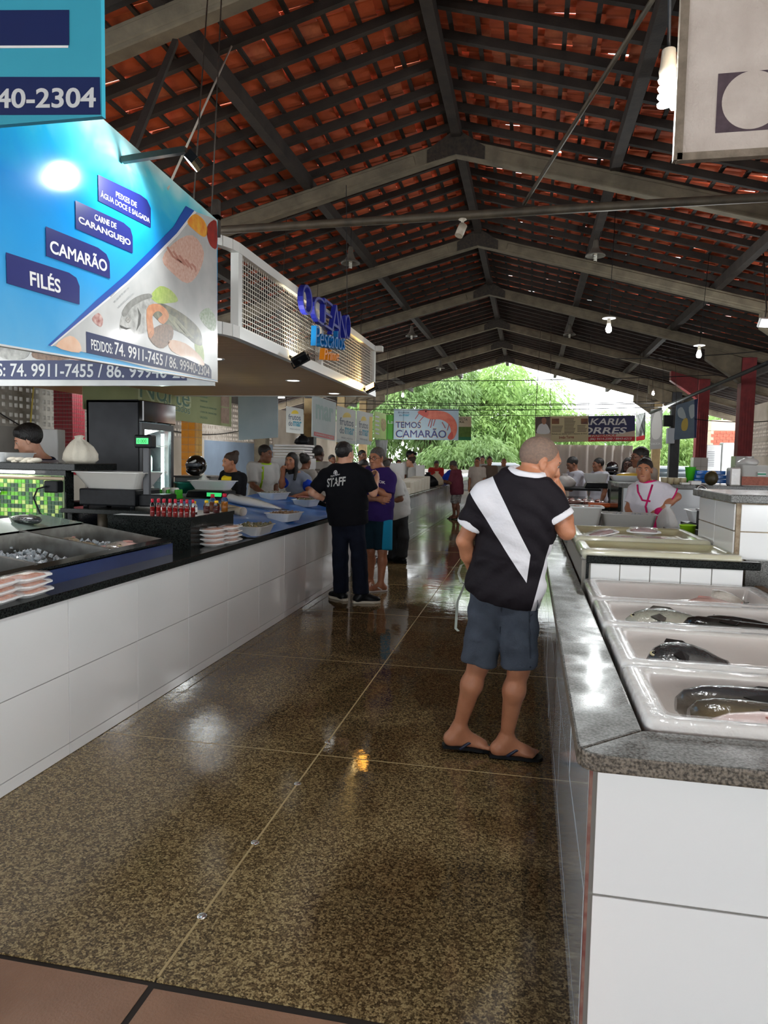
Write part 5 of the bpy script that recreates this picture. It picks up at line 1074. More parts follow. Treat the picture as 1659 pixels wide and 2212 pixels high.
bag('crumpled clear bag on the lid of the dried shrimp tub', (q-.08, 8.2, zt+.22), .10, .09, ph=4)
cx0 = onbar(1432)
cu0 = None
for i in range(4):
    lb = ('first', 'second', 'third', 'last')[i]+' beige lidded cup in the row beside the green pitcher'
    solo('cup', MB().lathe([(.03, 0), (.036, .065), (.038, .07), (0, .07)], (cx0+.065*i, 8.15, zt), 14), mat('beige_cup', (200, 190, 160), .5, c2=(180, 160, 120), ns=12), lb, 'cup', group='lidded cups on the tall counter')
solo('cup_tray', MB().box(cx0-.06, cx0+.3, 8.22, 8.4, zt, zt+.02), M_BLKP, 'black tray behind the beige lidded cups', 'tray')
# the fish stall behind, with trays, a scale and bottles
fs = thing('fish_stall', 'black edged fish stall table with fish fillets beyond the leaning man', 'counter', (.7, 9.6, 0))
P('body', MB().box(.31, .94, 8.8, 11.6, 0, .95), M_GROUT, fs); P('top', MB().box(.30, .945, 8.78, 11.65, .95, .985), M_GRBLK, fs); P('upper_shelf', MB().box(.34, 1.0, 10.4, 11.4, 1.12, 1.15), M_BLKP, fs)
for i in range(7):
    fish(('first', 'second', 'third', 'fourth', 'fifth', 'sixth', 'last')[i]+' of the pale red fish laid in a row on the stall beyond the tubs', (.42+.08*i, 9.9-.03*i, .986), 1.15+.05*i, .30, .045, .026, [fishmat('skin_red', (140, 60, 54), (206, 170, 160), .05, mid=(170, 96, 88)), F_SILV][i % 2], M_FINP, 'long', group='fish laid in a row on the far stall')
for i in range(4): fish('dark red fish in the front row of the far stall, '+('nearest the elbow', 'second along', 'third along', 'by the stall end')[i], (.45+.15*i, 9.2+.05*(i % 2), .986), .4+.3*i, .30, .05, .03, fishmat('skin_darkred', (92, 50, 46), (190, 150, 140), .05, mid=(130, 80, 74)), M_FIND, 'long', group='dark fish at the front of the far stall')
a, b_ = px(1262, 1046, 10.8), px(1312, 1046, 10.8)
s3 = thing('scale', 'low dark scale under a white tub on the stall beyond the leaning man', 'scale', ((a.x+b_.x)/2, 10.8, 1.15)); P('body', MB().prism([(a.x, 10.7, 1.15), (b_.x+.05, 10.7, 1.15), (b_.x, 10.7, 1.225), (a.x+.03, 10.7, 1.225)], (0, .3, 0)), M_BLKP, s3, bevel=.01); P('plate', MB().box(a.x+.03, b_.x-.03, 10.72, 10.98, 1.225, 1.24), M_STEEL, s3)
solo('scale_tub', tray_mb(b_.x-a.x+.04, .3, .12, .03, .006, .014, .03, c=((a.x+b_.x)/2, 10.85, 1.241)), M_WPLA, 'white tub on the low dark scale of the far stall', 'tub')
a, b_ = px(1316, 1046, 9.4), px(1382, 1046, 9.4); y_ = 9.4
solo('white_tray', tray_mb(.44, .3, .07, .04, .006, .014, .03, c=((a.x+b_.x)/2-.02, 8.95, 1.30)), M_WPLA, 'white tray carrying a yellow packet behind the woman in white and pink', 'tray')
solo('tray_rest', MB().box(.96, 1.3, 8.78, 9.15, 1.2, 1.298).box(.98, 1.25, 8.8, 9.1, 0, 1.2), M_BLKP, 'dark stand holding the white tray with the yellow packet', 'stand')
solo('yellow_packet', MB().ell(((a.x+b_.x)/2+.0, 8.95, 1.372), (.16, .10, .035), 16, 8), mat('yellow_packet', (226, 186, 60), .3, coat=.5, bump=.5, bs=30), 'shiny yellow packet lying on the white tray', 'packet')
bag('greyish clear bag on the upper shelf of the far stall', (.52, 10.7, 1.15), .14, .2, ph=5)
bo = None
for i in range(6):
    t = bottle(('first', 'second', 'third', 'fourth', 'fifth', 'sixth')[i]+' small dark sauce bottle in the row on the far stall', (.36+.05*i, 11.2, 1.15), .022, .15, [M_SAUCE, M_AMBER, M_DKRED][i % 3], M_REDCAP, 'sauce bottles on the far stall')
solo('orange_lid', MB().box(.72, .98, 8.86, 9.02, .986, 1.03), mat('orange_plastic', (240, 110, 40), .4), 'bright orange plastic lid at the near end of the far stall', 'lid', bevel=.01)
# ------------------------------------------------------------------ people: one smooth skin per body, grown from signed distances; clothes are offset shells cut at hems
def smin(a, b, k):
    if k <= 0: return np.minimum(a, b)
    h = np.clip(.5+.5*(b-a)/k, 0, 1); return b+(a-b)*h-k*h*(1-h)
V3 = lambda v: np.array(v, float)
def unit(v): v = V3(v); return v/max(np.linalg.norm(v), 1e-9)
class Prim:
    def __init__(s, fn, lo, hi, k=.02, cuts=()): s.fn, s.lo, s.hi, s.k, s.cuts = fn, V3(lo), V3(hi), k, cuts
def cone(a, b, ra, rb, k=.02, cuts=(), flat=False):
    a, b = V3(a), V3(b); ba = b-a; L2 = max(ba@ba, 1e-9); R = max(ra, rb)+.01
    def fn(P):
        t = (P-a)@ba/L2; tc = np.clip(t, 0, 1 if not flat else 1.3); d = np.linalg.norm(P-a-tc[..., None]*ba, axis=-1)-(ra+(rb-ra)*tc)
        return np.maximum(d, (t-1)*math.sqrt(L2)) if flat else d
    return Prim(fn, np.minimum(a, b)-R, np.maximum(a, b)+R, k, cuts)
def ell(c, r, M=None, k=.02, cuts=()):
    c, r = V3(c), V3(r); M = np.eye(3) if M is None else M; R = np.max(r)+.01
    def fn(P):
        q = (P-c)@M; k0 = np.linalg.norm(q/r, axis=-1); k1 = np.linalg.norm(q/(r*r), axis=-1)+1e-9; return k0*(k0-1)/k1
    return Prim(fn, c-R, c+R, k, cuts)
def loft(nodes, k=.03, cuts=()):
    """nodes: (point, right vector, half width, half depth)"""
    ps = np.array([n[0] for n in nodes]); R = max(max(n[2], n[3]) for n in nodes)+.02
    def fn(P):
        out = None
        for (a, ra, xa, ya), (b, rb, xb, yb) in zip(nodes[:-1], nodes[1:]):
            ba = V3(b)-V3(a); L = np.linalg.norm(ba); ax = ba/L; t = np.clip((P-a)@ba/(L*L), 0, 1); q = P-a-t[..., None]*ba
            r = unit(V3(ra)+V3(rb)); f = np.cross(ax, r); f /= np.linalg.norm(f); r = np.cross(f, ax)
            rx = xa+(xb-xa)*t; ry = ya+(yb-ya)*t; m = np.minimum(rx, ry)
            d = (np.sqrt((q@r/rx)**2+(q@f/ry)**2+(q@ax/m)**2)-1)*m
            out = d if out is None else smin(out, d, .02)
        return out
    return Prim(fn, ps.min(0)-R, ps.max(0)+R, k, cuts)
def grow(prims, h, sub=(), noise=None):
    """the surface of a blend of prims as vertices and quads (surface nets on a regular grid)"""
    lo = np.min([p.lo for p in prims], 0)-3*h; hi = np.max([p.hi for p in prims], 0)+3*h
    n = np.ceil((hi-lo)/h).astype(int)+1; F = np.full(n, 1.0, np.float32); ax = [lo[i]+h*np.arange(n[i]) for i in range(3)]
    def region(p, m):
        a = np.maximum(0, np.floor((p.lo-m-lo)/h).astype(int)); b = np.minimum(n, np.ceil((p.hi+m-lo)/h).astype(int)+1); sl = tuple(slice(a[i], b[i]) for i in range(3))
        return sl, np.stack(np.meshgrid(*[ax[i][sl[i]] for i in range(3)], indexing='ij'), -1)
    for p in prims:
        sl, P_ = region(p, p.k+h)
        if P_.size == 0: continue
        d = p.fn(P_)
        for pt, nn in p.cuts: d = np.maximum(d, (P_-pt)@V3(nn))
        F[sl] = smin(F[sl], d.astype(np.float32), p.k)
    for p in sub:
        sl, P_ = region(p, p.k+h)
        if P_.size: F[sl] = -smin(-F[sl], p.fn(P_).astype(np.float32), p.k)
    if noise is not None:
        X, Y, Z = np.meshgrid(*ax, indexing='ij'); F += noise(X, Y, Z).astype(np.float32)
    S = F < 0; c = np.zeros(n-1, np.int8)
    for i in (0, 1):
        for j in (0, 1):
            for k in (0, 1): c += S[i:n[0]-1+i, j:n[1]-1+j, k:n[2]-1+k]
    act = (c > 0) & (c < 8); idx = np.argwhere(act); N = len(idx); pos = np.zeros((N, 3)); cnt = np.zeros(N)
    for a in range(3):
        for u in (0, 1):
            for v in (0, 1):
                o = np.zeros(3, int); o[(a+1) % 3] = u; o[(a+2) % 3] = v; e = o.copy(); e[a] = 1; i0 = idx+o; i1 = idx+e
                f0 = F[i0[:, 0], i0[:, 1], i0[:, 2]]; f1 = F[i1[:, 0], i1[:, 1], i1[:, 2]]; cr = (f0 < 0) != (f1 < 0)
                t = np.where(cr, f0/np.where(cr, f0-f1, 1), 0); pos[cr] += (o+np.outer(t, e-o))[cr]; cnt += cr
    Vx = lo+h*(idx+pos/np.maximum(cnt, 1)[:, None]); ids = np.full(n-1, -1, np.int32); ids[act] = np.arange(N); quads = []
    for a in range(3):
        b, d = (a+1) % 3, (a+2) % 3; sl0 = [slice(1, None)]*3; sl0[a] = slice(0, n[a]-1); s0 = S[tuple(slice(1 if q != a else 0, n[q]-1) for q in range(3))]
        s1 = S[tuple(slice(1, n[q]-1) if q != a else slice(1, n[q]) for q in range(3))]; e = np.argwhere(s0 != s1)
        if not len(e): continue
        e0 = e.copy(); e0[:, b] += 1; e0[:, d] += 1; q = []
        for ob, od in ((-1, -1), (0, -1), (0, 0), (-1, 0)): w = e0.copy(); w[:, b] += ob; w[:, d] += od; q.append(ids[w[:, 0], w[:, 1], w[:, 2]])
        q = np.stack(q, 1); fl = s1[e[:, 0], e[:, 1], e[:, 2]]; q[fl] = q[fl][:, ::-1]; quads.append(q)
    Q = np.concatenate(quads); Q = Q[(Q >= 0).all(1)]
    for _ in range(1):                                       # one gentle smoothing pass
        acc = np.zeros_like(Vx); ct = np.zeros(N)
        for i in range(4):
            np.add.at(acc, Q[:, i], Vx[Q[:, (i+1) % 4]]); np.add.at(acc, Q[:, i], Vx[Q[:, (i+3) % 4]]); np.add.at(ct, Q[:, i], 2)
        Vx = Vx*.6+.4*acc/np.maximum(ct, 1)[:, None]
    return Vx, Q
def qmesh(name, V, Q, m, parent, **props):
    V = V-np.array(wloc(parent)); me = bpy.data.meshes.new(name); me.vertices.add(len(V)); me.vertices.foreach_set('co', V.ravel())
    me.loops.add(Q.size); me.loops.foreach_set('vertex_index', Q.ravel().astype(np.int32)); me.polygons.add(len(Q)); me.polygons.foreach_set('loop_start', np.arange(0, Q.size, 4, dtype=np.int32))
    me.polygons.foreach_set('use_smooth', np.ones(len(Q), bool)); me.update(calc_edges=True); return link(name, me, m, parent, **props)
def wrinkle(amp, f=38, ph=0):
    return lambda X, Y, Z: .55*amp*(np.sin(f*2.3*(Z*.8-.5*X*np.sign(np.sin(3*Z+ph)))+2.2*np.sin(13*X+9*Y+ph)))+amp*(np.sin(f*(Z*.9+.35*X)+2.5*np.sin(9*X+7*Y+ph)+ph)*.6+np.sin(f*1.7*(Z*.5-X*.8+Y*.3)+2*np.sin(11*Z+ph))*.4)
SK = dict(fair=((214, 164, 136), (196, 140, 112)), tan=((184, 126, 94), (164, 106, 76)), brown=((140, 92, 68), (120, 76, 54)), dark=((96, 62, 48), (78, 50, 38)))
def skin(k): c, c2 = SK[k]; return mat('person_skin_'+k, c, .45, c2=c2, ns=14, sss=.06, bump=.12, bs=140)
M_EYEB = mat('eye_white', (200, 190, 182), .3); M_IRIS = mat('iris', (40, 26, 18), .15); M_LIP = mat('lips', (150, 82, 72), .5)
def hairm(k): return {'black': mat('hair_black', (22, 19, 18), .45, bump=.8, bs=160, stretch=(1, 1, .3)), 'grey': mat('hair_grey', (96, 90, 86), .6, c2=(60, 56, 53), ns=60, bump=.8, bs=160), 'stubble': mat('hair_stubble', (132, 106, 90), .7, c2=(104, 88, 78), ns=90, bump=.4, bs=300), 'brown': mat('hair_brown', (60, 42, 32), .5, bump=.8, bs=160)}[k]
def fabric(name, c, c2=None, bs=26, b=.5, ns=6): return mat('cloth_'+name, c, .88, c2=c2, ns=ns, bump=b, bs=bs, spec=.15)

def person(label, base, a=0, H=1.7, skin_='tan', J=None, lean=(0, 0), head=None, hair='short', hairc='black', shirt=None, sleeve=.5, hem=.82, lower=None, lower_end=.45, shoes=None, fat=0, h=.010,
           armR=((.12, .0, -1), (.0, .35, -1)), armL=((-.12, .0, -1), (.0, .35, -1)), curl=.5, group=None, wr=.0025, female=False, feet=None, extras=None, legs=True, name='person', footdir=None, handN=None):
    """a: facing angle, 0 looks away from the camera (+y), pi towards it. J: joints given outright in world coordinates."""
    s = H/1.7; base = Vector(base); J = J or {}; t = thing(name, label, 'person', base, group)
    Fv = V3((math.sin(a), math.cos(a), 0)); Rv = V3((math.cos(a), -math.sin(a), 0)); Uv = V3((0, 0, 1)); B = V3(base)
    L = lambda r, f, u: B+s*(Rv*r+Fv*f+Uv*u)
    j = {}
    j['hipc'] = V3(J.get('hipc', L(0, 0, .90))); dn = .52*s
    j['neck'] = V3(J.get('neck', j['hipc']+Rv*lean[0]+Fv*lean[1]+Uv*math.sqrt(max(.01, dn*dn-lean[0]**2-lean[1]**2))))
    axis = unit(j['neck']-j['hipc']); Rs = unit(V3(J['shR'])-V3(J['shL'])) if 'shR' in J else unit(Rv-axis*(Rv@axis)); Ls = np.linalg.norm(j['neck']-j['hipc'])
    sw = .165 if female else .185
    for sd, sg in (('L', -1), ('R', 1)):
        j['sh'+sd] = V3(J.get('sh'+sd, j['neck']-axis*.055*s+Rs*sg*sw*s)); dA = armL if sd == 'L' else armR
        w = lambda d: unit(Rs*d[0]+Fv*d[1]+Uv*d[2])
        j['el'+sd] = V3(J.get('el'+sd, j['sh'+sd]+w(dA[0])*.285*s)); j['wr'+sd] = V3(J.get('wr'+sd, j['el'+sd]+w(dA[1])*.25*s))
        j['hip'+sd] = j['hipc']+Rv*sg*.088*s-Uv*.03*s
        fx = feet[sd] if feet and sd in feet else (sg*.10, 0)
        j['an'+sd] = V3(J.get('an'+sd, L(fx[0], fx[1]-.02, .085))); j['kn'+sd] = V3(J.get('kn'+sd, (j['hip'+sd]+j['an'+sd])/2+Fv*.035*s+Uv*.02*s))
    hy, hp = (head or (a, 0))[:2]; hr_ = (head[2] if head and len(head) > 2 else 0)
    hf = V3((math.sin(hy)*math.cos(hp), math.cos(hy)*math.cos(hp), math.sin(hp))); hR = V3((math.cos(hy), -math.sin(hy), 0)); hu = np.cross(hR, hf); hR, hu = hR*math.cos(hr_)+hu*math.sin(hr_), hu*math.cos(hr_)-hR*math.sin(hr_)
    hs = s*(1.0 if not female else .97); c = V3(J['head']) if 'head' in J else j['neck']+axis*.05*s+Uv*.095*s+Fv*.02*s+hf*.02*s
    hc = lambda r, f, u: c+hs*(hR*r+hf*f+hu*u); HM = np.stack([hR, hf, hu], 1)
    ft = fat; tw = .87 if female else 1.
    def torso(g=0, lo=0., k=.03, cuts=()):
        hips = .172 if female else .162; z = [(-.10, hips*.82, .10), (.0, hips, .118+ft*.3), (.13, (.135 if female else .15)+ft*.8, .108+ft), (.30, .158+ft*.5, .118+ft*.5), (.42, .150+ft*.2, .102), (.485, .10, .08)]
        nd = []
        for f, rx, ry in z:
            u = f/.52; r = unit(Rv*(1-max(0, min(1, u)))+Rs*max(0, min(1, u))); p = j['hipc']+axis*f*s if Ls == 0 else j['hipc']+axis*(f/.52*Ls)
            e = (.016 if f < .05 else .006)*(g > .02); nd.append((p, r, rx*s*tw+g+e, ry*s*tw+g+e))
        return [loft(nd, k, cuts)]+[cone(j['neck']-axis*.035*s+Rs*q*.05*s, j['sh'+d]-Rs*q*.012*s, .052*s*tw+g, .058*s*tw+g, .035*s, cuts) for d, q in (('L', -1), ('R', 1))]
    def arm(d, g=0, end=None, k=.02):
        S, E, W = j['sh'+d], j['el'+d], j['wr'+d]
        if end is None: return [cone(S, E, .052*s+g, .040*s+g, .03), cone(E, E+(W-E)*.35, .041*s+g, .042*s+g, .012), cone(E+(W-E)*.35, W, .042*s+g, .026*s+g, .02)]
        if end <= 1: return [cone(S, S+(E-S)*end, .058*s*tw+g, .053*s*tw+g*1.35, .035, flat=True)]
        return [cone(S, E, .054*s+g, .044*s+g, .03), cone(E, E+(W-E)*(end-1), .045*s+g, .034*s+g, .02, flat=True)]
    def leg(d, g=0, end=None, k=.03, fl=0):
        Hp, K, A = j['hip'+d], j['kn'+d], j['an'+d]
        if end is None: return [cone(Hp, K, .084*s, .052*s, .03), cone(K, K+(A-K)*.3-Fv*.012*s, .050*s, .054*s, .03), cone(K+(A-K)*.3-Fv*.012*s, A, .054*s, .033*s, .03)]
        e = end
        Hp = Hp-Rv*(.012*s if d == 'R' else -.012*s)
        if e <= 1: return [cone(Hp, Hp+(K-Hp)*e, .082*s+g, .062*s+g+fl, .018, flat=True)]
        return [cone(Hp, K, .082*s+g, .062*s+g, .018), cone(K, K+(A-K)*(e-1), .064*s+g, .058*s+g+fl, .03, flat=True)]
    fd = footdir or {}
    FR = {}
    def foot(d):
        A = j['an'+d]; f = V3((math.sin(fd[d]), math.cos(fd[d]), 0)) if d in fd else Fv; r = V3((f[1], -f[0], 0)); pit = max(0, (A[2]-.10*s-base.z)); sg = -1 if d == 'L' else 1
        zt = lambda q, z: z*s+max(0., pit)*(1-q)                      # heel may be lifted, toes stay down
        pt = lambda q, x, z: A-Uv*(A[2])+f*(q*s)+r*(x*s)+Uv*(base.z+z)
        FR[d] = (A, f, r, pit, pt)
        pr = [cone(A, pt(-.045, 0, zt(0, .045)), .036*s, .034*s, .025), cone(pt(-.04, 0, zt(0, .038)), pt(.10, 0, zt(.7, .040)), .034*s, .030*s, .03), cone(A-Uv*.01, pt(.07, 0, zt(.5, .055)), .034*s, .024*s, .03), ell(pt(.115, sg*.004, zt(.8, .034)), (.048*s, .04*s, .022*s), np.stack([r, f, Uv], 1), .02)]
        for i in range(5): x = (-.036+.018*i)*(1 if sg > 0 else -1); pr.append(cone(pt(.125, x, zt(.9, .032)), pt(.165-.009*i, x*1.1, zt(1, .026)), .013*s-.0008*i, .0115*s-.0008*i, .006))
        return pr
    def hand(d):
        W = j['wr'+d]; dd = unit(W-j['el'+d]); n0 = V3((handN or {}).get(d, -Rs*(1 if d == 'R' else -1))); n = unit(n0-dd*(n0@dd)); sd = np.cross(dd, n)*(1 if d == 'R' else -1)
        fr = max(.0088*s, h*.92); pr = [ell(W+dd*.045*s, (.038*s, .05*s, .019*s), np.stack([sd, dd, n], 1), .02), cone(W-dd*.02, W+dd*.02*s, .026*s, .028*s, .02)]
        for i, (x, l) in enumerate(((-.029, .85), (-.010, 1), (.010, .95), (.028, .78))):
            p = W+dd*.082*s+sd*x*s; an = 0
            for q, ll in enumerate((.042, .028, .022)):
                an += curl*(1.15, 1.2, .8)[q]*.9; v = dd*math.cos(an)+n*math.sin(an); e = p+v*ll*l*s; pr.append(cone(p, e, fr*(1-.06*q), fr*(.96-.06*q), .004)); p = e
        p = W+dd*.022*s-sd*.026*s; e = p+unit(dd*.75-sd*.55+n*.45)*.045*s; pr += [cone(p, e, fr*1.25, fr*1.1, .012), cone(e, e+unit(dd+n*.5)*.032*s, fr*1.1, fr*.95, .004)]
        return pr
    face = [ell(hc(0, -.012, .028), hs*V3((.075, .096, .088)), HM, .02), ell(hc(0, .03, -.045), hs*V3((.058, .062, .075)), HM, .03), cone(hc(-.045, .02, -.075), hc(0, .068, -.098), .022*hs, .024*hs, .03), cone(hc(.045, .02, -.075), hc(0, .068, -.098), .022*hs, .024*hs, .03),
            cone(hc(-.034, .076, .028), hc(.034, .076, .028), .016*hs, .016*hs, .02), cone(hc(0, .088, .012), hc(0, .108, -.030), .009*hs, .0135*hs, .014), ell(hc(-.013, .097, -.034), hs*V3((.010, .010, .009)), HM, .008), ell(hc(.013, .097, -.034), hs*V3((.010, .010, .009)), HM, .008),
            ell(hc(-.044, .056, -.02), hs*V3((.022, .024, .026)), HM, .025), ell(hc(.044, .056, -.02), hs*V3((.022, .024, .026)), HM, .025), cone(hc(-.018, .086, -.060), hc(.018, .086, -.060), .0085*hs, .0085*hs, .008), cone(hc(-.016, .085, -.071), hc(.016, .085, -.071), .0090*hs, .0090*hs, .008)]
    for q in (-1, 1):
        EM = np.stack([hR*q*.93-hf*.36, hf*.93+hR*q*.36, hu], 1); face += [ell(hc(q*.079, -.004, -.004), hs*V3((.009, .020, .031)), EM, .006), ell(hc(q*.077, .004, -.028), hs*V3((.009, .010, .012)), EM, .006)]
    neck = [cone(j['neck']-axis*.05*s, hc(0, -.018, -.05), (.060 if not female else .05)*s, (.053 if not female else .045)*s, .04)]
    body = torso()+arm('L')+arm('R')+neck+face+hand('L')+hand('R')
    if legs: body += leg('L')+leg('R')+(foot('L')+foot('R') if shoes != 'shoe' else [])
    sub = [ell(hc(q*.032, .100, .004), hs*V3((.017, .014, .010)), HM, .012) for q in (-1, 1)]
    if h < .012: sub += [ell(hc(q*.088, -.001, -.002), hs*V3((.006, .010, .016)), HM, .006) for q in (-1, 1)]
    Vb, Qb = grow(body, h, sub); qmesh('body', Vb, Qb, skin(skin_), t)
    # face parts
    for q in (-1, 1):
        P('eye', MB().ell(hc(q*.032, .0755, .004), .0118*hs, 10, 8), M_EYEB, t).name = 'eye'
        e = hc(q*.032, .0755, .004)+hf*.0086*hs; P('iris', MB().ell(e, (.0062*hs,)*3, 8, 6), M_IRIS, t)
        P('eyebrow', MB().tube([hc(q*.014, .092, .024), hc(q*.034, .090, .031), hc(q*.052, .078, .025)], [.0042*hs, .005*hs, .003*hs], 6), hairm(hairc if hairc != 'stubble' else 'grey'), t)
    P('lips', MB().tube([hc(-.024, .086, -.065), hc(-.010, .095, -.063), hc(.010, .095, -.063), hc(.024, .086, -.065)], [.002, .0048*hs, .0048*hs, .002], 6), M_LIP, t)
    # hair
    if hair:
        g = {'stubble': .001, 'short': .006, 'long': .009, 'bun': .006, 'full': .016}[hair]
        n = unit(hu*.74-hf*.67); cut = [(hc(0, 0, -.012), -n), (hc(0, 0, -.058), -hu)] if hair in ('short', 'stubble', 'full') else [(hc(0, .0, -.01), -unit(hu*.70-hf*.72))]
        oc = (-.022, .038) if hair != 'stubble' else (-.016, .031)
        pr = [ell(hc(0, *oc), hs*V3((.076+g, .096+g, .088+g)), HM, .01, cut)]
        if hair == 'full': pr += [cone(hc(-.05, .045, .085), hc(.05, .05, .085), .028*hs, .028*hs, .03)]
        if hair == 'long':
            for q in (-1, 1): pr += [cone(hc(q*.068, -.01, .03), hc(q*.085, -.012, -.12), .026*hs, .03*hs, .03), cone(hc(q*.085, -.012, -.12), hc(q*.10, .05, -.26), .03*hs, .022*hs, .03)]
            pr += [cone(hc(0, -.07, .0), hc(0, -.085, -.20), .075*hs, .07*hs, .05)]
        if hair == 'bun': pr += [ell(hc(0, -.10, .10), hs*V3((.05, .05, .046)), HM, .02)]
        Vh, Qh = grow(pr, h, noise=lambda X, Y, Z: .0025*np.sin(95*X+40*np.sin(30*Z))*np.sin(80*Y) if hair != 'stubble' else 0*X); qmesh('hair', Vh, Qh, hairm(hairc), t)
    # clothes
    if lower is not None and legs:
        top = (j['hipc']+axis*.115*s, axis)
        pr = torso(.016, cuts=[top])[:1]+leg('L', .018, lower_end, fl=.014 if lower_end < 1.5 else .008)+leg('R', .018, lower_end, fl=.014 if lower_end < 1.5 else .008)
        Vc, Qc = grow(pr, h, noise=wrinkle(wr*1.1, 30, 1.3)); qmesh('trousers' if lower_end > 1.5 else 'shorts', Vc, Qc, lower, t)
    if shirt is not None:
        hz = j['hipc']+axis*(hem-.90)*s
        ncut = j['neck']+axis*.012*s
        pr = torso(.024+.004*(ft > .02), cuts=[(hz, -axis), (ncut, axis)])+(arm('L', .016, sleeve)+arm('R', .016, sleeve) if sleeve else [])
        Vc, Qc = grow(pr, h, noise=wrinkle(wr, 34, ft*9)); qmesh('shirt', Vc, Qc, shirt, t)
    if shoes == 'flip':
        for d in 'LR':
            A, f, r, pit, pt = FR[d]; o = []
            for q, x in ((-.09, .0), (-.085, .028), (-.03, .036), (.06, .042), (.12, .05), (.165, .044), (.188, .015), (.185, -.02), (.165, -.044), (.11, -.046), (.04, -.036), (-.03, -.034), (-.085, -.026)):
                o.append(pt(q, x, .016*s+max(0, pit)*(1-max(0, q)/.165)*.75*(1 if q < .165 else 0)))
            m1 = extras.get('sole') if extras and 'sole' in extras else M_BLKP
            so = P('sandal', MB().prism([p-Uv*.014 for p in o], (0, 0, .016)), m1, t)
            st = MB().tube([pt(.0, .040, .022), pt(.045, .034, .052), pt(.10, .004, .056), pt(.132, -.006 if d == 'R' else .006, .040)], .008*s, 6); st.tube([pt(.0, -.038, .022), pt(.045, -.032, .052), pt(.10, -.002, .056), pt(.132, -.006 if d == 'R' else .006, .040)], .008*s, 6)
            P('strap', st, extras.get('strap', m1) if extras else m1, so)
    if shoes == 'shoe':
        for d in 'LR':
            foot(d); A, f, r, pit, pt = FR[d]; FM = np.stack([r, f, Uv], 1)
            pr = [cone(A+Uv*.02, pt(-.03, 0, .05), .05*s, .044*s, .03), cone(pt(-.04, 0, .042), pt(.10, 0, .042), .044*s, .042*s, .03), ell(pt(.13, 0, .038), (.05*s, .075*s, .038*s), FM, .02), cone(A, pt(.08, 0, .06), .044*s, .034*s, .03)]
            for p_ in pr: p_.cuts = [(B+Uv*.024, -Uv)]
            Vs_, Qs_ = grow(pr, max(h, .008)); so = qmesh('shoe', Vs_, Qs_, (extras or {}).get('shoe', M_BLKP), t)
            o = [pt(q, x, .002) for q, x in ((-.09, .0), (-.08, .034), (-.02, .042), (.06, .044), (.13, .052), (.185, .03), (.205, 0), (.185, -.03), (.13, -.05), (.05, -.042), (-.02, -.04), (-.08, -.034))]
            P('sole', MB().prism(o, (0, 0, .026)), (extras or {}).get('sole', M_WHITEP), so)
    t_j = dict(j); t_j.update(c=c, hc=hc, hf=hf, hR=hR, hu=hu, hs=hs, axis=axis, Rs=Rs, Rv=Rv, Fv=Fv, torso=torso, arm=arm, leg=leg, s=s, HM=HM, h=h)
    return t, t_j
def glasses(t, j, m=None):
    hc = j['hc']; b = MB(); hs = j['hs']
    for q in (-1, 1):
        b.tube([hc(q*.034+.024*math.cos(u), .108-.008*abs(q*.034+.024*math.cos(u))/.058, .002+.017*math.sin(u)) for u in [2*PI*i/14 for i in range(14)]], .0022*hs, 5, closed=True)
        b.tube([hc(q*.058, .10, .006), hc(q*.075, .05, .008), hc(q*.080, -.005, .006)], .0022*hs, 5)
    b.tube([hc(-.010, .107, .006), hc(.010, .107, .006)], .0022*hs, 5); P('glasses', b, m or M_BLKP, t)

from mathutils.bvhtree import BVHTree
def wrap_on(o, target, d, lift=.003):
    """press a thin print onto the cloth under it, along d"""
    d = Vector(d).normalized(); off = wloc(o); to = wloc(target); bv = BVHTree.FromPolygons([v.co+to for v in target.data.vertices], [p.vertices[:] for p in target.data.polygons])
    for v in o.data.vertices:
        h = bv.ray_cast(v.co+off-d*.6, d)
        if h[0] is not None: v.co = h[0]-off-d*lift
def child(t, n): return next(c for c in t.children if c.name.split('.')[0] == n)
# ------------------------------------------------------------------ the people
A3 = lambda x, y, Y: V3(at(x, y, Y=Y))
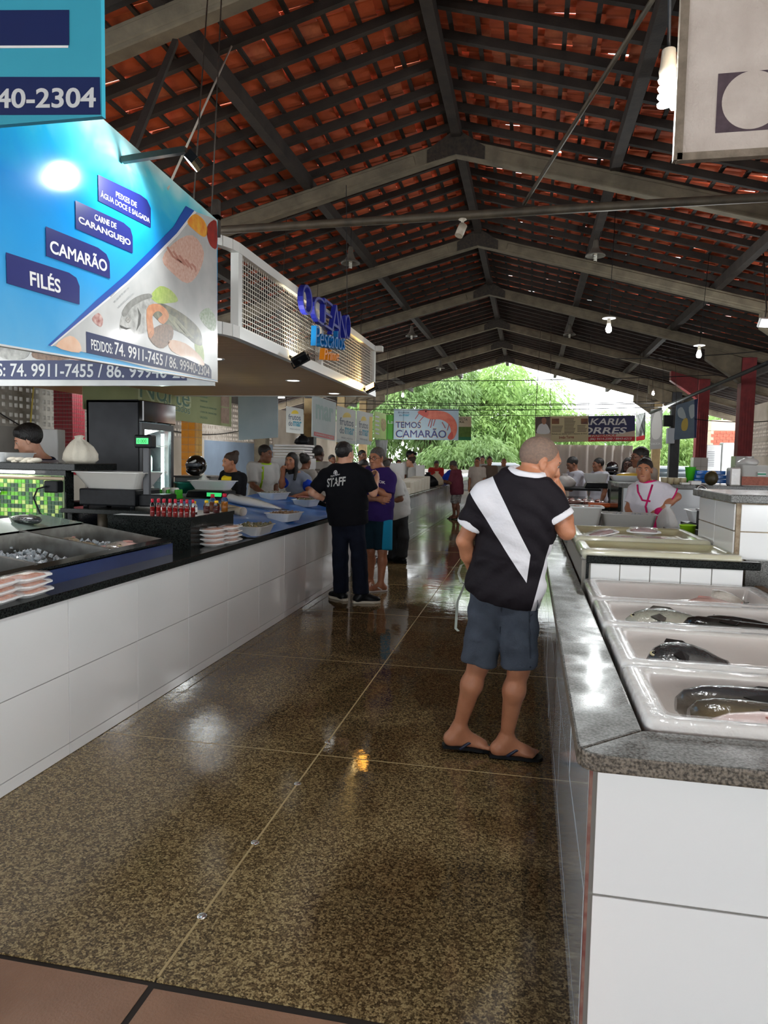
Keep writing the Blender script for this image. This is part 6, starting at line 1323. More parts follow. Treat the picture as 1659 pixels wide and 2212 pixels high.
# 1 the man leaning on the counter
def jersey():
    m = fabric('black_jersey_sash', (15, 12, 16), bs=40, b=.35); nt = m.node_tree; N = nt.nodes; L = nt.links; b = N['Principled BSDF']; b.inputs['Roughness'].default_value = .7
    tc = N.new('ShaderNodeTexCoord'); sp = N.new('ShaderNodeSeparateXYZ'); L.new(tc.outputs['Object'], sp.inputs[0])
    def mth(op, a, b2=None, c=None):
        n = N.new('ShaderNodeMath'); n.operation = op
        for i, v in enumerate((a, b2, c)):
            if v is None: continue
            if isinstance(v, (int, float)): n.inputs[i].default_value = v
            else: L.new(v, n.inputs[i])
        return n.outputs[0]
    B0 = V3((-.14, 3.6, 0))
    def line(p, q):                                           # signed distance to a line of the jersey's cut, in the shirt's own x-z plane
        a, c = A3(*p, 3.36)-B0, A3(*q, 3.36)-B0; d = V3((c[0]-a[0], 0, c[2]-a[2])); nx, nz = -d[2]/np.linalg.norm(d), d[0]/np.linalg.norm(d)
        return mth('ADD', mth('MULTIPLY_ADD', sp.outputs[0], float(nx), mth('MULTIPLY', sp.outputs[2], float(nz))), float(-(a[0]*nx+a[2]*nz)))
    l1 = line((1020, 1075), (1131, 1250)); l2 = line((1056, 1015), (1146, 1198))
    band = mth('MULTIPLY', mth('LESS_THAN', l1, 0.0) if False else mth('GREATER_THAN', l1, 0.0), mth('LESS_THAN', l2, 0.0))
    l3 = line((1146, 1198), (1138, 1256)); band = mth('MULTIPLY', band, mth('LESS_THAN', l3, 0.0))
    l4 = line((1193, 1160), (1163, 1268)); band = mth('MAXIMUM', band, mth('MULTIPLY', mth('GREATER_THAN', l4, 0.0), mth('LESS_THAN', sp.outputs[2], float(A3(1170, 1178, 3.36)[2]))))
    mx = N.new('ShaderNodeMix'); mx.data_type = 'RGBA'; mx.inputs[6].default_value = (*lin((25, 21, 26)), 1); mx.inputs[7].default_value = (*lin((214, 212, 216)), 1); L.new(band, mx.inputs[0]); L.new(mx.outputs[2], b.inputs['Base Color']); return m
M_DENIM = fabric('grey_denim', (74, 81, 92), (56, 62, 72), bs=120, b=.3, ns=9)
hj = dict(hipc=A3(1090, 1262, 3.52), neck=A3(1136, 1030, 3.42), shL=A3(1046, 1078, 3.43), shR=A3(1184, 1084, 3.40), elL=A3(1003, 1168, 3.50), wrL=A3(1030, 1250, 3.66), elR=A3(1224, 1148, 3.40), wrR=A3(1207, 1066, 3.50),
          knL=A3(1034, 1436, 3.56), anL=A3(992, 1572, 3.6), knR=A3(1121, 1444, 3.50), anR=A3(1094, 1594, 3.57), head=A3(1166, 997, 3.47))
hero, hjj = person('man in a black jersey with a white sash leaning over the counter', (-.14, 3.6, 0), a=.45, H=1.66, skin_='tan', J=hj, head=(1.25, -.30, -.12), hair='stubble', hairc='stubble', shirt=jersey(), sleeve=.62, hem=.835, lower=M_DENIM, lower_end=.96,
    shoes='flip', fat=.004, h=.0068, curl=.75, footdir={'L': 1.35, 'R': 1.45}, extras={'sole': M_BLKP, 'strap': mat('navy_rubber', (26, 34, 60), .4)}, wr=.0048, handN={'R': (-.6, .2, .4), 'L': (.5, -.6, 0)})
M_JW = fabric('jersey_white', (218, 216, 220), bs=40, b=.3)
for d in 'LR':
    S, E = hjj['sh'+d], hjj['el'+d]; g = .0185; p1, p0 = S+(E-S)*.63, S+(E-S)*.44; dr = unit(E-S); q = cone(S, p1, .058*.976+g, .053*.976+g*1.35, .03, [(p0, -dr)], flat=True); Vc, Qc = grow([q], .0068); qmesh('sleeve_cuff', Vc, Qc, M_JW, hero)
nk = hjj['neck']; ax_ = hjj['axis']; col_ = MB().tube([nk+ax_*.006+hjj['Rs']*(.074*math.cos(u))+np.cross(ax_, hjj['Rs'])*(.066*math.sin(u)-.004)+ax_*(.012-.012*math.cos(u)) for u in [2*PI*i/24 for i in range(24)]], .021, 8, closed=True); P('collar', col_, M_JW, hero)
M_SEAM = fabric('denim_seam', (50, 56, 66), bs=100)
for nm, pts in (('pocket_edge', [(1146, 1276), (1158, 1288), (1162, 1308), (1158, 1326), (1146, 1334)]), ('back_seam', [(1084, 1276), (1082, 1320), (1079, 1370), (1077, 1410)]), ('side_seam', [(1142, 1280), (1144, 1340), (1146, 1400), (1146, 1448)])):
    sm = P(nm, MB().tube([at(*q, Y=3.38) for q in pts for _ in (0,)], .0035, 5), M_SEAM, hero); wrap_on(sm, child(hero, 'shorts'), (0, 1, 0), .002)
# 2 the man in the staff shirt
M_NAVYT = fabric('black_tee', (16, 17, 22), bs=40, b=.3); M_JEAN = fabric('dark_jeans', (24, 30, 46), (18, 22, 34), bs=90, b=.3, ns=12)
sj = dict(hipc=A3(752, 1122, 7.2), neck=A3(744, 1004, 7.17), shL=A3(703, 1030, 7.17), shR=A3(790, 1032, 7.15), elL=A3(674, 1064, 7.15), wrL=A3(704, 1080, 7.24), elR=A3(806, 1066, 7.2), wrR=A3(813, 1036, 7.32), knL=A3(735, 1205, 7.22), knR=A3(776, 1205, 7.18), anL=A3(737, 1281, 7.25), anR=A3(780, 1286, 7.15), head=A3(745, 981, 7.17))
st, sj2 = person('man in a black STAFF shirt and dark jeans seen from behind', (-1.79, 7.2, 0), a=-.05, H=1.72, skin_='fair', J=sj, head=(.45, -.05), hair='short', hairc='black', shirt=M_NAVYT, sleeve=.78, hem=.85, lower=M_JEAN, lower_end=1.96, shoes='shoe', fat=.045, h=.0095, curl=.9, footdir={'L': -.9, 'R': 1.25}, extras={'shoe': M_BLKP, 'sole': mat('cream_sole', (206, 198, 180), .6)})
bk_ = V3((0, -1, 0)); c_ = sj2['neck']-sj2['axis']*.17
def ontee(px0, px1, pyb, pyt, Y): return Vector(at(px0, pyb, Y=Y)), Vector(at(px1, pyb-5, Y=Y)), Vector(at(px0, pyt, Y=Y))
for s_, (x0, x1, yb, yt), nm in (('STAFF', (704, 747, 1053, 1034), 'staff_lettering'), ('Madre Norton', (714, 735, 1031, 1027), 'shirt_lettering')):
    text(nm, s_, M_WHITEP, st, *ontee(x0, x1, yb, yt, 7.035 if s_ == 'STAFF' else 7.055), .002, .03 if s_ == 'STAFF' else .02, .002)
e_ = Vector(at(725.5, 1021, Y=7.065)); b = MB(); b.tube([e_+Vector((.02*math.cos(u), 0, .026*math.sin(u)-.004)) for u in [-.6+.32*i for i in range(14)]], .004, 6).prism([e_+Vector(v) for v in ((-.008, -.002, -.02), (.004, -.002, -.022), (.012, -.002, .004), (0, -.002, .018), (-.01, -.002, .004))], (0, -.003, 0)); P('shirt_emblem', b, M_WHITEP, st)
for o in list(st.children):
    if o.name.split('.')[0] in ('staff_lettering', 'shirt_lettering', 'shirt_emblem'): wrap_on(o, child(st, 'shirt'), (0, 1, 0))
pc_ = sj2['hipc']+sj2['axis']*.105; P('belt', MB().tube([pc_+sj2['Rv']*(.202*math.cos(u))+sj2['Fv']*(.168*math.sin(u)) for u in [2*PI*i/32 for i in range(32)]], .020, 8, closed=True), mat('black_leather', (16, 16, 18), .35), st)
w_ = sj2['wrL']; P('wristwatch', MB().tube([w_+V3((.0, 0, 0))+unit(sj2['wrL']-sj2['elL'])*q for q in (-.03, .0)], .034, 12), M_BLKP, st)
# 3 the man in purple
M_PUR = fabric('purple_tee', (58, 40, 104), (50, 34, 92), bs=50, b=.3); M_TEALS = fabric('dark_teal_shorts', (24, 50, 62), (18, 40, 52), bs=70, b=.3); M_TURQ = fabric('turquoise_panel', (30, 140, 180), bs=70, b=.2)
pj = dict(hipc=A3(812, 1112, 7.95), neck=A3(817, 1012, 7.92), shR=A3(786, 1030, 7.95), shL=A3(842, 1034, 7.88), elR=A3(787, 1075, 7.86), wrR=A3(818, 1078, 7.70), elL=A3(838, 1072, 7.82), wrL=A3(803, 1050, 7.70), knR=A3(800, 1190, 7.9), knL=A3(826, 1192, 7.86), anR=A3(800, 1256, 8.02), anL=A3(822, 1262, 7.86), head=A3(814, 990, 7.89))
pu, pj2 = person('grey haired man with glasses in a purple shirt, arms folded', (-1.7, 7.93, 0), a=PI+.25, H=1.68, skin_='tan', J=pj, head=(PI+.42, -.08), hair='short', hairc='grey', shirt=M_PUR, sleeve=.85, hem=.845, lower=M_TEALS, lower_end=.95, shoes='flip', fat=.03, h=.0095, curl=.6, extras={'sole': M_WHITEP, 'strap': M_WHITEP}, footdir={'L': PI+.9, 'R': PI+.1})
glasses(pu, pj2)
hp_ = pj2['hipL']; kn_ = pj2['knL']; q = cone(hp_, hp_+(kn_-hp_)*.955, .115, .113, .02, [(hp_+(kn_-hp_)*.0+V3((.03, 0, 0)), V3((-1, 0, 0)))], flat=True); Vc, Qc = grow([q], .0095); qmesh('shorts_panel', Vc, Qc, M_TURQ, pu)
text('shirt_lettering', 'REEBOK', M_WHITEP, pu, at(797, 1040, Y=7.735), at(830, 1046, Y=7.725), at(797, 1034, Y=7.735), .002, .03, .0); wrap_on(child(pu, 'shirt_lettering'), child(pu, 'shirt'), (0, 1, 0))
# 4 bent man with hat
M_WTEE = fabric('white_tee', (206, 208, 206), (194, 196, 194), bs=30, b=.4); M_DKGR = fabric('dark_grey_trousers', (58, 60, 62), (46, 48, 50), bs=70, b=.3)
bj = dict(hipc=A3(860, 1104, 10.2), neck=A3(838, 1024, 10.15), shR=A3(858, 1042, 10.02), shL=A3(826, 1046, 10.35), elR=A3(866, 1078, 9.98), wrR=A3(836, 1086, 10.1), head=A3(830, 1008, 10.2), knR=A3(872, 1160, 10.15), knL=A3(852, 1160, 10.3), anR=A3(868, 1205, 10.15), anL=A3(850, 1208, 10.3))
bn, bj2 = person('man in a white tee, dark trousers and brown hat bending over the far counter', (-1.75, 10.2, 0), a=-1.2, H=1.66, skin_='brown', J=bj, head=(-1.1, -.55), hair='short', hairc='grey', shirt=M_WTEE, sleeve=.85, hem=.80, lower=M_DKGR, lower_end=1.96, shoes='shoe', fat=.05, h=.012, extras={'shoe': M_BLKP, 'sole': M_BLKP}, footdir={'L': -1.2, 'R': -.9})
hc = bj2['hc']; P('hat', MB().lathe([(0, .075), (.06, .075), (.082, .06), (.09, .0), (.15, -.012), (.15, -.004), (.09, .006)], tuple(hc(0, -.01, .055)), 22, axis=tuple(bj2['hu'])), mat('brown_hat', (130, 104, 78), .8, c2=(104, 80, 58), ns=30), bn); P('hat_band', MB().lathe([(.091, .008), (.088, .03)], tuple(hc(0, -.01, .055)), 22, axis=tuple(bj2['hu'])), mat('hat_band', (50, 36, 30), .7), bn)
# 5 the man behind the green mosaic
M_GRT = fabric('light_grey_polo', (186, 186, 196), (174, 174, 184), bs=40, b=.3); M_NVC = fabric('navy_collar', (28, 32, 58), bs=60, b=.2)
m5, j5 = person('dark haired man in a grey polo with navy collar looking down behind the mosaic shelf', (at(85, 1000, Y=5.65).x, 5.68, 0), a=PI+.55, H=1.80, skin_='fair', J=dict(neck=A3(96, 995, 5.62), head=A3(60, 951, 5.5)), head=(PI+.95, -.38), hair='full', hairc='black', shirt=M_GRT, sleeve=.9, hem=.84, lower=M_JEAN, lower_end=1.9, shoes='shoe', fat=.03, h=.009, armR=((.5, .3, -1), (-.3, .9, -.25)), armL=((-.35, .25, -1), (.25, .9, -.3)))
P('collar', MB().tube([j5['neck']+j5['axis']*.012+j5['Rs']*(.078*math.cos(u))+np.cross(j5['axis'], j5['Rs'])*(.076*math.sin(u)) for u in [2*PI*i/22 for i in range(22)]], .02, 8, closed=True), M_NVC, m5)
# 6 woman in yellow
M_YEL = fabric('yellow_top', (240, 208, 40), bs=40, b=.3); M_CARD = fabric('black_cardigan', (26, 26, 30), bs=30, b=.4)
m6, j6 = person('smiling woman in a yellow top and black cardigan with her hair in a bun', (at(512, 1040, Y=8.25).x, 8.25, 0), a=PI+.5, H=1.58, skin_='tan', lean=(-.05, .10), head=(PI+.75, -.18), hair='bun', hairc='brown', shirt=M_CARD, sleeve=1.5, hem=.84, lower=M_JEAN, lower_end=1.9, shoes='shoe', h=.0095, female=True, armR=((.25, .3, -1), (-.2, .9, -.3)), armL=((-.3, .3, -1), (.2, .9, -.3)))
q = loft([(j6['hipc']+j6['axis']*z+np.cross(j6['axis'], j6['Rs'])*.055, j6['Rs'], .08, .118) for z in (.16, .30, .42)], .02, [(j6['neck']-j6['axis']*.02, j6['axis'])]); Vc, Qc = grow([q], .0095); qmesh('yellow_front', Vc, Qc, M_YEL, m6)
# 7 man with lime straps
M_LIME = fabric('lime_strap', (176, 220, 60), bs=60, b=.2)
m7, j7 = person('man in a white shirt with a lime apron strap standing by the blue wall', (at(562, 1010, Y=9.8).x, 9.8, 0), a=2.2, H=1.70, skin_='brown', lean=(0, .08), head=(1.75, -.15), hair='short', hairc='black', shirt=M_WTEE, sleeve=.85, hem=.82, lower=M_DKGR, lower_end=1.9, shoes='shoe', h=.011, fat=.01, armR=((.2, .4, -1), (-.1, .9, -.35)))
P('apron_strap', MB().tube([j7['neck']+j7['axis']*.005+j7['Rs']*(.08*math.cos(u))+np.cross(j7['axis'], j7['Rs'])*(.075*math.sin(u)) for u in [2*PI*i/20 for i in range(20)]], .014, 6, closed=True).tube([j7['neck']+np.cross(j7['axis'], j7['Rs'])*.09+j7['Rs']*q-j7['axis']*z for q, z in ((.07, .03), (.08, .2), (.1, .35))], .016, 6), M_LIME, m7); wrap_on(child(m7, 'apron_strap'), child(m7, 'shirt'), -j7['Fv'], .005)
# 8 the girl leaning on her hand
M_GRB = fabric('grey_blue_tee', (150, 160, 178), (140, 150, 168), bs=40, b=.3); M_ROYAL = fabric('royal_blue_sleeve', (34, 70, 190), bs=50, b=.2)
gx = at(640, 1030, Y=9.15).x; gj = dict(neck=A3(640, 1022, 9.08), head=A3(629, 996, 8.99), shR=A3(617, 1036, 9.07), shL=A3(662, 1036, 9.07), hipc=A3(645, 1105, 9.27), elR=A3(608, 1050, 8.91), wrR=A3(611, 1021, 8.89), elL=A3(668, 1066, 8.95), wrL=A3(640, 1072, 8.83))
m8, j8 = person('girl in a grey tee with blue sleeves and long black hair, chin on fist', (gx, 9.25, 0), a=PI+.1, H=1.56, skin_='tan', J=gj, head=(PI+.12, -.03, .08), hair='long', hairc='black', shirt=M_GRB, sleeve=.4, hem=.84, lower=M_JEAN, lower_end=1.9, shoes='shoe', h=.0085, female=True, curl=.95, handN={'R': (.5, -.5, 0), 'L': (0, 0, -1)})
for d in 'LR':
    S, E = j8['sh'+d], j8['el'+d]; q = cone(S+(E-S)*.12, S+(E-S)*.62, .064, .070, .02, flat=True); Vc, Qc = grow([q], .0085); qmesh('blue_sleeve', Vc, Qc, M_ROYAL, m8)
# 9.. other stall people
M_GT = fabric('stone_grey_tee', (176, 172, 164), (166, 162, 154), bs=40, b=.3)
m9, j9 = person('man seen from behind in a printed grey tee with a lime collar', (at(683, 1010, Y=10.8).x, 10.8, 0), a=.15, H=1.72, skin_='dark', head=(.3, 0), hair='short', hairc='black', shirt=M_GT, sleeve=.85, hem=.82, lower=M_DKGR, lower_end=1.9, shoes='shoe', h=.011, fat=.015, lean=(0, .03))
P('lime_collar', MB().tube([j9['neck']+j9['axis']*.012+j9['Rs']*(.075*math.cos(u))+np.cross(j9['axis'], j9['Rs'])*(.072*math.sin(u)) for u in [2*PI*i/20 for i in range(20)]], .012, 6, closed=True), M_LIME, m9)
xb = at(668, 1008, Y=10.66); 
for k_, (zz, wd) in enumerate(((1.31, .26), (1.27, .20), (1.16, .3), (1.13, .28), (1.10, .3))): P('back_print', MB().prism([(xb.x-wd/2+.05, 10.655, zz), (xb.x+wd/2+.05, 10.655, zz), (xb.x+wd/2+.05, 10.655, zz+(.03 if k_ < 2 else .008)), (xb.x-wd/2+.05, 10.655, zz+(.03 if k_ < 2 else .008))], (0, -.003, 0)), mat('dull_print', (120, 112, 104), .8), m9)
def bgp(label, px_, pyhead, Y, a, H=1.68, z=None, **kw):
    p = at(px_, pyhead, Y=Y); kw.setdefault('h', .0135); kw.setdefault('shoes', 'shoe'); kw.setdefault('lower', M_DKGR); kw.setdefault('lower_end', 1.9); kw.setdefault('shirt', M_WTEE); kw.setdefault('sleeve', .8)
    return person(label, (p.x, Y, 0), a=a, H=H, wr=.002, **kw)
bgp('person with a dark curly ponytail turned away just behind the girl', 657, 1003, 10.2, .3, 1.58, skin_='brown', hair='bun', hairc='black', female=True, shirt=M_GT)
bgp('small figure of a man at the pale wall beyond the STAFF shirt', 716, 995, 15.0, 2.4, 1.6, skin_='brown', shirt=M_CARD)
bgp('woman with long dark hair bowed over the far stall', 777, 1000, 12.5, 2.6, 1.56, skin_='brown', hair='long', hairc='black', shirt=M_CARD, female=True, lean=(0, .2), head=(2.6, -.5))
bgp('man with black hair behind the bowed woman', 781, 985, 14.2, 2.4, 1.70, skin_='brown', shirt=M_WTEE)
m, jj = bgp('man with a flat black cap and white shirt at the far stall', 884, 990, 16.5, 1.9, 1.74, skin_='brown', hair='short')
P('cap', MB().lathe([(0, .06), (.09, .055), (.1, .02), (.1, .0), (0, 0)], tuple(jj['hc'](0, -.01, .06)), 18, axis=tuple(jj['hu'])).tube([jj['hc'](0, .08, .06), jj['hc'](0, .15, .05)], .03, 6), M_BLKP, m)
bgp('woman with tied brown hair at the far stall beside the man with the cap', 898, 1003, 16.2, -1.9, 1.6, skin_='fair', hair='bun', hairc='brown', female=True, lean=(0, .08))
bgp('boy just showing above the white partitions of the far stall', 861, 1008, 17.5, 2.8, 1.52, skin_='fair', hair='short', hairc='brown')
bgp('grey haired man with a red collar looking down at the far end of the counter', 941, 1012, 22.0, 2.9, 1.55, skin_='tan', hairc='grey', shirt=fabric('red_collar_tee', (196, 60, 56), bs=40), lean=(0, .15), head=(2.9, -.4))
bgp('figure in a blue shirt stooping over the counter beside the bags', 956, 1020, 19.8, 1.2, 1.55, skin_='brown', shirt=M_ROYAL, lean=(0, .28), head=(1.2, -.6))
# the man in maroon
M_MAR = fabric('maroon_tee', (122, 62, 76), (110, 54, 68), bs=40, b=.3); M_PSH = fabric('patterned_shorts', (206, 204, 202), (70, 70, 72), bs=40, b=.2, ns=16)
mj = dict(hipc=A3(987, 1062, 18.4), neck=A3(985, 1016, 18.4), anL=A3(981, 1112, 18.4), anR=A3(990, 1113, 18.3), head=A3(979, 1006, 18.4))
person('grey haired man in a maroon tee and patterned shorts far down the aisle', (-1.82, 18.4, 0), a=-1.3, H=1.68, skin_='brown', J=mj, head=(-1.4, -.55), hair='short', hairc='grey', shirt=M_MAR, sleeve=.85, hem=.82, lower=M_PSH, lower_end=.98, shoes='flip', fat=.03, h=.0135, armR=((.05, .25, -1), (-.1, 1, .1)), armL=((-.05, .3, -1), (.1, 1, .15)), footdir={'L': -1.3, 'R': -1.5})
M_CREAMT = fabric('cream_tee', (206, 196, 184), (196, 186, 174), bs=40, b=.3)
m, jj = bgp('woman with sunglasses and a cream tee walking up the aisle', 1031, 1010, 18.6, PI+.1, 1.62, skin_='tan', hair='bun', hairc='brown', female=True, shirt=M_CREAMT, fat=.02); glasses(m, jj)
bgp('woman in a dark top behind the woman in the cream tee', 1057, 1003, 19.6, PI-.1, 1.66, skin_='tan', hair='bun', hairc='brown', female=True, shirt=fabric('khaki_top', (110, 96, 84), bs=40))
bgp('bald headed man just showing behind the leaning man\'s shoulder', 1088, 1008, 21, PI, 1.63, skin_='tan', hair='stubble', hairc='stubble', shirt=M_GT)
bgp('man in white partly hidden behind the woman in the cream tee', 1042, 1000, 23, PI, 1.7, skin_='fair', hair='short', hairc='grey', shirt=M_WTEE)
# right side
M_PINKC = fabric('magenta_trim', (214, 40, 110), bs=60, b=.2); M_WPOLO = fabric('white_polo', (228, 224, 232), (216, 212, 220), bs=30, b=.45)
wx = at(1393, 1010, Y=7.25).x
wj = dict(head=A3(1392, 1015, 7.22), neck=A3(1399, 1043, 7.26), shL=A3(1436, 1060, 7.22), shR=A3(1371, 1060, 7.34), hipc=A3(1398, 1152, 7.28), elL=A3(1463, 1073, 7.22), wrL=A3(1419, 1104, 7.16), elR=A3(1358, 1098, 7.32), wrR=A3(1366, 1138, 7.16))
mw, jw = person('woman in a white polo with magenta collar and side panels, hand on her hip', (wx, 7.28, 0), a=PI+.35, H=1.58, skin_='tan', J=wj, head=(PI+.30, -.06), hair='bun', hairc='black', shirt=M_WPOLO, sleeve=.72, hem=.80, lower=M_JEAN, lower_end=1.9, shoes='shoe', female=True, fat=.012, h=.0085, wr=.003, curl=.6)
P('ponytail', MB().ell(jw['hc'](.0, -.10, .0), (.045, .05, .06), 14, 10), hairm('black'), mw)
P('collar', MB().tube([jw['neck']+jw['axis']*.010+jw['Rs']*(.072*math.cos(u))+np.cross(jw['axis'], jw['Rs'])*(.074*math.sin(u)) for u in [2*PI*i/22 for i in range(22)]], .016, 8, closed=True), M_PINKC, mw)
fw_ = np.cross(jw['axis'], jw['Rs']); P('lanyard', MB().tube([jw['neck']+fw_*.085+jw['Rs']*q-jw['axis']*z for q, z in ((.075, .01), (.06, .08), (.015, .16), (-.06, .17))], .010, 6).tube([jw['neck']+fw_*.10+jw['Rs']*q-jw['axis']*z for q, z in ((-.07, .01), (-.05, .1), (-.02, .22), (-.05, .38))], .009, 6), M_PINKC, mw); wrap_on(child(mw, 'lanyard'), child(mw, 'shirt'), -jw['Fv'], .005)
q = loft([(jw['hipc']+jw['axis']*z-jw['Rs']*.115, jw['Rs'], .062, .12) for z in (-.12, .05, .22)], .02); Vc, Qc = grow([q], .0085); qmesh('side_panel', Vc, Qc, M_PINKC, mw)
S, E = jw['shL'], jw['elL']; d_ = unit(E-S); q = cone(S, S+(E-S)*.74, .075, .077, .02, [(S+(E-S)*.64, -d_)], flat=True); Vc, Qc = grow([q], .0085); qmesh('sleeve_trim', Vc, Qc, M_PINKC, mw)
m, jj = bgp('tall man with glasses in a pale shirt behind the woman in white and pink', 1388, 985, 9.5, -2.0, 1.74, skin_='brown', hairc='black', shirt=M_CREAMT, h=.011, head=(-1.8, -.15), fat=.03); glasses(m, jj)
m, jj = bgp('dark haired woman with glasses at the far right stall', 1357, 1004, 11.6, PI+.2, 1.62, skin_='dark', hair='long', hairc='black', female=True, shirt=M_CARD, h=.012); glasses(m, jj)
m, jj = bgp('man in a grey tee looking down at a fish he holds up', 1254, 1003, 12.4, -1.9, 1.64, skin_='brown', shirt=M_GRT, h=.012, head=(-1.9, -.5), lean=(0, .1), armR=((.1, .5, -.5), (-.2, .8, .55)), armL=((-.1, .5, -.8), (.1, .9, .2)))
f_ = fish('small silver fish held up by the man in the grey tee', tuple(jj['wrR']+V3((0, 0, -.12))), 0, .34, .045, .022, F_SILV, M_FIN, 'long'); f_.rotation_euler = (PI/2, PI/2, .6)
bgp('man in a grey tee turned towards the fish table, next to the helmet', 1296, 1004, 13.2, -2.0, 1.62, skin_='brown', shirt=M_GRT, h=.012, head=(-1.9, -.1))
# ------------------------------------------------------------------ far signs and banners
def panel(name, label, cat, corners, n, m, th=.02, **K):
    """flat hanging board through photo corners on a plane; n points to the viewer's side"""
    n = Vector(n); pts = [at(*p, **K) for p in corners]; b = Vector((sum(p.x for p in pts)/4, sum(p.y for p in pts)/4, min(p.z for p in pts)))
    t = thing(name, label, cat, b); P('board', MB().prism([p-n*th for p in pts], n*th), m, t)
    for p in pts[:2]: P('hanging_cord', MB().tube([p-n*th*.5-Vector((0, 0, .02)), hook(p.x, p.y)], .006, 5), M_IRON, t)
    return t
NX, NY = (1, 0, 0), (0, -1, 0)
M_OLIVE = mat('banner_olive', (176, 186, 138), .7, c2=(164, 174, 126), ns=3); M_TEALL = mat('print_teal_grey', (112, 146, 130), .7); M_OUT = mat('print_pale_green', (206, 216, 178), .7)
XN = -5.0; zb5 = at(498, 922, X=XN).z
yA, yB_ = at(180, 880, X=XN).y, at(500, 880, X=XN).y
t = thing('hanging_banner', 'long olive green banner with pale fish shop lettering behind the fridge', 'banner', (XN, (yA+yB_)/2, zb5))
P('cloth', MB().box(XN-.01, XN, yA, yB_, zb5, zb5+1.0), M_OLIVE, t)
kx = dict(X=XN)
pxtext('lettering', 'Norte', M_OUT, t, (298, 862), (413, 884), (298, 806), .001, .03, .001, **kx); pxtext('lettering', 'Norte', M_TEALL, t, (302, 858), (409, 880), (302, 810), .001, .0, .003, **kx)
pxtext('lettering', 'Pescados', M_OUT, t, (353, 882), (411, 896), (353, 862), .001, .03, .001, **kx); pxtext('lettering', 'Pescados', M_TEALL, t, (354, 881), (410, 895), (354, 863), .001, .0, .003, **kx)
for i, (s_, y) in enumerate((('CAMARÃO', 858), ('CARANGUEJO', 868), ('PATINHA DE CARANGUEJO', 881), ('CARNE DE CARANGUEJO', 892), ('LAGOSTA', 903))): pxtext('lettering', s_, M_TEALL, t, (432, y), (432+(36 if i > 1 and i < 4 else 16), y+(6 if i > 1 and i < 4 else 3)), (432, y-5), .001, 0, .002, **kx)
for y0, y1 in ((850, 877), (880, 913)): pxpoly('picture_print', [(477, y0), (495, y0+2), (495, y1+3), (477, y1)], mat('faded_pink_print', (190, 164, 146), .7, c2=(150, 124, 110), ns=9), t, NX, .001, .001, **kx)
M_SILK = mat('faded_blue_banner', (150, 172, 180), .6, c2=(186, 198, 202), ns=1.6, bump=.3, bs=10)
t = panel('hanging_banner', 'plain faded blue grey banner hanging over the man with lime straps', 'banner', [(513, 800), (600, 800), (600, 945), (516, 951)], NY, M_SILK, Y=11.0)
for y in (938, 930): pxtext('lettering', 'PEIXES E CAMARÕES', mat('faded_print', (168, 184, 190), .7), t, (532, y), (590, y-2), (532, y-6), .001, 0, .002, Y=11.0)
M_BWH = mat('banner_white', (216, 220, 218), .6, c2=(200, 206, 204), ns=2); M_BGREY = mat('banner_grey_blue', (176, 192, 196), .6, c2=(196, 206, 208), ns=1.4)
M_FGREY = mat('print_slate', (92, 106, 124), .6); M_FCYAN = mat('print_cyan', (70, 150, 176), .6); M_SUN = mat('print_sun', (232, 206, 70), .6)
def frutos(t, x0, x1, yt, yb, k, sl=0.0, K=None, n=NX, fade=False):
    w = x1-x0; h = yb-yt; g = M_FGREY; L = lambda u, v: (x0+w*u, yt+h*v+sl*w*u)
    sun = [(x0+w*(.52+.24*math.cos(a)), yt+h*(.22-.14*math.sin(a))+sl*w*.5) for a in [PI*i/10 for i in range(11)]]; pxpoly('sun_print', sun, M_SUN, t, n, .001, .001, **K)
    pxtext('lettering', 'frutos', g, t, L(.1, .46), L(.9, .46), L(.1, .24), .001, .015, .002, **K); pxtext('lettering', 'do', g, t, L(.1, .70), L(.36, .70), L(.1, .50), .001, .015, .002, **K); pxtext('lettering', 'mar', M_FCYAN, t, L(.40, .70), L(.95, .70), L(.40, .50), .001, .03, .002, **K)
    pxtext('lettering', 'PESCADOS', g, t, L(.2, .84), L(.85, .84), L(.2, .79), .001, 0, .002, **K)
t = panel('shop_banner', 'small white seafood banner with a yellow sun between the lattice and the grey column', 'banner', [(618, 877), (655, 884), (655, 938), (618, 934)], NY, M_BWH, Y=15.5)
frutos(t, 620, 653, 880, 936, 1, .1, dict(Y=15.5), NY)
XB = -4.62; kb = dict(X=XB)
t = panel('shop_banner', 'translucent pale banner with a red strip nearest in the row over the far counter', 'banner', [(675, 853), (726, 870), (724, 953), (674, 943)], NX, M_BGREY, .012, **kb)
pxpoly('red_strip', [(678, 932), (722, 942), (722, 951), (678, 941)], mat('print_red_soft', (206, 96, 104), .6), t, NX, .001, .001, **kb); pxtext('lettering', 'CAMARÃO E PEIXE', M_BWH, t, (681, 939), (719, 947), (681, 934), .001, 0, .003, **kb); pxtext('lettering', 'mar', mat('print_faint', (150, 178, 178), .6), t, (682, 905), (720, 913), (682, 872), .001, .03, .002, **kb)
t = panel('shop_banner', 'white seafood banner with a sun, second in the row over the far counter', 'banner', [(728, 876), (769, 887), (768, 960), (727, 955)], NX, M_BWH, .012, **kb); frutos(t, 730, 767, 882, 958, 1, .16, kb)
pxpoly('footer', [(728, 948), (768, 953), (768, 960), (728, 955)], M_BGREY, t, NX, .001, .001, **kb)
t = panel('shop_banner', 'white seafood banner with a yellow side strip, third in the row over the far counter', 'banner', [(771, 886), (806, 894), (802, 961), (769, 959)], NX, M_BWH, .012, **kb); frutos(t, 773, 797, 892, 960, 1, .16, kb)
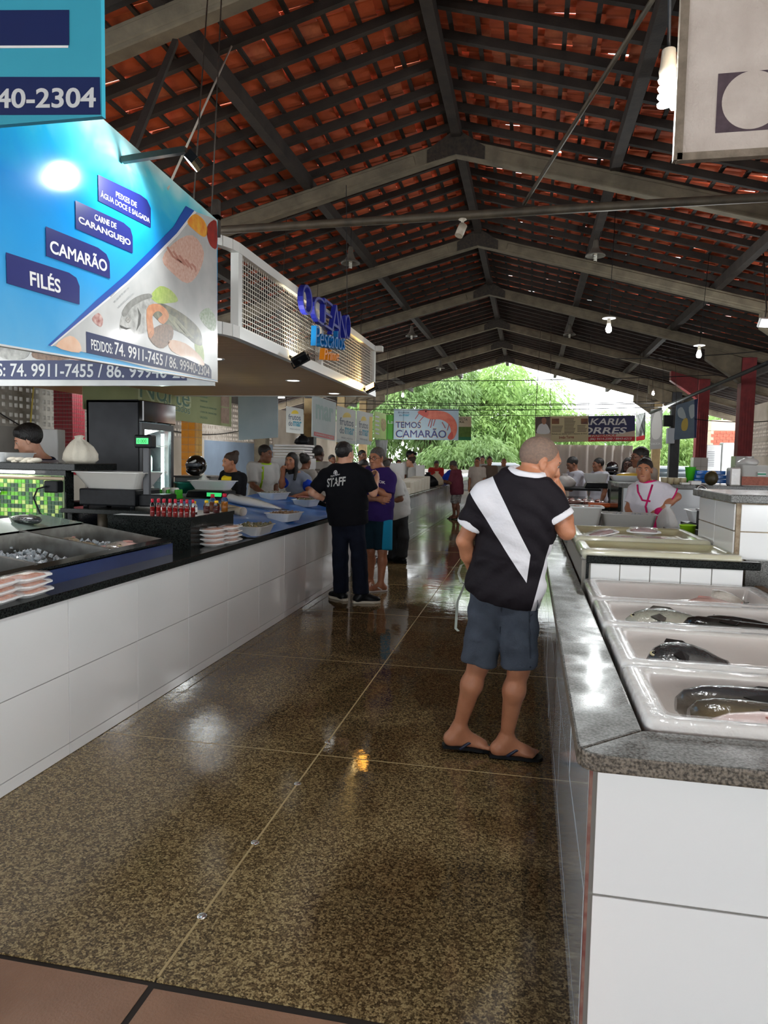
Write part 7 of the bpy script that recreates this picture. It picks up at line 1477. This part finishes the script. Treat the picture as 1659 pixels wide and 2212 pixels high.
pxpoly('yellow_strip', [(798, 900), (805, 901), (804, 954), (797, 953)], M_SUN, t, NX, .001, .001, **kb); pxpoly('footer', [(770, 950), (802, 952), (802, 961), (770, 959)], M_BGREY, t, NX, .001, .001, **kb)
M_LGR = mat('banner_lime', (160, 200, 80), .6, c2=(180, 210, 100), ns=3)
t = panel('shop_banner', 'lime green food banner, last in the row over the far counter', 'banner', [(809, 888), (834, 894), (834, 949), (808, 946)], NX, M_LGR, .012, **kb)
for k in range(5): pxpoly('text_bar', [(811, 898+9*k), (819, 900+9*k), (819, 903+9*k), (811, 901+9*k)], M_BWH, t, NX, .001, .001, **kb)
pxpoly('picture_print', smoothpts([(824, 905), (833, 908), (834, 925), (828, 932), (823, 922)], 3), mat('food_print', (200, 180, 70), .6, c2=(90, 80, 40), ns=14), t, NX, .001, .001, **kb)
t = panel('shop_banner', 'bright green banner edge just beside the shrimp banner', 'banner', [(834, 896), (852, 897), (852, 949), (833, 948)], NY, mat('banner_green', (86, 160, 60), .6), Y=27.0)
pxtext('lettering', 'La', M_BWH, t, (838, 915), (850, 915), (838, 908), .001, 0, .002, Y=27.0)
ky = dict(Y=26.8)
t = panel('shop_banner', 'pale blue shrimp banner reading TEMOS CAMARÃO hung across the aisle', 'banner', [(851, 883), (991, 884), (990, 951), (850, 949)], NY, mat('banner_pale_blue', (172, 192, 204), .6, c2=(160, 182, 196), ns=1), .03, **ky)
M_BLT = mat('print_royal', (40, 54, 120), .5); M_YLT = mat('print_gold', (228, 196, 110), .5)
for s_, a, b_, c_ in (('TEMOS', (855, 924), (909, 925), (855, 911)), ('CAMARÃO', (855, 945), (964, 946), (855, 925))):
    pxtext('lettering', s_, M_YLT, t, (a[0]-.8, a[1]+.8), (b_[0]+.8, b_[1]+.8), (c_[0]-.8, c_[1]-.8), .003, .022, .004, **ky); pxtext('lettering', s_, M_BLT, t, a, b_, c_, .003, .010, .010, **ky)
pxtext('lettering', 'frutos', M_FGREY, t, (860, 893), (884, 893), (860, 889), .002, .02, .004, **ky); pxtext('lettering', 'do', M_FGREY, t, (862, 899), (869, 899), (862, 895), .002, .02, .004, **ky); pxtext('lettering', 'mar', M_FCYAN, t, (870, 899), (885, 899), (870, 895), .002, .03, .004, **ky)
M_SP = mat('shrimp_print_red', (214, 120, 96), .5, c2=(190, 84, 66), ns=5); M_SPD = mat('shrimp_print_deep', (186, 76, 64), .5)
pxpoly('shrimp_body', smoothpts([(905, 890), (920, 886), (945, 887), (965, 891), (980, 903), (987, 918), (986, 935), (979, 948), (971, 949), (974, 935), (972, 922), (964, 912), (950, 906), (932, 906), (918, 901)], 3), M_SP, t, NY, .004, .003, **ky)
pxpoly('shrimp_tail', smoothpts([(979, 944), (972, 950), (967, 944), (976, 932)], 3), M_SPD, t, NY, .008, .003, **ky); pxpoly('shrimp_head', smoothpts([(902, 890), (922, 884), (926, 895), (918, 901)], 3), M_SPD, t, NY, .008, .003, **ky)
for i, (a, b_) in enumerate((((905, 893), (897, 905)), ((915, 900), (905, 911)), ((930, 905), (925, 921)), ((934, 905), (930, 924)), ((940, 906), (936, 920)), ((955, 912), (962, 925)), ((970, 916), (966, 930)))): P('shrimp_leg', MB().tube([at(*a, **ky)+Vector((0, -.01, 0)), at(*b_, **ky)+Vector((0, -.01, 0))], .014, 5), M_SPD, t)
e_ = at(920, 889, **ky); P('shrimp_eye', MB().ell((e_.x, e_.y-.012, e_.z), (.03, .01, .03), 10, 6), M_BLKP, t)
for i in (868, 972): P('hanger', MB().tube([at(i, 884, **ky), at(i, 872, **ky)], .012, 6), M_IRON, t)
t = panel('shop_banner', 'beige and green sign half hidden behind the shrimp banner', 'banner', [(985, 899), (1018, 900), (1018, 951), (984, 950)], NY, mat('banner_beige', (214, 196, 164), .7), Y=27.5)
pxpoly('picture_print', [(986, 922), (1018, 922), (1018, 944), (986, 944)], mat('meadow_print', (110, 140, 60), .7, c2=(80, 110, 44), ns=9), t, NY, .002, .002, Y=27.5); pxpoly('footer', [(986, 944), (1018, 944), (1018, 951), (986, 951)], mat('print_deep_green', (30, 110, 70), .6), t, NY, .003, .002, Y=27.5)
pxtext('lettering', 'DELTA', M_BLKP, t, (989, 907), (1010, 909), (989, 902), .002, 0, .004, Y=27.5); pxtext('lettering', 'ERA', M_BLKP, t, (989, 913), (1003, 914), (989, 909), .002, 0, .004, Y=27.5)
kk = dict(Y=24.0)
M_NVB = mat('banner_navy', (56, 58, 100), .6); M_RDB = mat('banner_red', (206, 50, 56), .6)
t = panel('shop_banner', 'navy, cream and red banner with a phone number hung over the curtain', 'banner', [(1156, 900), (1372, 897), (1372, 953), (1156, 955)], NY, mat('banner_cream', (226, 206, 184), .7), .03, **kk)
pxpoly('navy_field', [(1255, 899), (1372, 898), (1372, 930), (1330, 938), (1255, 940)], M_NVB, t, NY, .002, .002, **kk); pxpoly('red_strip', [(1260, 944), (1372, 943), (1372, 953), (1260, 954)], M_RDB, t, NY, .003, .002, **kk)
pxtext('lettering', 'ZAKARIA', M_WHITEP, t, (1236, 918), (1354, 918), (1236, 904), .003, .02, .005, shear=.2, **kk); pxtext('lettering', 'TORRES', M_WHITEP, t, (1236, 937), (1354, 937), (1236, 923), .003, .02, .005, shear=.2, **kk)
pxtext('lettering', 'TAMBAQUI', M_RDB, t, (1275, 945), (1331, 944), (1275, 939), .003, .02, .005, shear=.2, **kk); pxtext('lettering', '(86) 9414-2350 / 8843-6213', M_WHITEP, t, (1274, 952), (1364, 951), (1274, 946), .003, .01, .006, shear=.2, **kk)
k9 = dict(Y=23.93)
t = panel('paper_notice', 'cream printed notice sheet fixed over one half of the navy banner', 'notice', [(1190, 899), (1271, 898), (1271, 953), (1190, 954)], NY, mat('notice_cream', (222, 208, 166), .7), .01, **k9)
for x0, x1 in ((1192, 1208), (1255, 1270)): pxpoly('picture_print', [(x0, 904), (x1, 904), (x1, 916), (x0, 916)], mat('dark_picture', (40, 40, 70), .6, c2=(200, 130, 60), ns=3), t, NY, .002, .002, **k9)
M_INK = mat('brown_ink', (84, 70, 58), .7)
for x0, x1, ys_ in ((1192, 1216, range(920, 934, 3)), (1219, 1243, range(904, 936, 3)), (1247, 1268, range(919, 934, 3))):
    for y in ys_: pxpoly('text_line', [(x0, y), (x1-(y*7 % 5), y), (x1-(y*7 % 5), y+1.1), (x0, y+1.1)], M_INK, t, NY, .002, .001, **k9)
pxtext('lettering', 'Fechado aos sábados para o descanso de Deus', M_INK, t, (1192, 940), (1268, 939), (1192, 936), .002, .01, .003, **k9); pxtext('lettering', 'Irmão Torres', mat('notice_red', (150, 50, 44), .6), t, (1208, 948), (1240, 947), (1208, 942), .002, .02, .003, **k9)
t = panel('photo_poster', 'small photo poster of a bald man in white at the end of the navy banner', 'poster', [(1157, 901), (1188, 900), (1188, 936), (1157, 936)], NY, mat('poster_dark', (84, 72, 66), .6, c2=(120, 104, 92), ns=3), .01, **k9)
pxpoly('figure_print', smoothpts([(1160, 936), (1163, 920), (1170, 915), (1178, 915), (1184, 921), (1187, 936)], 3), M_WHITEP, t, NY, .002, .002, **k9); pxpoly('face_print', smoothpts([(1170, 906), (1175, 902), (1180, 906), (1179, 914), (1175, 917), (1171, 914)], 3), mat('face_print', (190, 140, 112), .6), t, NY, .004, .002, **k9)
t = panel('hanging_cloth', 'grey and black cloth hanging under the lime banner over the far counter', 'cloth', [(811, 950), (838, 951), (834, 990), (816, 986)], NX, mat('grey_cloth', (140, 142, 142), .8, c2=(40, 40, 44), ns=2.5, bump=.5, bs=9), .012, X=-4.75)
# white curtain under it
b = MB(); x0, x1 = at(1160, 960, Y=24.3).x, at(1368, 960, Y=24.3).x; n_ = 90
for i in range(n_+1):
    u = i/n_; x = x0+(x1-x0)*u; y = 24.3+.05*math.sin(u*70)+.03*math.sin(u*31+1); b.v += [(x, y, .4), (x, y, 2.12)]
b.f = [(2*i, 2*i+2, 2*i+3, 2*i+1) for i in range(n_)]; b.mi = [0]*n_; b.sm = [True]*n_
solo('curtain', b, mat('curtain_cloth', (226, 216, 208), .9), 'long white curtain hanging in folds below the navy banner', 'curtain', base=((x0+x1)/2, 24.3, .4))
t = panel('shop_banner', 'narrow red and white banner end turned along the aisle', 'banner', [(1374, 897), (1393, 891), (1392, 949), (1373, 952)], (-1, 0, 0), M_BWH, Y=24.2)
pxpoly('red_strip', [(1374, 944), (1392, 940), (1392, 950), (1374, 953)], M_RDB, t, NY, .025, .003, Y=24.2)
t = panel('shop_banner', 'narrow grey banner with a pale figure on the tan column', 'banner', [(1406, 884), (1432, 882), (1430, 969), (1404, 971)], NY, mat('banner_silver', (176, 176, 176), .6, c2=(160, 160, 160), ns=2), Y=27.6)
pxpoly('figure_print', smoothpts([(1409, 945), (1408, 915), (1416, 890), (1426, 892), (1429, 930), (1422, 948)], 3), mat('print_pale_grey', (206, 206, 204), .6), t, NY, .002, .002, Y=27.6); pxtext('lettering', 'DELÍCIA', M_BWH, t, (1407, 961), (1427, 960), (1407, 956), .002, .02, .003, Y=27.6)
kd = dict(Y=22.0)
t = panel('shop_banner', 'slate blue banner with a yellow crab shape hung on the red column', 'banner', [(1461, 875), (1508, 861), (1504, 946), (1456, 950)], NY, mat('banner_slate', (88, 108, 130), .5, c2=(116, 136, 152), ns=2, bump=.4, bs=6), **kd)
pxpoly('yellow_print', smoothpts([(1472, 915), (1478, 904), (1485, 905), (1486, 920), (1482, 930), (1473, 929)], 3), mat('print_mustard', (210, 186, 90), .6), t, NY, .002, .002, **kd)
pxpoly('silver_print', smoothpts([(1464, 885), (1474, 880), (1482, 900), (1478, 905), (1466, 900)], 3), M_BGREY, t, NY, .002, .002, **kd); pxpoly('silver_print', smoothpts([(1488, 880), (1500, 874), (1502, 895), (1492, 904)], 3), M_BGREY, t, NY, .002, .002, **kd); pxpoly('edge_strip', [(1500, 863), (1508, 861), (1504, 946), (1500, 946)], M_NAVY2, t, NY, .003, .002, **kd)
for (x0, y0, x1, y1), m, l in (((1433, 897, 1455, 921), M_BLKP, 'black electric box high on the dark column'), ((1440, 925, 1458, 958), M_WPLA, 'grey electric box lower on the dark column')):
    a, b_ = at(x0, y1, Y=28.0), at(x1, y0, Y=28.0); solo('electric_box', MB().box(a.x, b_.x, 27.95, 28.2, a.z, b_.z), m if m is M_BLKP else mat('box_grey', (150, 156, 164), .5), l, 'box', bevel=.01)

# ------------------------------------------------------------------ things on the far counter and in the stalls
q = at(628, 985, Y=10.3)
solo('white_cabinet', MB().box(q.x-.3, q.x+.28, 10.2, 10.7, 0, 1.50), M_WPLA, 'white cabinet under the stack of flat foam slabs', 'cabinet', bevel=.006)
for k in range(5): solo('foam_slab', MB().obox((q.x+.02*math.sin(k*2), 10.42, 1.52+.042*k), (.50+.02*(k % 2), .40, .032), rot(.15*math.sin(k*3))), M_FOAM, ('bottom', 'second', 'middle', 'fourth', 'topmost')[k]+' flat white foam slab of the stack on the white cabinet', 'lid', bevel=.006)
bag('black plastic bag on top of the flat foam slabs', (q.x+.14, 10.42, 1.71), .11, .16, M_BLKP, ph=3)
M_BOXC = mat('cream_foam', (226, 222, 206), .5, c2=(212, 206, 186), ns=4)
def cbox(label, x0, x1, y0, y1, z0, z1, m=None, name='foam_box', gr=None): return solo(name, MB().box(x0, x1, y0, y1, z0, z1), m or M_BOXC, label, 'box', bevel=.012, group=gr)
for k in range(6): cbox(('first', 'second', 'third', 'fourth', 'fifth', 'last')[k]+' of the long cream foam boxes ranged across the far counter', -2.49, -2.14, 13.0+.44*k, 13.40+.44*k, .872, 1.10+.012*k)
for k in range(2): cbox(('small cream box at the counter edge next to the bent man', 'second small cream box before the long foam boxes')[k], -2.45, -2.13, 12.2+.36*k, 12.52+.36*k, .872, 1.0)
cbox('white partition panel rising behind the long foam boxes', -2.49, -2.3, 15.75, 15.85, .872, 1.40, M_WPLA, 'partition'); cbox('second white panel behind the bent man', -3.2, -2.54, 14.5, 14.6, 0, 1.44, M_WPLA, 'partition')
for k in range(3): bottle(('near', 'middle', 'far')[k]+' small reddish bottle behind the bent man on the far counter', (-2.46+.06*k, 12.0, .872), .03, .17, M_AMBER, M_WHITEP)
bag('black backpack like bag slumped on the far counter', (-2.42, 17.3, .872), .22, .34, M_BLKP, ph=6, name='black_bag'); bag('beige carrier bag standing on the far counter by the man in maroon', (-2.3, 18.0, .872), .16, .36, mat('beige_bag', (190, 176, 150), .6), ph=7)
helmet('dark motorcycle helmet behind the man turned to the fish table', (at(1322, 1012, Y=14).x, 14.0, 1.30)); cbox('dark shelf carrying the far motorcycle helmet', at(1322, 1012, Y=14).x-.4, at(1322, 1012, Y=14).x+.5, 13.7, 14.3, 0, 1.30, M_BLKP, 'shelf')
# electric meter box by the red mosaic column, posters of the left wall
solo('meter_box', MB().box(at(84, 930, Y=7.6).x, at(124, 930, Y=7.6).x, 7.6, 7.75, 1.38, at(100, 927, Y=7.6).z).box(at(100, 930, Y=7.6).x-.03, at(100, 930, Y=7.6).x+.03, 7.66, 7.72, 0, 1.38), M_WPLA, 'white electric box with black sockets behind the man in grey', 'box', bevel=.006)
# strap dangling from the leaning man's hand
b = MB(); pts = [(1008, 1216), (996, 1221), (990, 1238), (996, 1258), (1004, 1262), (998, 1276), (988, 1300), (986, 1330), (984, 1358), (990, 1364)]; w2 = .006
for p in pts: v = at(*p, Y=3.62); b.v += [(v.x-w2, v.y, v.z), (v.x+w2, v.y+.01, v.z), (v.x+w2, v.y+.013, v.z), (v.x-w2, v.y+.003, v.z)]
for i in range(len(pts)-1):
    a = 4*i; b.f += [(a, a+1, a+5, a+4), (a+1, a+2, a+6, a+5), (a+2, a+3, a+7, a+6), (a+3, a, a+4, a+7)]
b.mi = [0]*len(b.f); b.sm = [False]*len(b.f); solo('plastic_strap', b, mat('pale_strap', (206, 216, 206), .3, alpha=.85, coat=.5), 'pale plastic strap dangling beside the leaning man\'s shorts', 'strap')

# ------------------------------------------------------------------ lamps, pipes' fittings, wires
M_LIT = mat('lit_bulb', (255, 255, 250), .3, emit=36); M_OFFB = mat('unlit_bulb', (224, 222, 210), .3); M_SOCK = mat('old_white_socket', (214, 206, 190), .5, c2=(170, 156, 132), ns=14)
M_SHADE = mat('grey_enamel_shade', (112, 108, 98), .5, c2=(84, 80, 72), ns=9)
def pendant(label, px_, py, Y, kind, lit, power=30, s=1, ztop=None, group=None):
    p = at(px_, py, Y=Y); t = thing('pendant_lamp', label, 'lamp', p, group); z = p.z; zt = ztop or under(p.x)+.1
    P('cord', MB().tube([(p.x, Y, z+.12*s), hook(p.x, Y)], .005, 5), M_BLKP, t)
    if kind == 'bell': P('shade', MB().lathe([(.03, .30), (.045, .26), (.05, .18), (.09, .08), (.17, .02), (.175, .0), (.165, .0), (.08, .07), (.03, .2)], (p.x, Y, z+.02), 20), M_SHADE, t)
    if kind == 'disc': P('plate', MB().lathe([(0, .16), (.03, .155), (.10, .135), (.10, .125), (.03, .12), (0, .12)], (p.x, Y, z), 20), M_WPLA, t)
    P('socket', MB().lathe([(.022*s, .13*s), (.026*s, .08*s), (.03*s, .06*s), (.026*s, .04*s)], (p.x, Y, z), 14), M_SOCK, t)
    bm = M_LIT if lit else M_OFFB
    if kind in ('cfl', 'bell', 'disccfl'):
        b = MB(); b.tube([(p.x+.022*s*math.cos(u), Y+.022*s*math.sin(u), z+.045*s-.105*s*u/(2*PI*4)) for u in [2*PI*i/10 for i in range(41)]], .0095*s, 6); P('spiral_tube', b, bm, t)
    elif kind == 'tube': P('tube', MB().lathe([(.03, .05), (.034, .03), (.034, -.13), (.02, -.15), (0, -.152)], (p.x, Y, z), 14), bm, t)
    else: P('bulb', MB().lathe([(.02, .05), (.03, .02), (.045, -.03), (.04, -.07), (.02, -.09), (0, -.092)], (p.x, Y, z), 14), bm, t)
    if lit: lamp('bulb_light', 'POINT', (p.x, Y, z-.12*s), power, t, (.95, 1, 1), .05*s)
    return t
pendant('bright spiral bulb on a white socket hanging next to the worn cloth banner', 1441, 195, 2.05, 'cfl', True, 42, .78, ztop=5.2)
pendant('lit bulb under a white plate in the middle of the shed', 1315, 706, 11.6, 'disc', True, 80)
t = pendant('lit tube bulb under a white plate near the red column bracket', 1510, 762, 14.0, 'disc', True, 80)
pendant('lit bulb hanging over the far stall row above the shrimp banner', 870, 852, 24.0, 'bulb', True, 40)
pendant('lit bulb glowing just below the shrimp banner', 870, 957, 25.5, 'bulb', True, 30, ztop=3.6)
pendant('bright bulb between the dark column and the slate blue banner', 1434, 880, 24.0, 'bulb', True, 60)
pendant('small lit bulb by the white end wall bracket beyond the black column', 1411, 848, 26.0, 'bulb', True, 25)
pendant('unlit bell shaded lamp hanging from the near left purlin', 757, 572, 12.6, 'bell', False)
pendant('unlit bell shaded lamp further along the same purlin', 889, 728, 20.5, 'bell', False)
pendant('tiny unlit bell shaded lamp deep in the shed near the gable', 951, 797, 28.0, 'bell', False)
pendant('unlit bell shaded lamp below the ridge on the far slope side', 1286, 556, 13.3, 'bell', False)
pendant('unlit bell shaded lamp farther along under the far slope', 1230, 725, 21.0, 'bell', False)
t = thing('floodlight', 'white lit floodlight at the picture edge above the tube bulb', 'lamp', at(1650, 697, Y=13.0)); p = at(1651, 697, Y=13.0)
P('housing', MB().obox(p, (.2, .06, .16), rot(.3, .5)), M_WPLA, t, bevel=.01); P('glass', MB().obox(p+rot(.3, .5) @ Vector((0, -.034, 0)), (.17, .006, .13), rot(.3, .5)), mat('flood_white', (255, 255, 255), .2, emit=6), t); P('arm', MB().tube([p, p+Vector((.05, .1, .25)), hook(p.x+.05, 13.1)], .012, 6), M_IRON, t)
lamp('floodlight_beam', 'SPOT', p+Vector((-.02, -.1, -.06)), 60, t, (1, 1, 1), .06, (-.4, -.7, -.6), 2.2)
p = at(997, 495, Y=9.5)
t = thing('spotlight', 'white cylindrical spotlight clamped under the long pipe', 'lamp', p); P('mount', MB().lathe([(.05, .13), (.055, .12), (.02, .10), (.018, .04)], (p.x+.01, 9.5, p.z), 14), M_SOCK, t); P('can', MB().tube([p+Vector((.02, 0, .05)), p+Vector((-.03, -.05, -.10))], .055, 14), M_SOCK, t)
# cables
M_CAB = mat('black_cable', (26, 26, 28), .6)
def cable(label, a, b, sag=.15, r=.010, m=None):
    a, b = Vector(a), Vector(b); pts = [a.lerp(b, i/14)-Vector((0, 0, sag*4*(i/14)*(1-i/14))) for i in range(15)]; solo('cable', MB().tube(pts, r, 5), m or M_CAB, label, 'cable')
cable('long sagging cable crossing the shed level with the canopy top', (-7.5, 21, 3.95), (5.2, 21, 4.0), .12, .012)
cable('thin cable just above the shrimp banner reaching across the aisle', (-7.5, 26.2, 3.62), (5.3, 26.2, 3.68), .1, .014)
cable('upper thin cable before the gable opening', (-7.4, 30.0, 4.05), (5.2, 30.0, 4.05), .15, .014)
cable('lower thin cable that carries the navy banner', (-7.4, 24.05, 3.25), (5.2, 24.05, 3.4), .1, .012)
cable('second thin cable in the gable opening', (-7.4, 33.0, 3.7), (5.2, 33.0, 3.75), .1, .014)
cable('thick dark cable bundle sloping from the red columns to the dark column', at(1659, 783, Y=16.0), at(1405, 892, Y=26), .0, .05)
cable('cable strung between the two red columns and past the picture edge', at(1310, 775, Y=18), at(1659, 757, Y=18), .05, .010)
cable('thin cable slung along the right wall', at(1500, 905, Y=22), at(1659, 910, Y=21), .05, .012)
cable('thin wire hanging before the canopy mesh from roof to counter', at(748, 400, Y=10.5), at(750, 700, Y=10.5), 0, .006)
cable('cable sagging over the left wall lattice behind the man in grey', (-8.19, 8.3, 2.95), (-8.19, 10.4, 1.9), .1, .012)
cable('yellow hose hanging down the lattice wall', at(74, 818, X=-8.21), at(66, 915, X=-8.21), -.02, .014, mat('yellow_hose', (200, 180, 80), .5))
cable('black cable looping along the pale wall behind the helmet', at(352, 926, X=-8.202), at(520, 930, X=-8.202), .12, .012)

# ------------------------------------------------------------------ outdoors beyond the wall's end
M_BRICK = mat('red_brick', (176, 84, 62), .9, c2=(146, 66, 50), ns=8); M_PLAST = mat('raw_plaster', (186, 166, 146), .9, c2=(166, 146, 126), ns=2)
bh = thing('brick_house', 'unfinished red brick house beyond the end of the pale wall', 'house', (13.2, 41, 0))
xa, xb2 = at(1535, 950, Y=41).x, at(1640, 950, Y=41).x
zt_, zm_ = at(1580, 930, Y=41).z, at(1580, 950, Y=41).z
P('wall', MB().box(xa, xb2+3, 41, 45, 0, zm_-.5), M_PLAST, bh); P('upper_wall', MB().box(xa, xb2+3, 40.95, 45, zt_, zt_+.55), M_PLAST, bh)
bme = MB().box(-.14, .14, -.06, 0, -.07, .07).mesh('brick'); bme.materials.append(M_BRICK)
for r_i in range(6):
    for k in range(22):
        o = bpy.data.objects.new('brick', bme); COL.objects.link(o); o.parent = bh; o.location = Vector((xa+.15+.3*k+.15*(r_i % 2), 41.0, zm_-.42+.16*r_i))-wloc(bh)
P('wall_core', MB().box(xa+.02, xb2+3, 41, 45, zm_-.5, zt_), M_PLAST, bh)
for k in range(2): P('window', MB().box(xa+.8+1.5*k, xa+1.5+1.5*k, 40.97, 41, .9, zm_-.7), mat('dark_opening', (60, 66, 76), .6), bh)
a, b_ = at(1522, 1005, Y=30.5), at(1590, 962, Y=30.5)
ac = thing('air_unit', 'white air conditioning units standing outside by the end of the wall', 'unit', ((a.x+b_.x)/2, 30.5, 0)); P('case', MB().box(a.x, (a.x+b_.x)/2-.02, 30.3, 30.8, .5, b_.z), M_WPLA, ac, bevel=.02); P('case', MB().box((a.x+b_.x)/2+.02, b_.x, 30.3, 30.8, .5, b_.z+.1), M_WPLA, ac, bevel=.02)
b = MB()
for k in range(9): b.box(a.x+.05, a.x+.3, 30.285, 30.3, 1.5+.07*k, 1.53+.07*k)
P('grille', b, mat('grille_grey', (150, 152, 156), .5), ac); P('stand', MB().box(a.x, b_.x, 30.3, 30.8, 0, .5), M_PLAST, ac)
def car(label, x, y, rz, m):
    t = thing('car', label, 'car', (x, y, 0), rz=rz); o = None
    sec = [(-2.0, .55, .75), (-1.9, .35, .85), (-1.2, .3, .95), (-.7, .3, 1.0), (.9, .3, 1.0), (1.6, .35, .98), (2.0, .5, .85)]
    b = MB(); b.rings([[Vector((q, s*.82, z)) for s, z in ((-1, lo), (1, lo), (1.03, (lo+hi)/2), (.92, hi), (-.92, hi), (-1.03, (lo+hi)/2))] for q, lo, hi in sec]); o = P('body', b, m); o.parent = t
    b = MB(); b.rings([[Vector((q, -.78, .95)), Vector((q, .78, .95)), Vector((q2, .62, hi)), Vector((q2, -.62, hi))] for q, q2, hi in ((-1.1, -.5, 1.42), (-1.0, -.4, 1.46), (1.3, .8, 1.46), (1.5, 1.0, 1.4))]); o = P('cabin', b, M_GLS if False else mat('car_glass', (70, 84, 92), .05, coat=1)); o.parent = t
    b = MB().box(-.42, .85, -.6, .6, 1.44, 1.48); o = P('roof', b, m, bevel=.015); o.parent = t
    for q in (-1.25, 1.25):
        for s in (-1, 1): b = MB().tube([(q, s*.66, .31), (q, s*.84, .31)], .31, 18); o = P('wheel', b, M_BLKP); o.parent = t
    return t
car('silver car parked just outside the far end of the aisle', at(1085, 1015, Y=37.6).x-.2, 37.4, .1, mat('silver_paint', (206, 212, 216), .2, coat=.8)); car('white car parked outside behind the dark column', at(1448, 1000, Y=36).x, 36.9, .15, mat('white_paint', (236, 238, 240), .2, coat=.8))

# tube lamps added to brighten the left stalls, hung behind the signs
for x, y, l in ((-4.6, 3.6, 'tube lamp inside the stall behind the huge blue sign'), (-6.4, 6.6, 'tube lamp over the man in the grey polo'), (-6.7, 11.2, 'tube lamp over the olive banner stall'), (-5.6, 13.0, 'tube lamp above the white cabinet'), (-6.8, 17.5, 'tube lamp over the blue wall')):
    z = 3.05; t = thing('added_tube_lamp', l, 'lamp', (x, y, z)); P('batten_body', MB().box(x-.6, x+.6, y-.04, y+.04, z+.02, z+.07), M_WPLA, t); P('tube', MB().tube([(x-.58, y, z), (x+.58, y, z)], .016, 8), mat('added_tube_glow', (255, 255, 250), .3, emit=8), t)
    for q in (-.5, .5): P('cord', MB().tube([(x+q, y, z+.07), hook(x+q, y)], .005, 5), M_BLKP, t)
    lamp('added_tube_light', 'AREA', (x, y, z-.03), 36, t, (.97, 1, 1), .8, rotv=(0, 0, -1))
